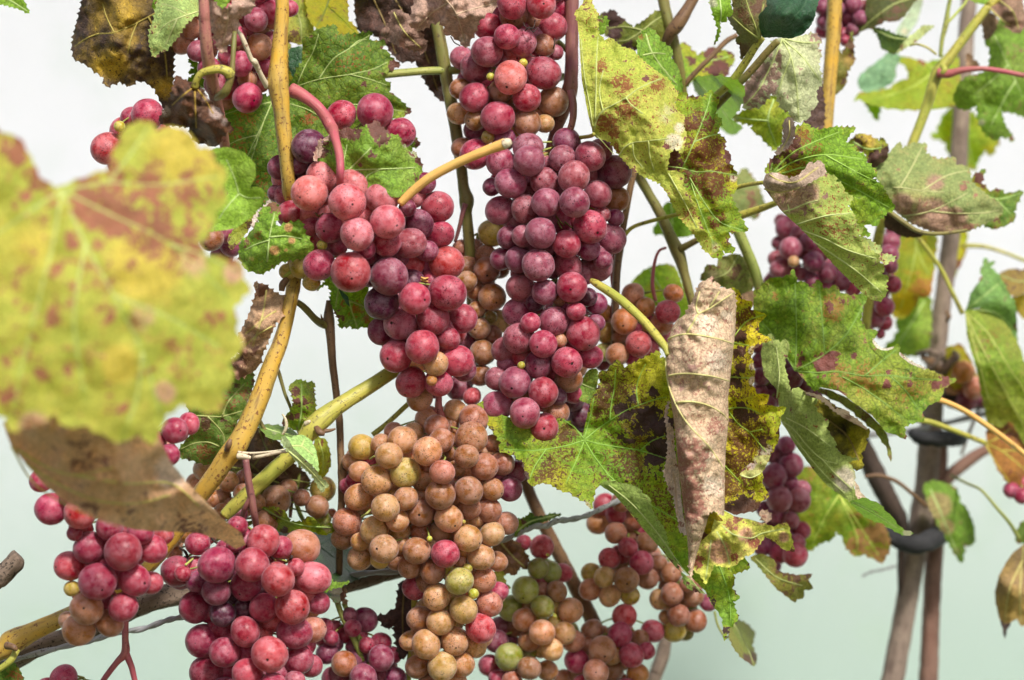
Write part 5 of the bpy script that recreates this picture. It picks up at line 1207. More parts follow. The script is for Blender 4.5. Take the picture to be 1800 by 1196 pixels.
    blade(r, 'L', [(680, 930), (780, 925), (850, 965), (880, 1030), (960, 1030), (1010, 990), (1055, 1010), (1090, 1060), (1180, 1040), (1195, 1100), (1110, 1125), (1060, 1105), (980, 1080), (900, 1090), (850, 1115), (790, 1090), (745, 1000)],
          [(690, 930, 12), (1190, 1080, 16), (870, 1040, 6), (1040, 1020, 10), (800, 1080, 20)], 'mixed', [[(700, 940), (850, 1020), (1000, 1060), (1170, 1070)]], [(790, 990, 40, 'b'), (1000, 1050, 40, 'y', .8), (1140, 1080, 50, 'p', .6), (840, 1090, 30, 'b')], (10, 3), 3, (4, 1.5), 1, curl=4)
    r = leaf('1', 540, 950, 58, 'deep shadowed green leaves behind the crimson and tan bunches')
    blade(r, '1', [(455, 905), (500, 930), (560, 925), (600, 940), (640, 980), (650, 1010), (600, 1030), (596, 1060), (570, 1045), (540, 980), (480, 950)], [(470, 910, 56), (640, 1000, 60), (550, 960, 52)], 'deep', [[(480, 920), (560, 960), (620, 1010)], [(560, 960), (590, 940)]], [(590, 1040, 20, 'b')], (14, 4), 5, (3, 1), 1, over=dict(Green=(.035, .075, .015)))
    r = leaf('I', 1510, 500, -2, 'thin bright green leaf tip at the right edge of the crimson bunch')
    blade(r, 'I', [(1480, 470), (1515, 478), (1550, 508), (1600, 508), (1660, 503), (1620, 525), (1580, 545), (1540, 550), (1480, 580)], [(1480, 480, -8), (1660, 503, 4)], 'fresh', (), (), (8, 3), 3, (1, .4), over=dict(Green=(.2, .4, .05)))
    r = leaf('I', 1590, 600, 26, 'brown dry scrap where the green stalks leave the shadow')
    blade(r, 'I', [(1500, 570), (1570, 540), (1640, 560), (1625, 620), (1645, 665), (1600, 640), (1570, 660), (1530, 625)], 28, 'tan', (), [(1600, 600, 40, 'b')], (10, 4), 3.5, (4, 2), over=dict(Green=(.16, .09, .05)))
    r = leaf('G', 560, 700, 40, 'charred black leaf left of the lower half of the tan bunch')
    blade(r, 'G', [(410, 750), (470, 735), (540, 690), (555, 600), (570, 510), (660, 520), (700, 650), (680, 780), (650, 860), (640, 960), (615, 1030), (575, 1050), (550, 960), (535, 860), (530, 815), (470, 830)], [(420, 760, 38), (600, 1030, 42), (600, 700, 34), (650, 530, 44)], 'dark', [[(600, 560), (590, 760), (600, 980)]], [(600, 640, 60, 'y', .4)], (14, 6), 4, (4, 1.5), 1, curl=4,
          over=dict(Green=(.045, .025, .025), Yellow=(.12, .06, .045)))
    r = leaf('G', 1340, 330, 60, 'crumpled brown dead leaf behind the right flank of the tan bunch')
    blade(r, 'G', [(1220, 260), (1300, 205), (1380, 215), (1430, 260), (1480, 340), (1465, 420), (1420, 400), (1380, 460), (1300, 430), (1240, 400)], [(1230, 260, 58), (1470, 400, 64), (1350, 330, 50)], 'tan', [[(1280, 230), (1370, 330), (1450, 400)]], [(1380, 330, 50, 'b'), (1440, 390, 40, 'b')], (12, 5), 4, (5, 2), 1, over=dict(Green=(.18, .085, .04), Yellow=(.28, .14, .05)))
    blade(r, 'G', [(1230, 440), (1330, 380), (1330, 430), (1300, 470), (1320, 520), (1355, 545), (1310, 568), (1270, 520), (1235, 480)], 48, 'under', (), (), (10, 3), 4, name='folded_lobe', over=dict(Green=(.42, .42, .1)))
    r = leaf('F', 1450, 850, 50, 'thin dark green leaf standing on the bright kinked wire')
    blade(r, 'F', [(1385, 980), (1370, 900), (1395, 855), (1450, 840), (1495, 805), (1520, 835), (1580, 830), (1640, 812), (1710, 817), (1640, 850), (1560, 875), (1480, 895), (1420, 925)], [(1390, 960, 40), (1700, 817, 52), (1500, 840, 46)], 'green', [[(1400, 930), (1500, 865), (1690, 820)]], [(1400, 900, 40, 'y'), (1450, 880, 26, 'b', .7)], (8, 3), 3.5, (2.5, 1), 1, over=dict(Green=(.06, .11, .02)))


def leaves_right():
    r = leaf('P', 170, 950, -6, 'long drooping leaf right of the bunches, pale yellow green back turned to us')
    blade(r, 'P', [(95, 30), (120, -10), (150, -10), (180, 60), (215, 110), (205, 200), (215, 245), (250, 285), (300, 270), (370, 330), (450, 350), (500, 410), (600, 490), (700, 560), (770, 660), (745, 720), (760, 780), (815, 820), (805, 890), (828, 945), (800, 1080), (740, 1045), (710, 1080), (700, 1130), (690, 1200, 0),
          (750, 1200, 0), (810, 1230), (800, 1310), (840, 1370), (890, 1440), (890, 1510), (940, 1600), (1000, 1700, 0), (1010, 1800), (950, 1760), (900, 1680), (840, 1600), (770, 1520), (730, 1440), (690, 1360), (640, 1290), (520, 1240), (420, 1170), (330, 1060), (290, 1000), (180, 960, 0), (165, 930, 0), (130, 780, 0), (90, 560, 0), (75, 300, 0), (60, 150), (40, 90), (70, 60)],
          [(100, 60, 4), (170, 940, -4), (450, 360, 2), (760, 660, 4), (560, 620, -12), (400, 850, -16), (620, 900, -18), (800, 1050, -14), (450, 1150, -8), (640, 1250, -14), (900, 1650, -10), (900, 1450, -14), (200, 500, -4)], 'under',
          [[(175, 930), (195, 850), (240, 780), (320, 735), (400, 690), (480, 630), (560, 590), (650, 555)], [(350, 1100), (390, 1040), (450, 1005), (560, 992), (700, 975)], [(168, 900), (150, 760), (110, 540), (85, 280)], [(185, 850), (190, 680), (195, 420), (205, 260)], [(240, 780), (215, 640), (240, 500)], [(400, 690), (440, 740), (520, 800)], [(450, 1010), (460, 1100), (520, 1180)], [(560, 992), (570, 1100), (600, 1200)], [(176, 940), (220, 980), (320, 1090)], [(700, 1220), (800, 1400), (900, 1600)]],
          [(540, 555, 28, 'b', 1.3), (230, 470, 50, 'k', 1.6), (260, 860, 60, 'k', 2), (320, 930, 40, 'k', 1.8), (420, 760, 70, 'k', 1.3), (380, 580, 80, 'k', 1), (620, 580, 60, 'k', 1.2), (300, 900, 26, 'b', .8), (740, 1000, 70, 'p', 1.1), (780, 900, 50, 'p', .8), (680, 800, 120, 'p', .45), (700, 1030, 30, 'b', .6), (330, 1050, 40, 'k', 1), (850, 1500, 60, 'k', 1)],
          (9, 3.2), 3.5, (2.2, .7), -1.1, vr=1.4, vwidth=4, veincol=(.46, .50, .16), over=dict(Green=(.36, .42, .06), Yellow=(.60, .56, .12), YBase=.42, Speck=.6))
    blade(r, 'P', [(750, 700), (770, 665), (830, 650), (840, 680), (940, 685), (975, 650), (1000, 630), (1020, 660), (1060, 690), (1040, 750), (1030, 800), (1075, 850), (1045, 940), (1100, 980), (1095, 1050), (1140, 1090), (1130, 1150), (1185, 1230), (1180, 1330), (1135, 1370), (1190, 1490), (1260, 1625), (1125, 1635), (1120, 1700), (1170, 1760), (1130, 1780), (1080, 1760), (1075, 1820),
          (1000, 1810, 0), (950, 1730, 0), (880, 1500, 0), (830, 1380, 0), (790, 1310, 0), (780, 1240, 0), (690, 1200, 0), (660, 1190, 0), (690, 1090, 0), (760, 1000, 0), (780, 900, 0), (740, 800, 0)],
          [(760, 680, 8), (1060, 700, 10), (1180, 1250, 10), (1250, 1620, 6), (1040, 1800, 4), (900, 1000, 0), (820, 1300, 2), (1000, 1400, -2), (700, 1180, 2)], 'mixed',
          [[(690, 1170), (800, 1185), (900, 1210), (1000, 1205), (1090, 1220), (1180, 1235)], [(800, 1180), (880, 1000), (960, 800), (1000, 660)], [(850, 1250), (950, 1420), (1060, 1560), (1220, 1620)], [(860, 1290), (930, 1500), (1020, 1720)], [(880, 1000), (980, 960), (1060, 940)]],
          [(740, 1080, 60, 'b', 1.4), (720, 1160, 50, 'b', 1.3), (800, 1150, 70, 'b', .9), (950, 1150, 200, 'k', 2.0), (900, 1050, 130, 'y', .9), (1050, 1100, 150, 'y', 1), (880, 820, 50, 'b', .7), (830, 870, 50, 'k', 2), (930, 860, 90, 'k', 1.6), (1120, 1110, 40, 'b', 1.1), (1160, 1250, 40, 'p', .9), (1150, 1290, 50, 'y', 1), (1000, 1280, 120, 'k', 1.4), (1040, 1550, 70, 'k', 1), (1020, 1740, 70, 'p', .5)],
          (11, 4), 3.5, (2.5, .8), 1, name='folded_lobe', vr=1, vwidth=3.5, over=dict(Speck=.55, YBase=.3, Spk=(.13, .02, .02), Green=(.15, .30, .025), Yellow=(.46, .44, .02)))
    blade(r, 'P', [(205, 110), (240, 145), (262, 110), (278, 160), (262, 190), (240, 245), (212, 240)], 4, 'fresh', (), (), (8, 4), 3.5, name='folded_lobe')
    tube(r, 'stalk', [(60, 970, 16, 7), (110, 965, 8, 7), (160, 955, -2, 7), (176, 940, -6, 6)], 'ygreen', win='P')

    r = leaf('P', 650, 400, 26, 'smooth green leaf tip between the long pale leaf and the olive fork')
    blade(r, 'P', [(485, 270), (530, 210), (570, 195), (620, 240), (640, 290), (690, 320), (730, 350), (720, 410), (765, 470), (780, 520), (795, 580), (800, 640), (760, 655, 0), (700, 600, 0), (600, 500, 0), (480, 420, 0), (480, 350)], [(570, 200, 24), (800, 640, 26), (600, 400, 18), (730, 380, 26)], 'green', [[(520, 390), (600, 375), (680, 380)], [(540, 240), (600, 400), (760, 600)]], [(510, 260, 24, 'k', 2), (560, 260, 16, 'k', 2), (740, 545, 12, 'b')], (12, 3.5), 4, (2, .6), .9,
          over=dict(Green=(.13, .30, .03), Speck=.2))
    r = leaf('P', 500, 200, 72, 'murky brown and green leaf in the fork of the olive shoots')
    blade(r, 'P', [(225, 95), (270, 90), (320, 70), (340, 110), (370, 125), (410, 160), (455, 195), (500, 165), (560, 120), (620, 75), (680, 90), (740, 160), (720, 300), (640, 350), (560, 360), (480, 350), (400, 345), (320, 290), (250, 240), (210, 160)], [(230, 100, 72), (730, 150, 74), (480, 350, 70), (480, 230, 64)], 'olive', [[(520, 215), (400, 190), (260, 200)], [(520, 215), (600, 150), (680, 100)], [(520, 215), (420, 280), (340, 290)]], [(320, 110, 80, 'b', 1.3), (330, 240, 60, 'b', 1), (430, 330, 60, 'b', .9), (300, 180, 60, 'b', 1.1)], (12, 4), 5, (2, .8), 1,
          over=dict(Brown=(.06, .03, .025)))
    r = leaf('P', 1060, -20, 0, 'little green leaf ending in a thin hooked tail, top right of centre')
    blade(r, 'P', [(985, -30), (1140, -30), (1135, 30), (1160, 100), (1110, 120), (1110, 158), (1062, 150), (1065, 210), (1050, 270), (1018, 322), (1030, 280), (1048, 200), (1030, 150), (1010, 90), (995, 40)], [(1000, 0, 4), (1150, 90, 6), (1020, 320, 8), (1080, 60, -2)], 'fresh', [[(1060, -20), (1070, 100), (1055, 200)]], [(1010, 20, 50, 'p', .8), (1020, 300, 20, 'b', .8)], (9, 3.5), 3.5, (2, 1), 1, over=dict(Green=(.2, .38, .03), YBase=.35))
    r = leaf('P', 1340, 270, 6, 'leaf at the top right with one half brown, the other folded dark green')
    blade(r, 'P', [(1150, -30), (1400, -30), (1395, 40), (1350, 90), (1335, 180), (1362, 245), (1335, 280), (1290, 330), (1250, 380), (1210, 420), (1200, 320), (1170, 290), (1195, 250), (1155, 190), (1112, 120), (1160, 90), (1150, 20)], [(1150, -20, 6), (1400, 0, 4), (1340, 270, 4), (1205, 410, 22), (1120, 120, 10), (1260, 120, -2)], 'olive',
          [[(1340, 275), (1310, 180), (1270, 80), (1240, -20)], [(1340, 275), (1250, 210), (1150, 120)], [(1340, 270), (1340, 160), (1370, 30)]], [(1320, 60, 80, 'b', .8), (1230, 350, 60, 'b', 1), (1250, 100, 90, 'k', 1)], (9, 3), 3.5, (1.8, .6), -1, vr=1.8, over=dict(Green=(.12, .12, .035), Yellow=(.22, .18, .06), Vein=(.30, .32, .08)))
    blade(r, 'P', [(1385, -30, 0), (1760, -30), (1752, 20), (1735, 80), (1725, 130), (1700, 180), (1640, 245), (1560, 272), (1460, 262), (1362, 265, 0), (1340, 200), (1335, 110), (1395, 45)], [(1390, 0, -4), (1740, 20, -8), (1560, 270, -10), (1365, 262, 2), (1500, 100, -20), (1620, 200, -14)], 'deep', [[(1362, 258), (1500, 190), (1640, 60), (1680, -20)], [(1500, 190), (1600, 200), (1690, 150)]], (), (9, 1.5), 3.5, (2.5, .7), 1.2, name='folded_lobe', vr=.8)
    r = leaf('P', 1500, 280, 28, 'whitish green leaf with a dark brown side, hanging under the folded dark leaf')
    blade(r, 'P', [(1440, 280, 0), (1500, 265, 0), (1600, 262), (1720, 235), (1778, 280), (1750, 340), (1775, 380), (1755, 450), (1780, 580), (1740, 640), (1745, 740), (1700, 780), (1690, 830), (1610, 862), (1560, 820), (1550, 780), (1500, 770), (1460, 680), (1420, 660), (1360, 740), (1300, 760), (1235, 770), (1215, 700), (1240, 590), (1320, 500), (1380, 400)],
          [(1500, 275, 26), (1770, 290, 30), (1770, 580, 34), (1610, 860, 30), (1225, 750, 38), (1420, 500, 26), (1620, 520, 20)], 'under',
          [[(1500, 275), (1560, 400), (1600, 600), (1615, 840)], [(1500, 275), (1640, 400), (1760, 560)], [(1500, 275), (1440, 420), (1340, 620), (1240, 740)], [(1520, 275), (1640, 300), (1760, 300)], [(1560, 400), (1500, 560), (1470, 660)]],
          [(1290, 640, 130, 'b', 1.2), (1390, 520, 100, 'b', 1.1), (1450, 400, 60, 'b', .9), (1420, 620, 60, 'b', .9), (1740, 270, 60, 'b', .8), (1610, 480, 30, 'b', .5)], (11, 5), 3.5, (2, .7), -1, vr=1.3, over=dict(Green=(.46, .50, .26), Yellow=(.56, .56, .34), Brown=(.30, .19, .15), Speck=.15, Retic=.25))
    r = leaf('P', 1100, 750, 84, 'soft green leaf behind the whitish one')
    blade(r, 'P', [(870, 560), (960, 535), (1100, 540), (1200, 580), (1240, 640), (1210, 740), (1150, 840), (1225, 900), (1150, 955), (1080, 915), (1010, 810), (930, 710), (880, 620)], [(880, 560, 84), (1230, 900, 88), (1050, 700, 76)], 'fresh', [[(900, 580), (1050, 740), (1170, 900)]], (), (16, 4), 6, (2, .5), 1, over=dict(Green=(.14, .32, .04), YBase=.15))
    r = leaf('P', 1450, 700, 70, 'yellow green toothed leaf below the whitish leaf')
    blade(r, 'P', [(1150, 830), (1240, 775), (1350, 740), (1420, 672), (1480, 700), (1550, 790), (1560, 860), (1500, 930), (1505, 1010), (1450, 1060), (1390, 1010), (1350, 960), (1300, 930), (1290, 880), (1250, 870), (1200, 860)], [(1160, 830, 70), (1550, 850, 72), (1450, 1060, 74), (1380, 850, 62)], 'fresh', [[(1440, 700), (1400, 850), (1460, 1030)], [(1400, 850), (1280, 840), (1180, 830)]], [(1440, 760, 60, 'y', .6), (1180, 830, 40, 'p', .6)], (12, 5), 5, (2, .7), 1, over=dict(Green=(.22, .36, .04), Yellow=(.45, .45, .06), YBase=.5))
    r = leaf('P', 1000, 420, 98, 'blurred leaf, rust brown and green, above the soft green one')
    blade(r, 'P', [(790, 300), (830, 310), (860, 350), (905, 390), (960, 360), (1010, 330), (1060, 350), (1140, 365), (1170, 420), (1130, 480), (1100, 545), (1000, 545), (870, 570), (815, 620), (800, 500), (780, 400)], [(800, 310, 98), (1160, 400, 100), (950, 450, 92)], 'mixed', [[(830, 560), (940, 450), (1120, 400)]], [(1040, 450, 110, 'b', 1.0), (860, 440, 50, 'b', 1), (860, 350, 60, 'y', .5), (930, 500, 60, 'y')], (14, 4), 6, (2, .8), 1)
    r = leaf('1', 1285, 330, 150, 'very blurred grey green leaf in the gap left of the folded green leaf')
    blade(r, '1', [(1270, 330), (1310, 295), (1330, 320), (1345, 360), (1330, 385), (1300, 378), (1275, 370)], 150, 'grey', (), [(1320, 350, 16, 'b', .8)], (12, 4), 7)
    r = leaf('S', 300, 760, 120, 'soft green leaf behind the olive slanting shoot')
    blade(r, 'S', [(190, 840), (240, 700), (290, 620), (360, 640), (430, 720), (480, 850), (400, 870), (300, 860)], 118, 'fresh', [[(320, 640), (330, 850)]], (), (16, 4), 7, (2, .5), over=dict(Green=(.13, .30, .04)))

    r = leaf('S', 980, 470, 6, 'big folded leaf right of centre, vivid green front over a tan speckled back')
    blade(r, 'S', [(1180, 100), (1230, 85), (1280, 70), (1300, 100), (1370, 112), (1460, 95), (1620, 98), (1580, 140), (1545, 200), (1610, 230), (1620, 262), (1680, 290), (1695, 345), (1770, 410), (1735, 460), (1800, 500), (1830, 560), (1895, 660), (1840, 695), (1790, 740), (1770, 792), (1720, 780), (1660, 760), (1700, 830), (1720, 860), (1650, 860, 0), (1600, 700, 0), (1540, 600, 0), (1450, 450, 0), (1300, 430, 0), (1150, 500, 0), (1020, 470, 0), (975, 410), (1010, 340), (1060, 290), (1130, 220), (1190, 170)],
          [(1180, 100, 12), (1620, 98, 18), (1540, 210, 16), (1890, 660, 20), (980, 420, 6), (1300, 430, 12), (1600, 680, 14), (1300, 250, 2), (1600, 430, 4)], 'green',
          [[(1020, 430), (1100, 340), (1200, 260), (1350, 190), (1500, 130)], [(1040, 420), (1200, 330), (1400, 290), (1660, 320)], [(1100, 420), (1300, 380), (1560, 500), (1850, 660)], [(1020, 400), (1030, 350)], [(1400, 290), (1600, 400), (1760, 480)]],
          [(1180, 210, 60, 'b', 1.1), (1150, 320, 100, 'b', .9), (1220, 400, 90, 'k', 2), (1250, 190, 100, 'k', 1.4), (1060, 360, 70, 'b', .9), (1150, 400, 90, 'y', 1), (1320, 270, 80, 'k', 1.2), (1250, 110, 60, 'y', .7), (1340, 220, 60, 'k', 1.2), (1740, 460, 16, 'b')],
          (11, 5), 3.5, (2.2, .7), 1.1, vr=1.6, over=dict(Green=(.15, .30, .02), Yellow=(.42, .42, .04), Vein=(.28, .44, .08), Speck=.15, YBase=.1, EdgeB=.3))
    blade(r, 'S', [(965, 480, 0), (1000, 500, 0), (1250, 480, 0), (1400, 425), (1475, 440), (1480, 480), (1525, 500), (1540, 550), (1600, 590), (1560, 650), (1600, 700), (1620, 770), (1670, 820), (1640, 860), (1700, 900), (1720, 960), (1790, 1000), (1760, 1020), (1820, 1080), (1800, 1130), (1850, 1150), (1830, 1200), (1835, 1260), (1810, 1300), (1760, 1320, 0), (1680, 1280, 0), (1590, 1190, 0), (1450, 1050, 0), (1320, 900, 0), (1200, 780, 0), (1100, 690, 0), (1030, 600, 0), (985, 540, 0)],
          [(970, 490, 2), (1100, 690, 4), (1450, 1050, 10), (1680, 1280, 14), (1400, 430, -4), (1560, 640, -2), (1810, 1290, 14), (1800, 1080, 6), (1350, 700, -10), (1550, 950, -2)], 'under',
          [[(1110, 690), (1180, 670), (1260, 635), (1350, 610)], [(1240, 820), (1400, 880), (1560, 960), (1760, 1020)], [(1320, 900), (1500, 1020), (1640, 1120), (1800, 1260)], [(1200, 780), (1400, 720), (1580, 700)], [(1150, 690), (1140, 640)]],
          [(1150, 590, 130, 'p', 1.2), (1280, 640, 110, 'b', .5), (1200, 600, 90, 'p', 1), (1300, 560, 90, 'p', .9), (1390, 580, 40, 'b', .6), (1100, 600, 60, 'b', .5), (1280, 720, 60, 'y', 1), (1450, 750, 160, 'k', .6)],
          (10, 5), 3.5, (2, .7), -1, name='folded_lobe', vr=1.4, over=dict(Green=(.33, .42, .09), Yellow=(.42, .42, .12), Pale=(.40, .26, .17), Brown=(.20, .11, .08), Speck=.55, YBase=.2))
    blade(r, 'S', [(1640, 860), (1700, 880), (1760, 920), (1800, 945), (1790, 985), (1850, 990), (1905, 1015), (1860, 1040), (1830, 1065), (1760, 1000), (1690, 940)], 6, 'under', (), [(1900, 1015, 16, 'b')], (9, 4), 3.5, name='folded_lobe', over=dict(Green=(.36, .46, .18)))
    blade(r, 'S', [(965, 480, 0), (980, 435), (1000, 420), (1045, 415), (1100, 430), (1150, 458), (1220, 430), (1260, 390), (1290, 340), (1320, 352), (1370, 330), (1400, 378), (1402, 425), (1320, 470), (1210, 530), (1100, 556), (1020, 552), (985, 530)],
          [(970, 480, 0), (1100, 440, -6), (1100, 550, -6), (1300, 350, -8), (1390, 420, -12), (1200, 480, -15), (1050, 480, -13)], 'tan', [[(975, 530), (1050, 552), (1130, 548), (1220, 520)], [(1010, 430), (1080, 470), (1200, 480), (1350, 380)]], [(1150, 500, 60, 'b', .4), (1260, 480, 60, 'b', .5), (1050, 440, 40, 'p', .8)], (10, 3), 3, (1.8, .9), 1, name='curled_edge', rolly=4,
          over=dict(Green=(.40, .29, .21), Yellow=(.50, .38, .29)))
    blade(r, 'S', [(1105, 70), (1130, 30), (1160, 25), (1185, 80), (1190, 130), (1175, 180), (1150, 230), (1100, 265), (1060, 295), (1060, 260), (1105, 215), (1110, 140)], [(1150, 30, 0), (1060, 290, 4), (1150, 150, -6)], 'tan', [[(1150, 50), (1150, 150), (1090, 260)]], (), (10, 4), 3, (2, 1), 1, name='curled_edge', over=dict(Green=(.34, .24, .18), Yellow=(.44, .32, .24)))

    r = leaf('T', 870, 600, 74, 'wide grey green leaf browning along its lower half, at the right')
    blade(r, 'T', [(735, 390), (800, 330), (860, 270), (890, 230), (930, 195), (945, 245), (980, 230), (1010, 205), (1120, 213), (1110, 280), (1150, 300), (1200, 320), (1320, 308), (1320, 360), (1380, 365), (1420, 400), (1430, 480), (1500, 540), (1560, 590), (1640, 640), (1655, 690), (1600, 740), (1510, 780), (1400, 830), (1250, 850), (1120, 815), (1000, 765), (900, 690), (840, 600), (780, 480)],
          [(740, 390, 72), (930, 200, 80), (1320, 320, 84), (1650, 680, 84), (1250, 850, 70), (900, 690, 66), (1100, 450, 66), (1350, 640, 62)], 'grey',
          [[(880, 520), (960, 525), (1080, 545), (1240, 552)], [(940, 720), (1040, 710), (1140, 685), (1250, 640), (1400, 560)], [(1140, 685), (1300, 700), (1500, 700), (1620, 680)], [(900, 560), (1000, 400), (1080, 240)], [(1080, 545), (1250, 440), (1400, 400)]],
          [(1150, 740, 160, 'p', 1.2), (950, 640, 90, 'p', 1), (1300, 760, 120, 'p', 1.1), (1180, 480, 90, 'p', .7), (1000, 720, 60, 'b', .6), (1380, 510, 40, 'b', .9), (1120, 620, 50, 'b', .5), (1400, 800, 70, 'b', .5), (1040, 600, 100, 'y', .6), (900, 560, 40, 'k', 1)],
          (11, 3.5), 4.5, (2.5, .8), 1.2, vr=1.5, over=dict(Pale=(.36, .22, .15)))
    blade(r, 'T', [(1420, 500), (1440, 440), (1530, 385), (1500, 490), (1545, 530), (1560, 548), (1635, 532), (1665, 562), (1800, 545), (1750, 630), (1730, 690), (1745, 722), (1690, 780), (1590, 815), (1550, 800), (1510, 780, 0), (1600, 740, 0), (1640, 690, 0), (1560, 590, 0)], [(1430, 490, 84), (1530, 390, 90), (1800, 545, 96), (1590, 810, 90), (1640, 640, 90)], 'mixed', [[(1450, 520), (1600, 600), (1780, 560)], [(1600, 600), (1700, 700)]], [(1480, 500, 70, 'y', 1), (1480, 450, 40, 'b', 1)], (14, 4), 5, (2, .6), 1, name='folded_lobe', over=dict(Green=(.10, .20, .03), Yellow=(.38, .36, .04), YBase=.15))
    blade(r, 'T', [(820, 690), (880, 700), (960, 760), (1040, 810), (1100, 850), (1050, 872), (950, 865), (880, 830), (820, 800)], 84, 'dark', (), (), (14, 2), 5, name='dark_underside')  # underside of the leaf, coloured dark
    r = leaf('T', 700, 250, 64, 'small burnt leaf curl, ochre and black, right of the vivid green front')
    blade(r, 'T', [(560, 205), (600, 170), (640, 138), (700, 150), (740, 170), (780, 192), (810, 168), (850, 240), (835, 320), (790, 350), (740, 385), (700, 350), (690, 290), (660, 270), (610, 262)], [(570, 205, 64), (850, 240, 66), (740, 380, 66), (700, 230, 56)], 'mixed', [[(600, 200), (700, 250), (800, 240)]], [(770, 320, 70, 'b', 1.5), (820, 270, 50, 'b', 1.3), (640, 210, 60, 'b', .7), (700, 190, 60, 'y', 1)], (11, 4), 4, (3, 1.2), 1, curl=3, over=dict(Yellow=(.5, .36, .06), Brown=(.07, .03, .02)))

    r = leaf('Q', 1180, 500, 170, 'blurred bowl shaped yellow green leaf behind the leaning shoot')
    blade(r, 'Q', [(600, 715), (640, 700), (700, 730), (760, 745), (900, 770), (1060, 776), (1200, 768), (1330, 742), (1350, 600), (1340, 400), (1280, 380), (1200, 420), (1120, 440), (1040, 420), (960, 398), (900, 400), (920, 440), (960, 460), (985, 510), (985, 555), (920, 570), (860, 620), (780, 640), (700, 650), (640, 650)],
          [(620, 710, 170), (1330, 740, 172), (1060, 770, 165), (1200, 430, 178), (900, 600, 176)], 'yellow', [[(1180, 500), (1000, 620), (760, 700)], [(1180, 500), (1100, 430)]], [(1000, 420, 60, 'y', .8), (1080, 430, 50, 'b', .7), (1240, 600, 60, 'y', .6)], (26, 3), 7, (2, .5), 1, over=dict(Green=(.24, .34, .03), Yellow=(.42, .40, .04), YBase=.3, EdgeB=.2))
    blade(r, 'Q', [(630, 560), (680, 500), (740, 455), (800, 410), (860, 365), (930, 395), (900, 480), (885, 575), (780, 640), (700, 650), (645, 630)], 178, 'fresh', (), (), (20, 3), 7, name='folded_lobe', over=dict(Green=(.20, .40, .22), Yellow=(.30, .46, .24)))
    blade(r, 'Q', [(680, 715), (730, 745), (790, 755), (780, 810), (768, 855), (730, 800), (700, 755)], 176, 'fresh', (), (), (14, 4), 7, name='folded_lobe')
    r = leaf('Q', 1000, 60, 184, 'milky green leaf strip hanging from the upper edge, far behind')
    blade(r, 'Q', [(1090, -20), (1075, 60), (1050, 150), (990, 240), (940, 320), (890, 390), (850, 380), (880, 280), (920, 190), (980, 90), (1040, 0)], 186, 'under', (), [(960, 220, 30, 'p', 1)], (14, 2), 7, over=dict(Green=(.42, .52, .34), Yellow=(.5, .55, .36), Speck=0))
    r = leaf('Q', 1000, 290, 118, 'small neatly toothed leaf folded like a paper boat near the top right')
    blade(r, 'Q', [(710, 185), (760, 195), (830, 215), (900, 245), (985, 270), (960, 320), (930, 360), (880, 382), (840, 360), (795, 340), (785, 290), (765, 240)], [(715, 185, 118), (980, 280, 116), (880, 380, 122), (850, 270, 110)], 'green', [[(980, 280), (860, 260), (740, 200)]], (), (8, 3.5), 4.5, (1.5, .4), .8, over=dict(Green=(.07, .20, .05), Speck=0))
    blade(r, 'Q', [(905, 370), (950, 310), (985, 265), (1040, 225), (1090, 180), (1170, 182), (1110, 235), (1060, 280), (1030, 300), (980, 330), (930, 362)], 112, 'under', (), (), (8, 2.5), 4.5, name='folded_lobe', over=dict(Green=(.40, .55, .32), Speck=0))
    r = leaf('Q', 850, 0, 122, 'dark olive leaf at the top edge right of the deep red berries')
    blade(r, 'Q', [(700, -30), (1060, -30), (1020, 30), (975, 90), (940, 130), (900, 152), (820, 150), (760, 185), (700, 205), (620, 232), (600, 215), (640, 160), (680, 120), (690, 40)], [(700, 0, 120), (1040, 0, 124), (620, 230, 116), (850, 60, 112)], 'olive', [[(1000, -10), (850, 50), (640, 215)]], [(880, 100, 110, 'b', .7)], (22, 3), 5, (2, .6), 1, over=dict(Green=(.07, .085, .02), Yellow=(.12, .11, .03)))
    r = leaf('Q', 1590, 250, 136, 'large mid green leaf hanging at the right edge over the stake')
    blade(r, 'Q', [(1620, 150), (1590, 210), (1560, 260), (1520, 290), (1555, 340), (1565, 400), (1545, 500), (1470, 525), (1400, 540), (1340, 590), (1300, 690), (1330, 760), (1400, 775), (1470, 742), (1478, 850), (1520, 935), (1590, 992), (1640, 962), (1690, 968), (1720, 1002), (1722, 960), (1680, 900), (1658, 860), (1640, 780), (1740, 800), (1850, 840), (1870, 500), (1860, 100), (1740, 60), (1660, 80)],
          [(1620, 150, 136), (1310, 690, 132), (1590, 990, 136), (1850, 800, 142), (1850, 150, 142), (1560, 600, 122), (1700, 400, 130)], 'fresh', [[(1590, 250), (1640, 350), (1690, 460), (1740, 570), (1790, 680)], [(1690, 460), (1580, 560), (1460, 660)], [(1740, 570), (1660, 700), (1560, 900)]],
          [(1760, 480, 120, 'y', .6), (1750, 380, 60, 'b', .45), (1500, 860, 40, 'p', .6), (1500, 640, 60, 'y', .5), (1710, 975, 18, 'b'), (1430, 430, 30, 'b', .6)], (11, 4), 4.5, (2, .6), 1, vr=1, over=dict(Green=(.12, .27, .03), Yellow=(.26, .36, .07), YBase=.35))
    blade(r, 'Q', [(1395, 380), (1430, 385), (1440, 420), (1475, 440), (1480, 475), (1440, 480), (1400, 470)], 126, 'tan', (), (), (8, 4), 4, name='dry_edge')
    r = leaf('Q', 1700, 30, 112, 'rolled light brown dead leaf in the top right corner')
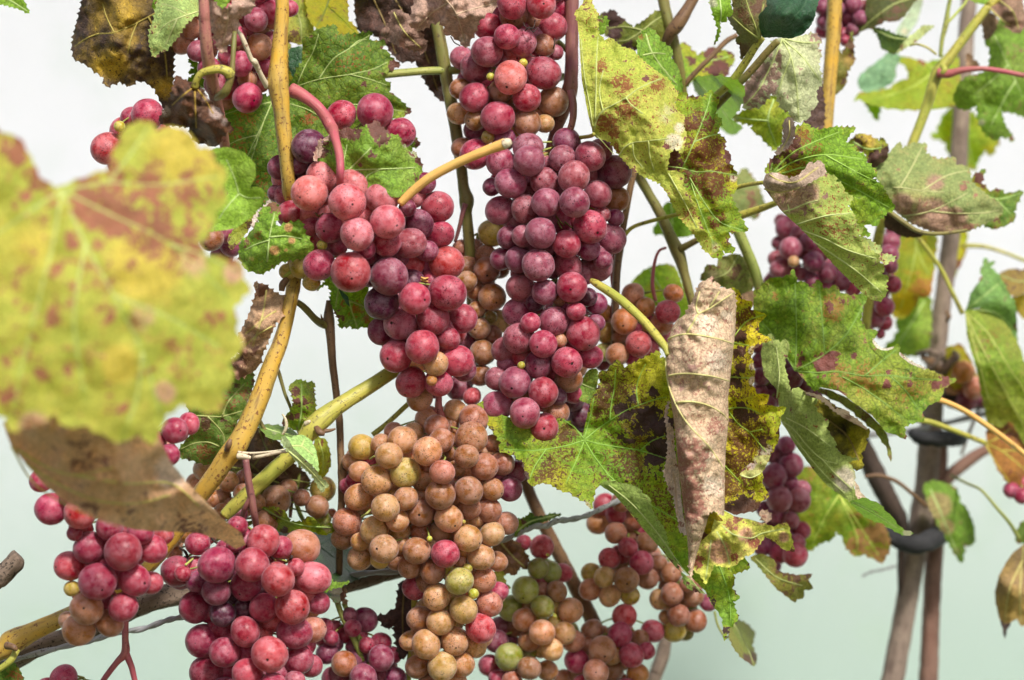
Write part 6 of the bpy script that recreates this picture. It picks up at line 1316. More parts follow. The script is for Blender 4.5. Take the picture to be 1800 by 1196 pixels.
    blade(r, 'Q', [(1560, 30), (1600, -30), (1780, -30), (1800, 60), (1810, 140), (1790, 215), (1752, 236), (1690, 205), (1640, 130), (1590, 90)], [(1570, 20, 112), (1800, 60, 112), (1750, 230, 108), (1700, 80, 100)], 'tan', [[(1560, 60), (1620, 120), (1700, 180)], [(1620, 0), (1720, 80), (1760, 200)]], [(1770, 170, 40, 'b', .6), (1620, 60, 50, 'b', .4)], (14, 3), 4, (4, 1.5), 1, over=dict(Green=(.24, .14, .09), Yellow=(.36, .23, .15)))
    blade(r, 'Q', [(1500, 110), (1570, 90), (1620, 140), (1600, 210), (1560, 270), (1520, 280)], 122, 'tan', (), (), (12, 3), 5, name='folded_lobe', over=dict(Green=(.22, .15, .1)))
    r = leaf('Q', 1480, -10, 118, 'green leaf end at the top edge above the leaning shoot')
    blade(r, 'Q', [(1400, -20), (1560, -40), (1620, -20), (1560, 20), (1500, 30), (1440, 10)], 116, 'fresh', (), (), (12, 3), 5)
    r = leaf('Q', 1400, 900, 224, 'blurred lime leaf spread behind the wooden stake')
    blade(r, 'Q', [(1140, 960), (1190, 930), (1210, 860), (1250, 790), (1300, 750), (1420, 780), (1500, 850), (1580, 930), (1630, 990), (1600, 1040), (1570, 1100), (1530, 1060), (1490, 1110), (1450, 1200), (1400, 1180), (1330, 1100), (1270, 1090), (1250, 1010), (1210, 985)], [(1150, 960, 224), (1620, 990, 226), (1440, 1190, 224), (1380, 950, 222)], 'fresh', [[(1380, 790), (1400, 960), (1440, 1160)]], [(1560, 1060, 50, 'y', 1), (1430, 1170, 50, 'b', .4)], (16, 5), 8, (2, .5), 1, over=dict(Green=(.26, .38, .04), Yellow=(.46, .44, .05), YBase=.4, Trans=.5))
    r = leaf('Q', 550, 400, 98, 'slim brown and ochre leaf stuck behind the upright yellow cane')
    blade(r, 'Q', [(480, 330), (520, 380), (560, 300), (595, 215), (600, 300), (608, 440), (560, 500), (545, 600), (500, 650), (460, 670), (450, 500)], 100, 'olive', (), [(560, 300, 40, 'b'), (540, 560, 50, 'b', .8), (570, 420, 50, 'y', .8)], (12, 4), 5, (2, 1), over=dict(Yellow=(.36, .24, .06)))
    blade(r, 'Q', [(340, 600), (380, 590), (400, 760), (390, 900), (330, 910), (240, 870), (280, 800), (345, 740)], 70, 'dark', (), (), (12, 4), 5, name='folded_lobe', over=dict(Green=(.09, .05, .045)))

    r = leaf('U', 190, 370, 50, 'wide green spiky leaf with maroon spots, pointing right toward the stake')
    blade(r, 'U', [(-110, 100, 0), (-100, -200, 0), (-60, -220), (-20, -260), (50, -290), (100, -285), (150, -310), (180, -350), (205, -255), (260, -255), (290, -220), (355, -275), (390, -210), (430, -210), (475, -240), (510, -180), (580, -160), (680, -170), (700, -150), (665, -80), (650, 10), (690, 80), (760, 80), (768, 110), (740, 150), (770, 200), (820, 218), (880, 205), (920, 172), (925, 240), (990, 290), (1030, 318), (1100, 352), (1180, 380), (1240, 410), (1330, 430), (1240, 490), (1220, 560), (1175, 590), (1130, 610), (1085, 660), (1100, 720), (1000, 740), (960, 765), (970, 852), (900, 820, 0), (830, 800, 0), (730, 680, 0), (600, 590, 0), (500, 512, 0), (370, 485, 0), (330, 515), (270, 450, 0), (200, 370, 0), (130, 280, 0), (60, 200, 0)],
          [(-90, -150, 54), (180, -340, 44), (690, -150, 52), (820, 215, 44), (1325, 430, 56), (960, 850, 40), (330, 510, 34), (200, 370, 38), (200, 0, 38), (600, 100, 38), (800, 420, 34), (1100, 560, 44), (600, 400, 34)], 'green',
          [[(190, 370), (350, 382), (500, 375), (680, 405), (850, 400), (1000, 420), (1200, 432)], [(190, 370), (400, 250), (560, 100), (680, -120)], [(190, 370), (200, 100), (190, -250)], [(500, 400), (650, 480), (800, 580), (950, 700)], [(400, 250), (380, 0), (360, -240)], [(680, 405), (800, 300), (900, 220)], [(190, 370), (60, 150), (-60, 0)], [(850, 400), (960, 500), (1060, 640)]],
          [(390, 320, 90, 'b', 1.4), (240, 300, 60, 'b', 1), (460, 255, 45, 'b', 1.2), (600, 258, 34, 'b', 1.2), (400, 400, 28, 'b', 1), (840, 375, 35, 'b', .9), (1000, 400, 34, 'b', 1.2), (1170, 465, 40, 'b', 1.1), (1090, 450, 34, 'b', .9), (985, 460, 34, 'b', .9), (840, 465, 36, 'b', 1), (1240, 440, 40, 'b', .9), (440, -70, 100, 'k', 1.6), (430, -90, 50, 'b', .9), (520, -120, 26, 'b', 1), (800, 500, 240, 'y', .6), (700, 420, 120, 'k', 1.6), (500, 400, 100, 'k', 1.6), (1150, 430, 120, 'y', .9), (1000, 500, 120, 'k', 1.2), (50, -160, 30, 'k', 1.4), (760, 590, 120, 'p', .3), (1150, 570, 30, 'y')],
          (14, 3), 4, (3, .7), 1.4, vr=1.1, over=dict(Green=(.14, .245, .018), Yellow=(.34, .34, .05), Vein=(.19, .30, .06), YBase=.12, Speck=.15, Spk=(.30, .16, .04), EdgeB=.45, Brown=(.14, .045, .035)))
    blade(r, 'U', [(340, 500, 0), (370, 488, 0), (430, 500, 0), (560, 560, 0), (700, 660, 0), (800, 760, 0), (835, 810), (850, 880), (870, 940), (865, 1010), (830, 900), (790, 850), (750, 790), (680, 730), (600, 660), (500, 590), (400, 540)], [(345, 500, 44), (865, 1000, 44), (600, 620, 54), (760, 740, 48)], 'olive', (), [(700, 680, 60, 'k', 1)], (22, 3), 4, (1.5, .5), name='folded_lobe', over=dict(Green=(.14, .17, .03)))
    blade(r, 'U', [(738, 135), (752, 165), (775, 190), (800, 208), (840, 208), (885, 198), (880, 212), (840, 226), (800, 224), (760, 205), (735, 165)], 36, 'pink', (), (), (0, 0), 3, (.6, .3), name='pale_rim', over=dict(Green=(.75, .68, .52), Yellow=(.8, .74, .6), Speck=0))
    blade(r, 'U', [(925, 235), (960, 265), (1000, 292), (1040, 318), (1110, 350), (1105, 362), (1040, 335), (990, 312), (950, 282), (922, 255)], 36, 'pink', (), (), (0, 0), 3, (.6, .3), name='pale_rim', over=dict(Green=(.75, .62, .5), Yellow=(.8, .74, .6), Speck=0))

    r = leaf('U', 90, 710, 26, 'dull green leaf hanging in a fold right of the curled tan leaf')
    blade(r, 'U', [(-30, 110), (-10, 130), (20, 105), (50, 150), (90, 170), (120, 145), (150, 180), (142, 240), (120, 290), (118, 340), (135, 410), (160, 515), (190, 490), (225, 492), (270, 540), (350, 572), (325, 610), (350, 660), (430, 730), (408, 770), (440, 820), (478, 870), (470, 905), (520, 960), (635, 990), (560, 1010), (600, 1060), (612, 1090), (605, 1190), (625, 1275), (600, 1300), (520, 1250, 0), (420, 1180, 0), (330, 1080, 0), (200, 900, 0), (90, 720, 0), (60, 500, 0), (-30, 400, 0), (-50, 250, 0)],
          [(0, 130, 34), (150, 180, 30), (90, 720, 34), (350, 580, 18), (470, 900, 22), (600, 1290, 26), (420, 1180, 34), (200, 600, 16), (330, 850, 16), (630, 990, 30)], 'under',
          [[(92, 720), (180, 780), (280, 900), (380, 990), (480, 1020)], [(92, 720), (200, 860), (320, 1010), (430, 1130), (540, 1230)], [(130, 700), (280, 780), (440, 900)], [(60, 560), (80, 400), (60, 200)], [(380, 990), (470, 1090), (590, 1200)]],
          [(540, 1130, 100, 'p', 1), (70, 540, 20, 'k', 2), (270, 770, 16, 'b', .8), (330, 760, 30, 'k', 1), (440, 1110, 40, 'k', 1)],
          (11, 3), 4, (2, .6), -1, vr=1, over=dict(Green=(.27, .34, .09), Yellow=(.36, .40, .13), Pale=(.55, .48, .36), YBase=.2, Speck=.18, Retic=.2))
    blade(r, 'V', [(575, 85), (625, 75), (690, 60), (720, 80), (780, 100), (820, 150), (880, 200), (910, 250), (960, 290), (1025, 310), (985, 328), (920, 310), (870, 282), (800, 240), (720, 215), (660, 180), (610, 130)], [(580, 85, 26), (1020, 310, 24), (780, 170, 18)], 'fresh', [[(600, 95), (760, 180), (900, 270)]], [(980, 310, 40, 'p', 1)], (14, 2.5), 4, (1.5, .5), .8, name='folded_lobe', over=dict(Green=(.18, .34, .05)))
    blade(r, 'U', [(240, 515), (300, 525), (375, 545), (430, 590), (470, 640), (540, 640), (580, 680), (640, 720), (700, 780), (655, 792), (600, 750), (555, 745), (510, 680), (450, 640), (400, 590), (330, 550)], [(250, 520, 24), (700, 780, 26), (480, 640, 16)], 'pink', (), [(560, 700, 30, 'b', .7)], (10, 3), 3, (3, 1.4), name='curled_edge', over=dict(Green=(.60, .44, .34), Yellow=(.7, .55, .44)))
    blade(r, 'V', [(610, -60), (640, -20), (650, 20), (700, 70), (760, 130), (800, 175), (770, 172), (700, 120), (640, 80), (615, 40)], 18, 'pink', (), (), (0, 0), 3, (.6, .3), name='pale_rim', over=dict(Green=(.62, .50, .34)))
    r = leaf('U', 500, 760, 40, 'scorched black and yellow leaf scrap in the fold of the dull green leaf')
    blade(r, 'U', [(320, 570), (400, 560), (520, 650), (600, 740), (720, 790), (690, 850), (692, 890), (655, 950), (668, 1055), (600, 1060), (550, 1000), (470, 900), (400, 770), (330, 660)], [(330, 580, 38), (720, 790, 30), (600, 1050, 34), (520, 800, 42)], 'dark', [[(430, 720), (560, 830), (640, 1000)]], [(640, 850, 90, 'y', 1.6), (620, 980, 70, 'y', 1.4), (500, 850, 30, 'y', .7)], (12, 4), 4, (2.5, 1), 1, over=dict(Green=(.03, .022, .012), Yellow=(.34, .30, .02)))

    r = leaf('K', 1170, 1100, -8, 'blackened yellow lobe with ragged teeth behind the curled tan leaf')
    blade(r, 'K', [(1150, 400, 0), (1180, 300), (1215, 315), (1240, 330), (1258, 385), (1290, 395), (1332, 405), (1320, 460), (1370, 470), (1432, 500), (1375, 555), (1370, 620), (1410, 640), (1472, 672), (1400, 690), (1345, 735), (1320, 790), (1340, 850), (1350, 930), (1330, 990), (1362, 1050), (1450, 1055), (1430, 1130), (1500, 1140), (1570, 1145), (1530, 1210), (1520, 1290), (1515, 1370), (1460, 1480), (1400, 1600), (1400, 1680), (1450, 1770), (1390, 1810), (1360, 1870), (1200, 1900, 0), (1100, 1850, 0), (1080, 1400, 0), (1090, 1000, 0), (1120, 700, 0)],
          [(1180, 310, -4), (1430, 500, -8), (1470, 672, -10), (1340, 900, -12), (1565, 1145, -12), (1510, 1370, -14), (1440, 1770, -8), (1150, 1880, -4), (1180, 800, 0), (1180, 1400, 0), (1300, 1300, -6)], 'mixed',
          [[(1130, 680), (1200, 690), (1305, 712)], [(1130, 935), (1180, 932), (1310, 940)], [(1130, 1160), (1220, 1148), (1310, 1155), (1380, 1190)], [(1160, 1170), (1230, 1260), (1310, 1320), (1370, 1390), (1430, 1460)], [(1310, 1320), (1400, 1300)], [(1200, 650), (1260, 570), (1310, 530), (1410, 495)], [(1100, 1520), (1170, 1590), (1245, 1670)]],
          [(1230, 640, 70, 'b', 1.3), (1230, 760, 60, 'b', 1), (1230, 860, 60, 'b', .8), (1220, 960, 70, 'b', 1.3), (1250, 1190, 90, 'b', 1.3), (1330, 1220, 60, 'b', 1.1), (1400, 1390, 60, 'b', 1), (1260, 1850, 130, 'b', 1.2), (1300, 500, 50, 'k', 2), (1230, 540, 60, 'k', 2), (1290, 1320, 130, 'k', 1.8), (1200, 1600, 140, 'k', 1.6), (1320, 1740, 40, 'b', 1), (1420, 1450, 60, 'p', 1.1), (1380, 1530, 60, 'p', .9), (1335, 750, 36, 'p', 1.3), (1335, 960, 34, 'p', 1.3), (1330, 860, 30, 'p', 1), (1250, 380, 50, 'y', 1), (1350, 620, 90, 'y', 1), (1400, 1100, 70, 'y', .6), (1300, 1000, 60, 'y', 1), (1240, 1420, 110, 'y', .7)],
          (15, 2.2), 3, (2.4, .7), 1, curl=-3, vr=1.1, vwidth=3.5, over=dict(Green=(.26, .36, .02), Yellow=(.64, .52, .015), Brown=(.07, .03, .015), Spk=(.10, .02, .015), Speck=.8, YBase=.5, Vein=(.30, .44, .06), EdgeB=.4))
    blade(r, 'N', [(800, 540), (820, 500), (880, 455), (930, 470), (900, 420), (960, 400), (1020, 400), (1000, 450), (960, 520), (900, 550), (830, 555)], -22, 'under', [[(810, 545), (880, 560), (950, 530)]], [(880, 470, 40, 'p', 1), (820, 500, 20, 'b', 1)], (0, 0), 3, (2, 1), name='curled_edge', over=dict(Pale=(.55, .42, .36), Green=(.36, .36, .14)))
    blade(r, 'N', [(940, 800), (975, 790), (1000, 800), (1025, 830), (1010, 865), (970, 865), (950, 840)], -20, 'tan', (), [(980, 830, 20, 'b', .8)], (8, 5), 3, (2, 1), name='dry_edge', over=dict(Green=(.26, .19, .14)))

    r = leaf('N', 700, 860, -18, 'blotchy pink and yellow lobe flaring right at the foot of the curled tan leaf')
    blade(r, 'N', [(640, 780, 0), (690, 790, 0), (760, 830, 0), (860, 850, 0), (960, 880), (1040, 905), (1100, 880), (1140, 885), (1165, 980), (1188, 1080), (1110, 1065), (1050, 1010), (980, 972), (930, 1040), (885, 1100), (840, 1110), (760, 1180), (700, 1190), (620, 1170), (600, 1225), (565, 1310), (520, 1240), (470, 1200), (460, 1100, 0), (540, 1000, 0), (600, 940, 0)],
          [(690, 800, -10), (1100, 880, -20), (1185, 1080, -18), (980, 975, -14), (720, 1185, -16), (560, 1300, -14), (560, 1050, -18), (800, 960, -26), (700, 1080, -20)], 'under',
          [[(680, 900), (760, 960), (880, 985), (960, 950), (1110, 920)], [(640, 940), (700, 1050), (730, 1170)], [(600, 1000), (580, 1150), (560, 1280)]],
          [(660, 1080, 90, 'p', 1.3), (840, 960, 80, 'p', .8), (800, 870, 90, 'b', .6), (1110, 980, 50, 'p', .9), (1170, 1070, 30, 'b', .8), (900, 1010, 50, 'k', 1.5), (740, 900, 60, 'k', 1.5), (520, 1150, 60, 'k', 1.3), (770, 1120, 40, 'k', 1), (720, 1050, 26, 'b', .6), (950, 860, 50, 'p', .8)],
          (12, 3), 3, (3, 1), 1, curl=-3, vr=.9, over=dict(Green=(.42, .50, .06), Yellow=(.72, .62, .16), Pale=(.58, .32, .20), Brown=(.22, .08, .05), YBase=.55, Speck=.3, Spk=(.26, .04, .05)))

    r = leaf('K', 735, 690, -28, 'tall curled tan leaf, rolled like a scroll, veins showing, right of centre')
    blade(r, 'K', [(1055, 220), (1048, 255), (1040, 275), (1090, 270), (1100, 305), (1150, 315), (1200, 325), (1210, 380), (1217, 450, 0), (1210, 620, 0), (1190, 800, 0), (1172, 960, 0), (1158, 1080, 0), (1165, 1230, 0), (1140, 1480, 0), (1135, 1780, 0), (1132, 1905), (1110, 1900), (1060, 1870), (1030, 1880, 0), (1010, 1960, 0), (985, 2030, 0), (945, 2160, 0), (915, 2270), (896, 2362), (882, 2250, 0), (878, 2140, 0), (850, 1880, 0), (810, 1580, 0), (785, 1300, 0), (770, 1180, 0), (742, 1000, 0), (716, 850, 0), (735, 700, 0), (758, 600, 0), (800, 530, 0), (860, 490), (880, 450), (910, 400), (935, 330), (960, 270), (1000, 255)],
          [(1055, 225, -24), (1200, 330, -22), (1215, 700, -18), (1160, 1200, -18), (1130, 1880, -24), (896, 2350, -28), (716, 850, -22), (800, 530, -22), (850, 1880, -24), (950, 800, -30), (950, 1400, -30)], 'pink',
          [[(740, 664), (800, 640), (870, 630), (960, 638), (1050, 655), (1120, 672), (1200, 700)], [(735, 925), (800, 912), (880, 908), (1000, 920), (1080, 935), (1172, 962)], [(800, 1110), (870, 1105), (950, 1112), (1040, 1140), (1120, 1190), (1160, 1235)], [(738, 690), (722, 850), (745, 1000), (790, 1120), (840, 1210), (900, 1290), (980, 1370), (1040, 1440), (1080, 1500), (1130, 1580)], [(870, 620), (920, 540), (950, 490), (1030, 450), (1120, 390), (1190, 345)], [(950, 490), (935, 430), (960, 330)], [(1030, 440), (1100, 330)]],
          [(800, 600, 90, 'b', .55), (790, 740, 80, 'b', .5), (900, 860, 80, 'b', .45), (860, 970, 130, 'b', .5), (1000, 990, 70, 'b', .4), (880, 1500, 120, 'k', 1.2), (870, 1750, 100, 'k', 1.5), (1080, 1280, 60, 'k', 1), (1000, 560, 140, 'p', .7), (1080, 820, 120, 'p', .7), (1150, 500, 60, 'p', .7), (1050, 1700, 120, 'p', .7), (1020, 1500, 80, 'p', .6), (1060, 250, 36, 'b', .4), (900, 1850, 100, 'k', 1.4)],
          (9, 4), 2.8, (2.6, .9), -1.5, roll=11, vr=1.9, vwidth=4, veincol=(.58, .54, .22), over=dict(Green=(.62, .44, .28), Yellow=(.78, .60, .39), Pale=(.86, .70, .52), Brown=(.34, .19, .15), Speck=.7, Spk=(.28, .11, .08), YBase=.4, Retic=.85, Vein=(.56, .50, .22)))
    blade(r, 'K', [(745, 1095), (722, 1150), (714, 1190), (730, 1330), (735, 1450), (722, 1540), (708, 1612), (738, 1700), (745, 1740), (778, 1770), (790, 1860), (812, 1960), (815, 2010), (868, 2045), (860, 1980, 0), (840, 1880, 0), (812, 1600, 0), (808, 1560, 0), (780, 1440), (775, 1300), (735, 1250), (728, 1200)], [(720, 1180, -16), (710, 1610, -18), (860, 2040, -20), (800, 1700, -12)], 'pink', [[(800, 1900), (790, 1700), (770, 1600)]], [(790, 1560, 30, 'b', .6), (830, 1960, 40, 'b', .5), (760, 1720, 30, 'k', 1.3)], (9, 3.5), 3, (2, 1), name='curled_edge', over=dict(Green=(.60, .47, .40), Yellow=(.72, .6, .5), Pale=(.8, .7, .6)))
    blade(r, 'K', [(1030, 1870, 0), (1080, 1890, 0), (1125, 1940), (1060, 2010, 0), (1010, 2060, 0), (955, 2125, 0), (970, 2050, 0), (1000, 1960, 0)], -17, 'mixed', (), [(1000, 2060, 40, 'b', 1), (960, 2110, 40, 'b')], (0, 0), 3, (1, .5), name='inner_fold', over=dict(Green=(.34, .26, .02), Yellow=(.44, .32, .01), Trans=.5))

    r = leaf('1', 1027, 772, 8, 'broad leaf with black burnt centre and green veins below the centre bunch')
    blade(r, '1', [(835, 717), (842, 708), (851, 706), (857, 722, 0), (900, 735, 0), (950, 740, 0), (985, 735), (1005, 745), (1024, 768, 0), (1030, 740, 0), (1038, 706), (1047, 690), (1055, 672), (1052, 655), (1067, 652), (1078, 640), (1085, 632), (1098, 647), (1110, 640), (1120, 635), (1140, 625), (1158, 617), (1160, 630), (1172, 630), (1200, 640, 0), (1260, 700, 0), (1265, 800, 0), (1262, 900, 0), (1290, 950, 0), (1312, 985), (1319, 998), (1289, 1010), (1291, 1022), (1287, 1035), (1301, 1052), (1288, 1058), (1298, 1087), (1283, 1105), (1273, 1128), (1270, 1089), (1262, 1075, 0), (1255, 1069, 0), (1240, 1039, 0), (1200, 1000, 0), (1150, 950, 0), (1110, 905, 0), (1085, 870, 0), (1055, 853, 0), (1046, 862), (1039, 896), (1028, 882), (1015, 875), (1001, 866), (985, 862), (968, 852), (954, 849), (934, 855), (926, 840), (918, 812), (905, 800), (888, 796), (875, 792), (881, 778), (865, 757), (857, 747)],
          [(835, 717, 14), (1027, 772, 14), (1085, 635, 4), (1172, 632, -2), (1262, 800, 2), (1310, 990, 0), (1273, 1125, -8), (1150, 950, 4), (1039, 895, -4), (880, 790, 6), (1120, 720, 4), (1120, 860, 6), (960, 810, 4), (1210, 900, 8)], 'mixed',
          [[(1027, 774), (1050, 755), (1075, 738), (1100, 722), (1125, 712), (1150, 703), (1172, 698)], [(1122, 712), (1119, 690), (1122, 668), (1135, 640)], [(1072, 740), (1074, 715), (1080, 680), (1082, 650)], [(1027, 774), (1060, 782), (1100, 788), (1128, 793), (1170, 806)], [(1125, 793), (1145, 776), (1170, 766)], [(1027, 774), (1050, 810), (1080, 845), (1130, 880), (1190, 915), (1250, 960)], [(1027, 774), (990, 785), (940, 792), (890, 790)], [(1027, 772), (1010, 752), (990, 738)], [(1027, 776), (1015, 805), (995, 850)], [(1027, 770), (1038, 730), (1044, 700)], [(1080, 845), (1060, 848)], [(960, 790), (940, 820), (930, 845)], [(1250, 960), (1280, 1040), (1285, 1100)]],
          [(1110, 700, 14, 'b', .8), (1095, 725, 22, 'b', 1.2), (1140, 735, 28, 'b', 1.3), (1165, 755, 26, 'b', 1.4), (1158, 790, 28, 'b', 1.5), (1120, 750, 24, 'b', .9), (1090, 700, 18, 'b', .5), (1150, 690, 14, 'b', .8), (1100, 770, 18, 'b', .9), (1050, 725, 16, 'k', 1), (1150, 820, 30, 'b', .6), (1080, 700, 60, 'k', .9), (1130, 740, 50, 'k', 1.3), (1100, 810, 60, 'k', .9), (1080, 830, 50, 'k', .7), (990, 800, 50, 'k', .6), (960, 825, 40, 'k', .6), (1180, 880, 60, 'k', .6), (1130, 660, 50, 'y', 1), (1150, 725, 50, 'y', .9), (980, 850, 30, 'y', .5), (865, 745, 20, 'y', .7), (1030, 890, 14, 'p', .7), (1245, 1060, 14, 'b', .6), (1278, 1110, 14, 'b', .8), (1000, 760, 20, 'k', 1.8), (975, 845, 20, 'p', .3)],
          (12, 4), 3, (2.4, .7), 1.2, vr=1.1, vwidth=3, over=dict(Green=(.16, .31, .025), Yellow=(.44, .42, .025), Brown=(.045, .022, .016), Spk=(.10, .025, .018), Speck=.4, YBase=.22, Vein=(.24, .40, .07)))
    blade(r, '1', [(1052, 852, 0), (1068, 845), (1085, 848), (1105, 852), (1121, 857), (1130, 868), (1142, 875), (1146, 895), (1150, 905), (1168, 930), (1175, 960), (1188, 985), (1197, 1010), (1200, 1025), (1208, 1035), (1222, 1042), (1240, 1045), (1250, 1062), (1258, 1072, 0), (1238, 1042, 0), (1213, 1018, 0), (1188, 998, 0), (1162, 965, 0), (1132, 932, 0), (1105, 898, 0), (1078, 868, 0)],
          [(1055, 852, -2), (1120, 858, -10), (1168, 930, -10), (1200, 1020, -12), (1255, 1070, -8), (1130, 930, 0), (1188, 998, -2), (1120, 890, -8)], 'under', [[(1070, 853), (1110, 885), (1150, 930), (1190, 985), (1235, 1045)]], [(1180, 985, 12, 'b', .5), (1230, 1040, 14, 'b', .9), (1195, 1000, 10, 'b', .6)], (10, 3), 3, (1, .5), -.6, name='curled_edge', vr=.8, over=dict(Green=(.30, .42, .09), Yellow=(.44, .50, .16), YBase=.3, Speck=.35))
    blade(r, '1', [(1022, 668, 0), (1035, 650), (1048, 648), (1052, 660), (1048, 690), (1038, 710), (1020, 705, 0), (1010, 690, 0)], [(1030, 650, 22), (1040, 705, 20)], 'green', [[(1015, 672), (1045, 685)]], (), (11, 2), 4, name='folded_lobe', over=dict(Green=(.18, .30, .04), Yellow=(.34, .38, .06)))

    r = leaf('K', 600, 150, 124, 'round bright green leaf behind the orange bunch')
    blade(r, 'K', [(475, 280), (500, 240), (540, 205), (590, 170), (640, 155), (700, 140), (760, 142), (800, 180), (830, 260), (860, 340), (895, 440), (880, 520), (800, 530), (740, 480), (640, 430), (560, 400), (500, 340)], [(480, 280, 124), (760, 145, 126), (880, 500, 128), (680, 300, 116)], 'fresh', [[(600, 160), (700, 330), (840, 500)]], [(640, 330, 60, 'y', .9)], (14, 3), 6, (2, .5), 1, over=dict(Green=(.22, .36, .03), Yellow=(.42, .42, .04)))
    r = leaf('K', 1150, 90, 76, 'drab brownish green leaf above the tip of the curled tan leaf')
    blade(r, 'K', [(960, 250), (990, 190), (1010, 140), (1080, 155), (1100, 90), (1150, 80), (1205, 65), (1260, 85), (1300, 130), (1340, 300), (1280, 370), (1180, 320), (1060, 280)], [(965, 245, 76), (1300, 120, 80), (1280, 360, 80), (1150, 200, 68)], 'olive', [[(1230, 80), (1150, 200), (1000, 260)]], [(1200, 180, 90, 'b', .5), (1050, 230, 80, 'p', .6)], (13, 3), 5, (2, .8), 1, over=dict(Green=(.15, .18, .04), Yellow=(.26, .24, .06)))
    r = leaf('1', 1330, 540, 90, 'shaded pinkish leaf edge left of the spiky green leaf')
    blade(r, '1', [(1296, 525), (1310, 515), (1332, 510), (1335, 530), (1318, 540), (1304, 545)], 60, 'tan', (), (), (8, 2), 4)
    r = leaf('V', 0, 520, 66, 'small olive leaf with a torn square end below the rosy bunch')
    blade(r, 'V', [(-125, 480), (-60, 455), (-10, 468), (30, 490), (52, 512), (60, 570), (110, 590), (200, 605), (312, 595), (285, 640), (318, 700), (255, 710), (248, 770), (205, 775), (190, 800), (100, 730), (40, 680), (-20, 600), (-80, 530)], [(-110, 480, 60), (310, 600, 70), (190, 800, 70), (80, 630, 58)], 'olive', [[(-90, 490), (60, 620), (240, 680)]], [(180, 640, 90, 'b', .6), (280, 600, 40, 'b', .7)], (14, 2), 4.5, (2, .8), 1, over=dict(Green=(.15, .18, .03), Yellow=(.34, .27, .05)))
    r = leaf('1', 1290, 1095, 80, 'little green leaf with a black corner, low between bunch and stakes')
    blade(r, '1', [(1283, 1100), (1294, 1088), (1312, 1096), (1328, 1112), (1322, 1135), (1331, 1158), (1326, 1172), (1305, 1158), (1290, 1140), (1281, 1120)], [(1290, 1095, 82), (1326, 1168, 84), (1305, 1130, 78)], 'olive', [[(1290, 1098), (1310, 1130), (1324, 1165)]], [(1318, 1158, 12, 'b', 1.4), (1290, 1095, 10, 'b', .6)], (12, 2.5), 4.5, over=dict(Green=(.22, .28, .05), Yellow=(.36, .32, .06)))
    tube(r, 'stalk', [(1256, 1075, 84, 4), (1262, 1100, 84, 4), (1275, 1120, 84, 4), (1284, 1118, 82, 4)], 'green')
    r = leaf('V', 500, 100, 140, 'blurred broad leaf, lime fading to brown, behind the rosy bunch')
    blade(r, 'V', [(100, -120), (290, -160), (480, -60), (600, 40), (720, 120), (810, 230), (850, 330), (860, 410), (805, 525), (740, 490), (680, 458), (610, 475), (570, 430), (540, 400), (520, 330), (475, 298), (455, 350), (360, 385), (300, 435), (250, 420), (200, 260), (150, 100)], [(200, -100, 140), (850, 380, 146), (600, 470, 140), (290, 430, 138), (500, 150, 128)], 'yellow', [[(500, 40), (400, 200), (310, 400)], [(500, 40), (620, 220), (800, 500)], [(500, 40), (620, 320), (620, 460)]],
          [(720, 330, 150, 'b', 1.0), (640, 400, 90, 'b', .9), (780, 450, 90, 'b', 1.0), (360, 240, 50, 'b', .5), (250, 100, 200, 'y', -.5), (600, 200, 60, 'b', .5)], (13, 4), 6, (2.5, .8), 1, over=dict(Green=(.17, .28, .03), Yellow=(.40, .36, .04), YBase=.4, Brown=(.28, .15, .05), EdgeB=.3))
    r = leaf('V', 1200, -20, 178, 'half tan half green leaf leaning on the stake below the upper tie')
    blade(r, 'V', [(1090, -20), (1130, -50), (1200, -55), (1300, -25), (1345, 40), (1350, 90), (1400, 140), (1420, 190), (1442, 235), (1455, 310), (1440, 395), (1380, 400), (1375, 470), (1362, 525), (1320, 470), (1270, 380), (1230, 320), (1180, 220), (1130, 120)], [(1100, -20, 176), (1450, 310, 180), (1360, 520, 180), (1270, 200, 168)], 'fresh', [[(1140, 0), (1220, 180), (1350, 500)]], [(1200, 120, 110, 'p', 1.1), (1260, 260, 80, 'p', .8), (1380, 310, 40, 'p', .5), (1320, 440, 50, 'p', .6)], (15, 4), 6, (2, .6), 1, over=dict(Green=(.11, .28, .03), Yellow=(.20, .34, .05), Pale=(.38, .30, .12), YBase=.2))
    r = leaf('V', 1790, 400, 134, 'hanging tan brown leaf with a black tip at the right edge, low down')
    blade(r, 'V', [(1800, 385), (1770, 410), (1715, 455), (1650, 560), (1610, 660), (1597, 750), (1612, 850), (1630, 920), (1650, 980), (1665, 1055), (1680, 990), (1715, 930), (1750, 912), (1780, 965), (1800, 960), (1860, 900), (1880, 600), (1860, 400)], [(1800, 390, 134), (1600, 750, 134), (1665, 1050, 138), (1860, 600, 146), (1730, 700, 120)], 'tan', [[(1795, 400), (1780, 600), (1770, 800), (1780, 950)], [(1790, 500), (1700, 700), (1660, 950)]], [(1660, 990, 60, 'b', 1.6), (1650, 690, 50, 'b', .4), (1730, 830, 130, 'y', 1)], (26, 2), 5, (2.5, .8), 1, over=dict(Green=(.26, .17, .09), Yellow=(.42, .28, .08), Brown=(.04, .025, .02)))
    r = leaf('V', 1790, 300, 150, 'dark green leaf bit at the right edge above the hanging tan leaf')
    blade(r, 'V', [(1850, 200), (1800, 220), (1760, 270), (1740, 330), (1745, 375), (1790, 380), (1860, 400)], 148, 'green', (), (), (14, 3), 5, over=dict(Green=(.08, .14, .02)))
    r = leaf('U', -10, -10, 146, 'long narrow yellow green leaf drooping at the right edge, paired with a bluish one')
    r.location = P3(1693, 552, 146)
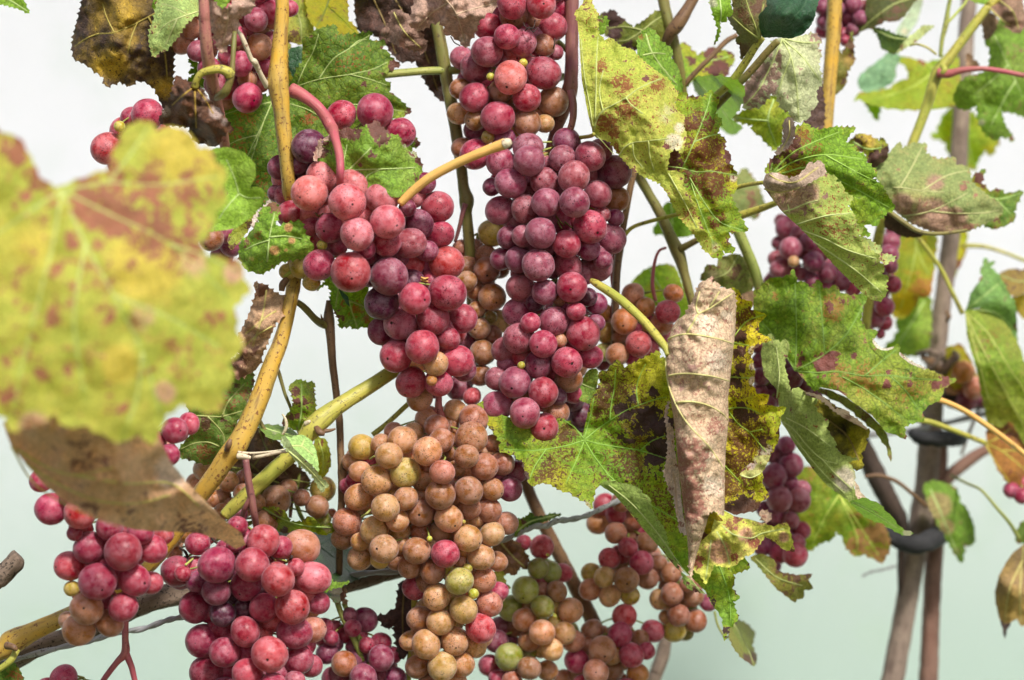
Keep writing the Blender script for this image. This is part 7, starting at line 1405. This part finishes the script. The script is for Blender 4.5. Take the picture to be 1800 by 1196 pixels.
    blade(r, 'U', [(1382, -50, 0), (1400, 130, 0), (1440, 270, 0), (1480, 400), (1505, 560), (1525, 650), (1540, 740), (1640, 770), (1690, 720), (1720, 740), (1760, 810), (1800, 880), (1870, 940), (1880, 400), (1800, 300), (1770, 200), (1720, 110), (1680, 50), (1600, -40), (1520, -85), (1480, -70)], [(1385, -45, 144), (1520, 650, 150), (1870, 900, 156), (1780, 220, 146), (1600, 300, 130)], 'fresh', [[(1385, -45), (1500, 200), (1640, 460), (1820, 800)], [(1385, -45), (1540, 100), (1700, 350), (1860, 600)], [(1385, -45), (1480, 300), (1560, 600)]],
          [(1500, 190, 60, 'b', .5), (1620, 400, 60, 'b', .55), (1700, 560, 60, 'b', .4), (1560, 150, 120, 'k', 1), (1590, 620, 90, 'y', -.5)], (18, 2), 5, (2, .6), -1, vr=1.2, over=dict(Green=(.22, .32, .04), Yellow=(.38, .36, .07), YBase=.35, Vein=(.45, .48, .12)))
    blade(r, 'O', [(1385, 750, 0), (1410, 680), (1440, 600), (1480, 550), (1505, 500), (1490, 460), (1510, 430), (1515, 385), (1530, 370), (1550, 405), (1600, 400), (1565, 440), (1600, 470), (1640, 520), (1680, 600), (1740, 700), (1750, 850), (1752, 985), (1720, 990), (1680, 920, 0), (1620, 800, 0), (1500, 720, 0)], [(1390, 745, 146), (1530, 375, 152), (1740, 980, 156), (1580, 640, 140)], 'fresh', [[(1400, 735), (1520, 640), (1620, 560)], [(1420, 740), (1600, 760), (1730, 880)]], [(1490, 520, 20, 'b', .9), (1735, 850, 24, 'b', .9)], (16, 3), 5, (2, .6), 1, name='folded_lobe', vr=.8, over=dict(Green=(.13, .32, .08), Yellow=(.22, .40, .14), YBase=.2, Speck=.05))
    r = leaf('U', 1530, 870, 158, 'rusty orange brown leaf with yellow veins at the right edge')
    blade(r, 'U', [(1540, 870, 0), (1530, 800), (1560, 770), (1650, 730), (1700, 695), (1760, 760), (1880, 860), (1880, 1240), (1790, 1210), (1700, 1170), (1650, 1110), (1600, 1030), (1560, 940)], [(1540, 860, 158), (1870, 860, 166), (1870, 1200, 162), (1700, 950, 148)], 'tan', [[(1530, 870), (1600, 850), (1700, 780)], [(1530, 880), (1640, 930), (1780, 1040), (1860, 1110)], [(1640, 930), (1760, 930), (1860, 940)], [(1530, 890), (1600, 1010), (1700, 1160)]], [(1680, 820, 110, 'b', .6), (1740, 1100, 90, 'b', .45)], (16, 3), 5, (2.5, .8), 1, vr=1.3, over=dict(Green=(.24, .10, .025), Yellow=(.42, .19, .03), Brown=(.12, .035, .02), Vein=(.42, .38, .06), Speck=.5))
    r = leaf('O', 1750, 480, 168, 'brown speckled leaf at the right edge behind the bluish green one')
    blade(r, 'O', [(1625, 490), (1660, 465), (1720, 450), (1780, 460), (1860, 440), (1870, 640), (1790, 620), (1730, 645), (1690, 620), (1650, 560)], [(1630, 490, 168), (1860, 450, 174), (1730, 550, 162)], 'olive', [[(1640, 500), (1760, 540), (1860, 520)]], [(1760, 520, 80, 'b', .6)], (14, 3), 5, (2, .8), over=dict(Green=(.24, .17, .05), Yellow=(.4, .28, .06)))
    blade(r, 'O', [(1700, 660), (1760, 640), (1870, 600), (1870, 820), (1780, 790), (1740, 720)], 176, 'yellow', (), (), (14, 3), 6, name='folded_lobe', over=dict(Green=(.3, .26, .05), Yellow=(.44, .32, .05)))
    r = leaf('O', 1050, 300, 188, 'large soft leaf in the background, green above and amber below, left of the stake')
    blade(r, 'O', [(880, 190), (1050, 180), (1190, 220), (1180, 350), (1165, 480), (1140, 640), (1060, 655), (1020, 740), (950, 805), (880, 790), (860, 600), (880, 400)], [(890, 200, 188), (1180, 230, 190), (900, 780, 190), (1040, 420, 178)], 'yellow', [[(1050, 190), (1020, 420), (930, 740)], [(1040, 300), (1130, 500)]], [(1080, 560, 120, 'b', .6), (950, 690, 120, 'y', 1)], (18, 3), 8, (2, .5), 1, over=dict(Green=(.22, .30, .03), Yellow=(.52, .38, .02), YBase=.2, Brown=(.34, .16, .03)))
    blade(r, 'O', [(1300, 200), (1400, 185), (1395, 330), (1340, 450), (1300, 530), (1280, 400)], 216, 'yellow', (), [(1340, 400, 60, 'b', .6)], (18, 3), 8, name='folded_lobe')
    r = leaf('O', 1000, 850, 198, 'soft yellow green leaf behind the green tip of the spiky leaf')
    blade(r, 'O', [(895, 820), (960, 760), (1040, 660), (1145, 650), (1150, 850), (1130, 1010), (1060, 1065), (960, 1060), (860, 1040), (820, 1000), (880, 950), (915, 890)], [(900, 820, 198), (1140, 660, 200), (960, 1050, 198), (1040, 850, 190)], 'fresh', [[(1100, 680), (1000, 850), (900, 1010)]], (), (16, 4), 8, (2, .5), 1, over=dict(Green=(.2, .34, .04), Yellow=(.36, .42, .07)))
    r = leaf('1', 1690, 640, 196, 'faint green leaf beside the orange berries next to the stake')
    blade(r, '1', [(1665, 610), (1690, 605), (1705, 630), (1720, 665), (1700, 690), (1672, 685), (1655, 660)], 184, 'yellow', (), (), (14, 3), 7, over=dict(Green=(.25, .28, .05)))


leaves_left()
leaves_right()
print('objects', len(bpy.data.objects), 'tris', sum(len(o.data.polygons) for o in bpy.data.objects if o.type == 'MESH' and o.name.split('.')[0] != 'grape'))
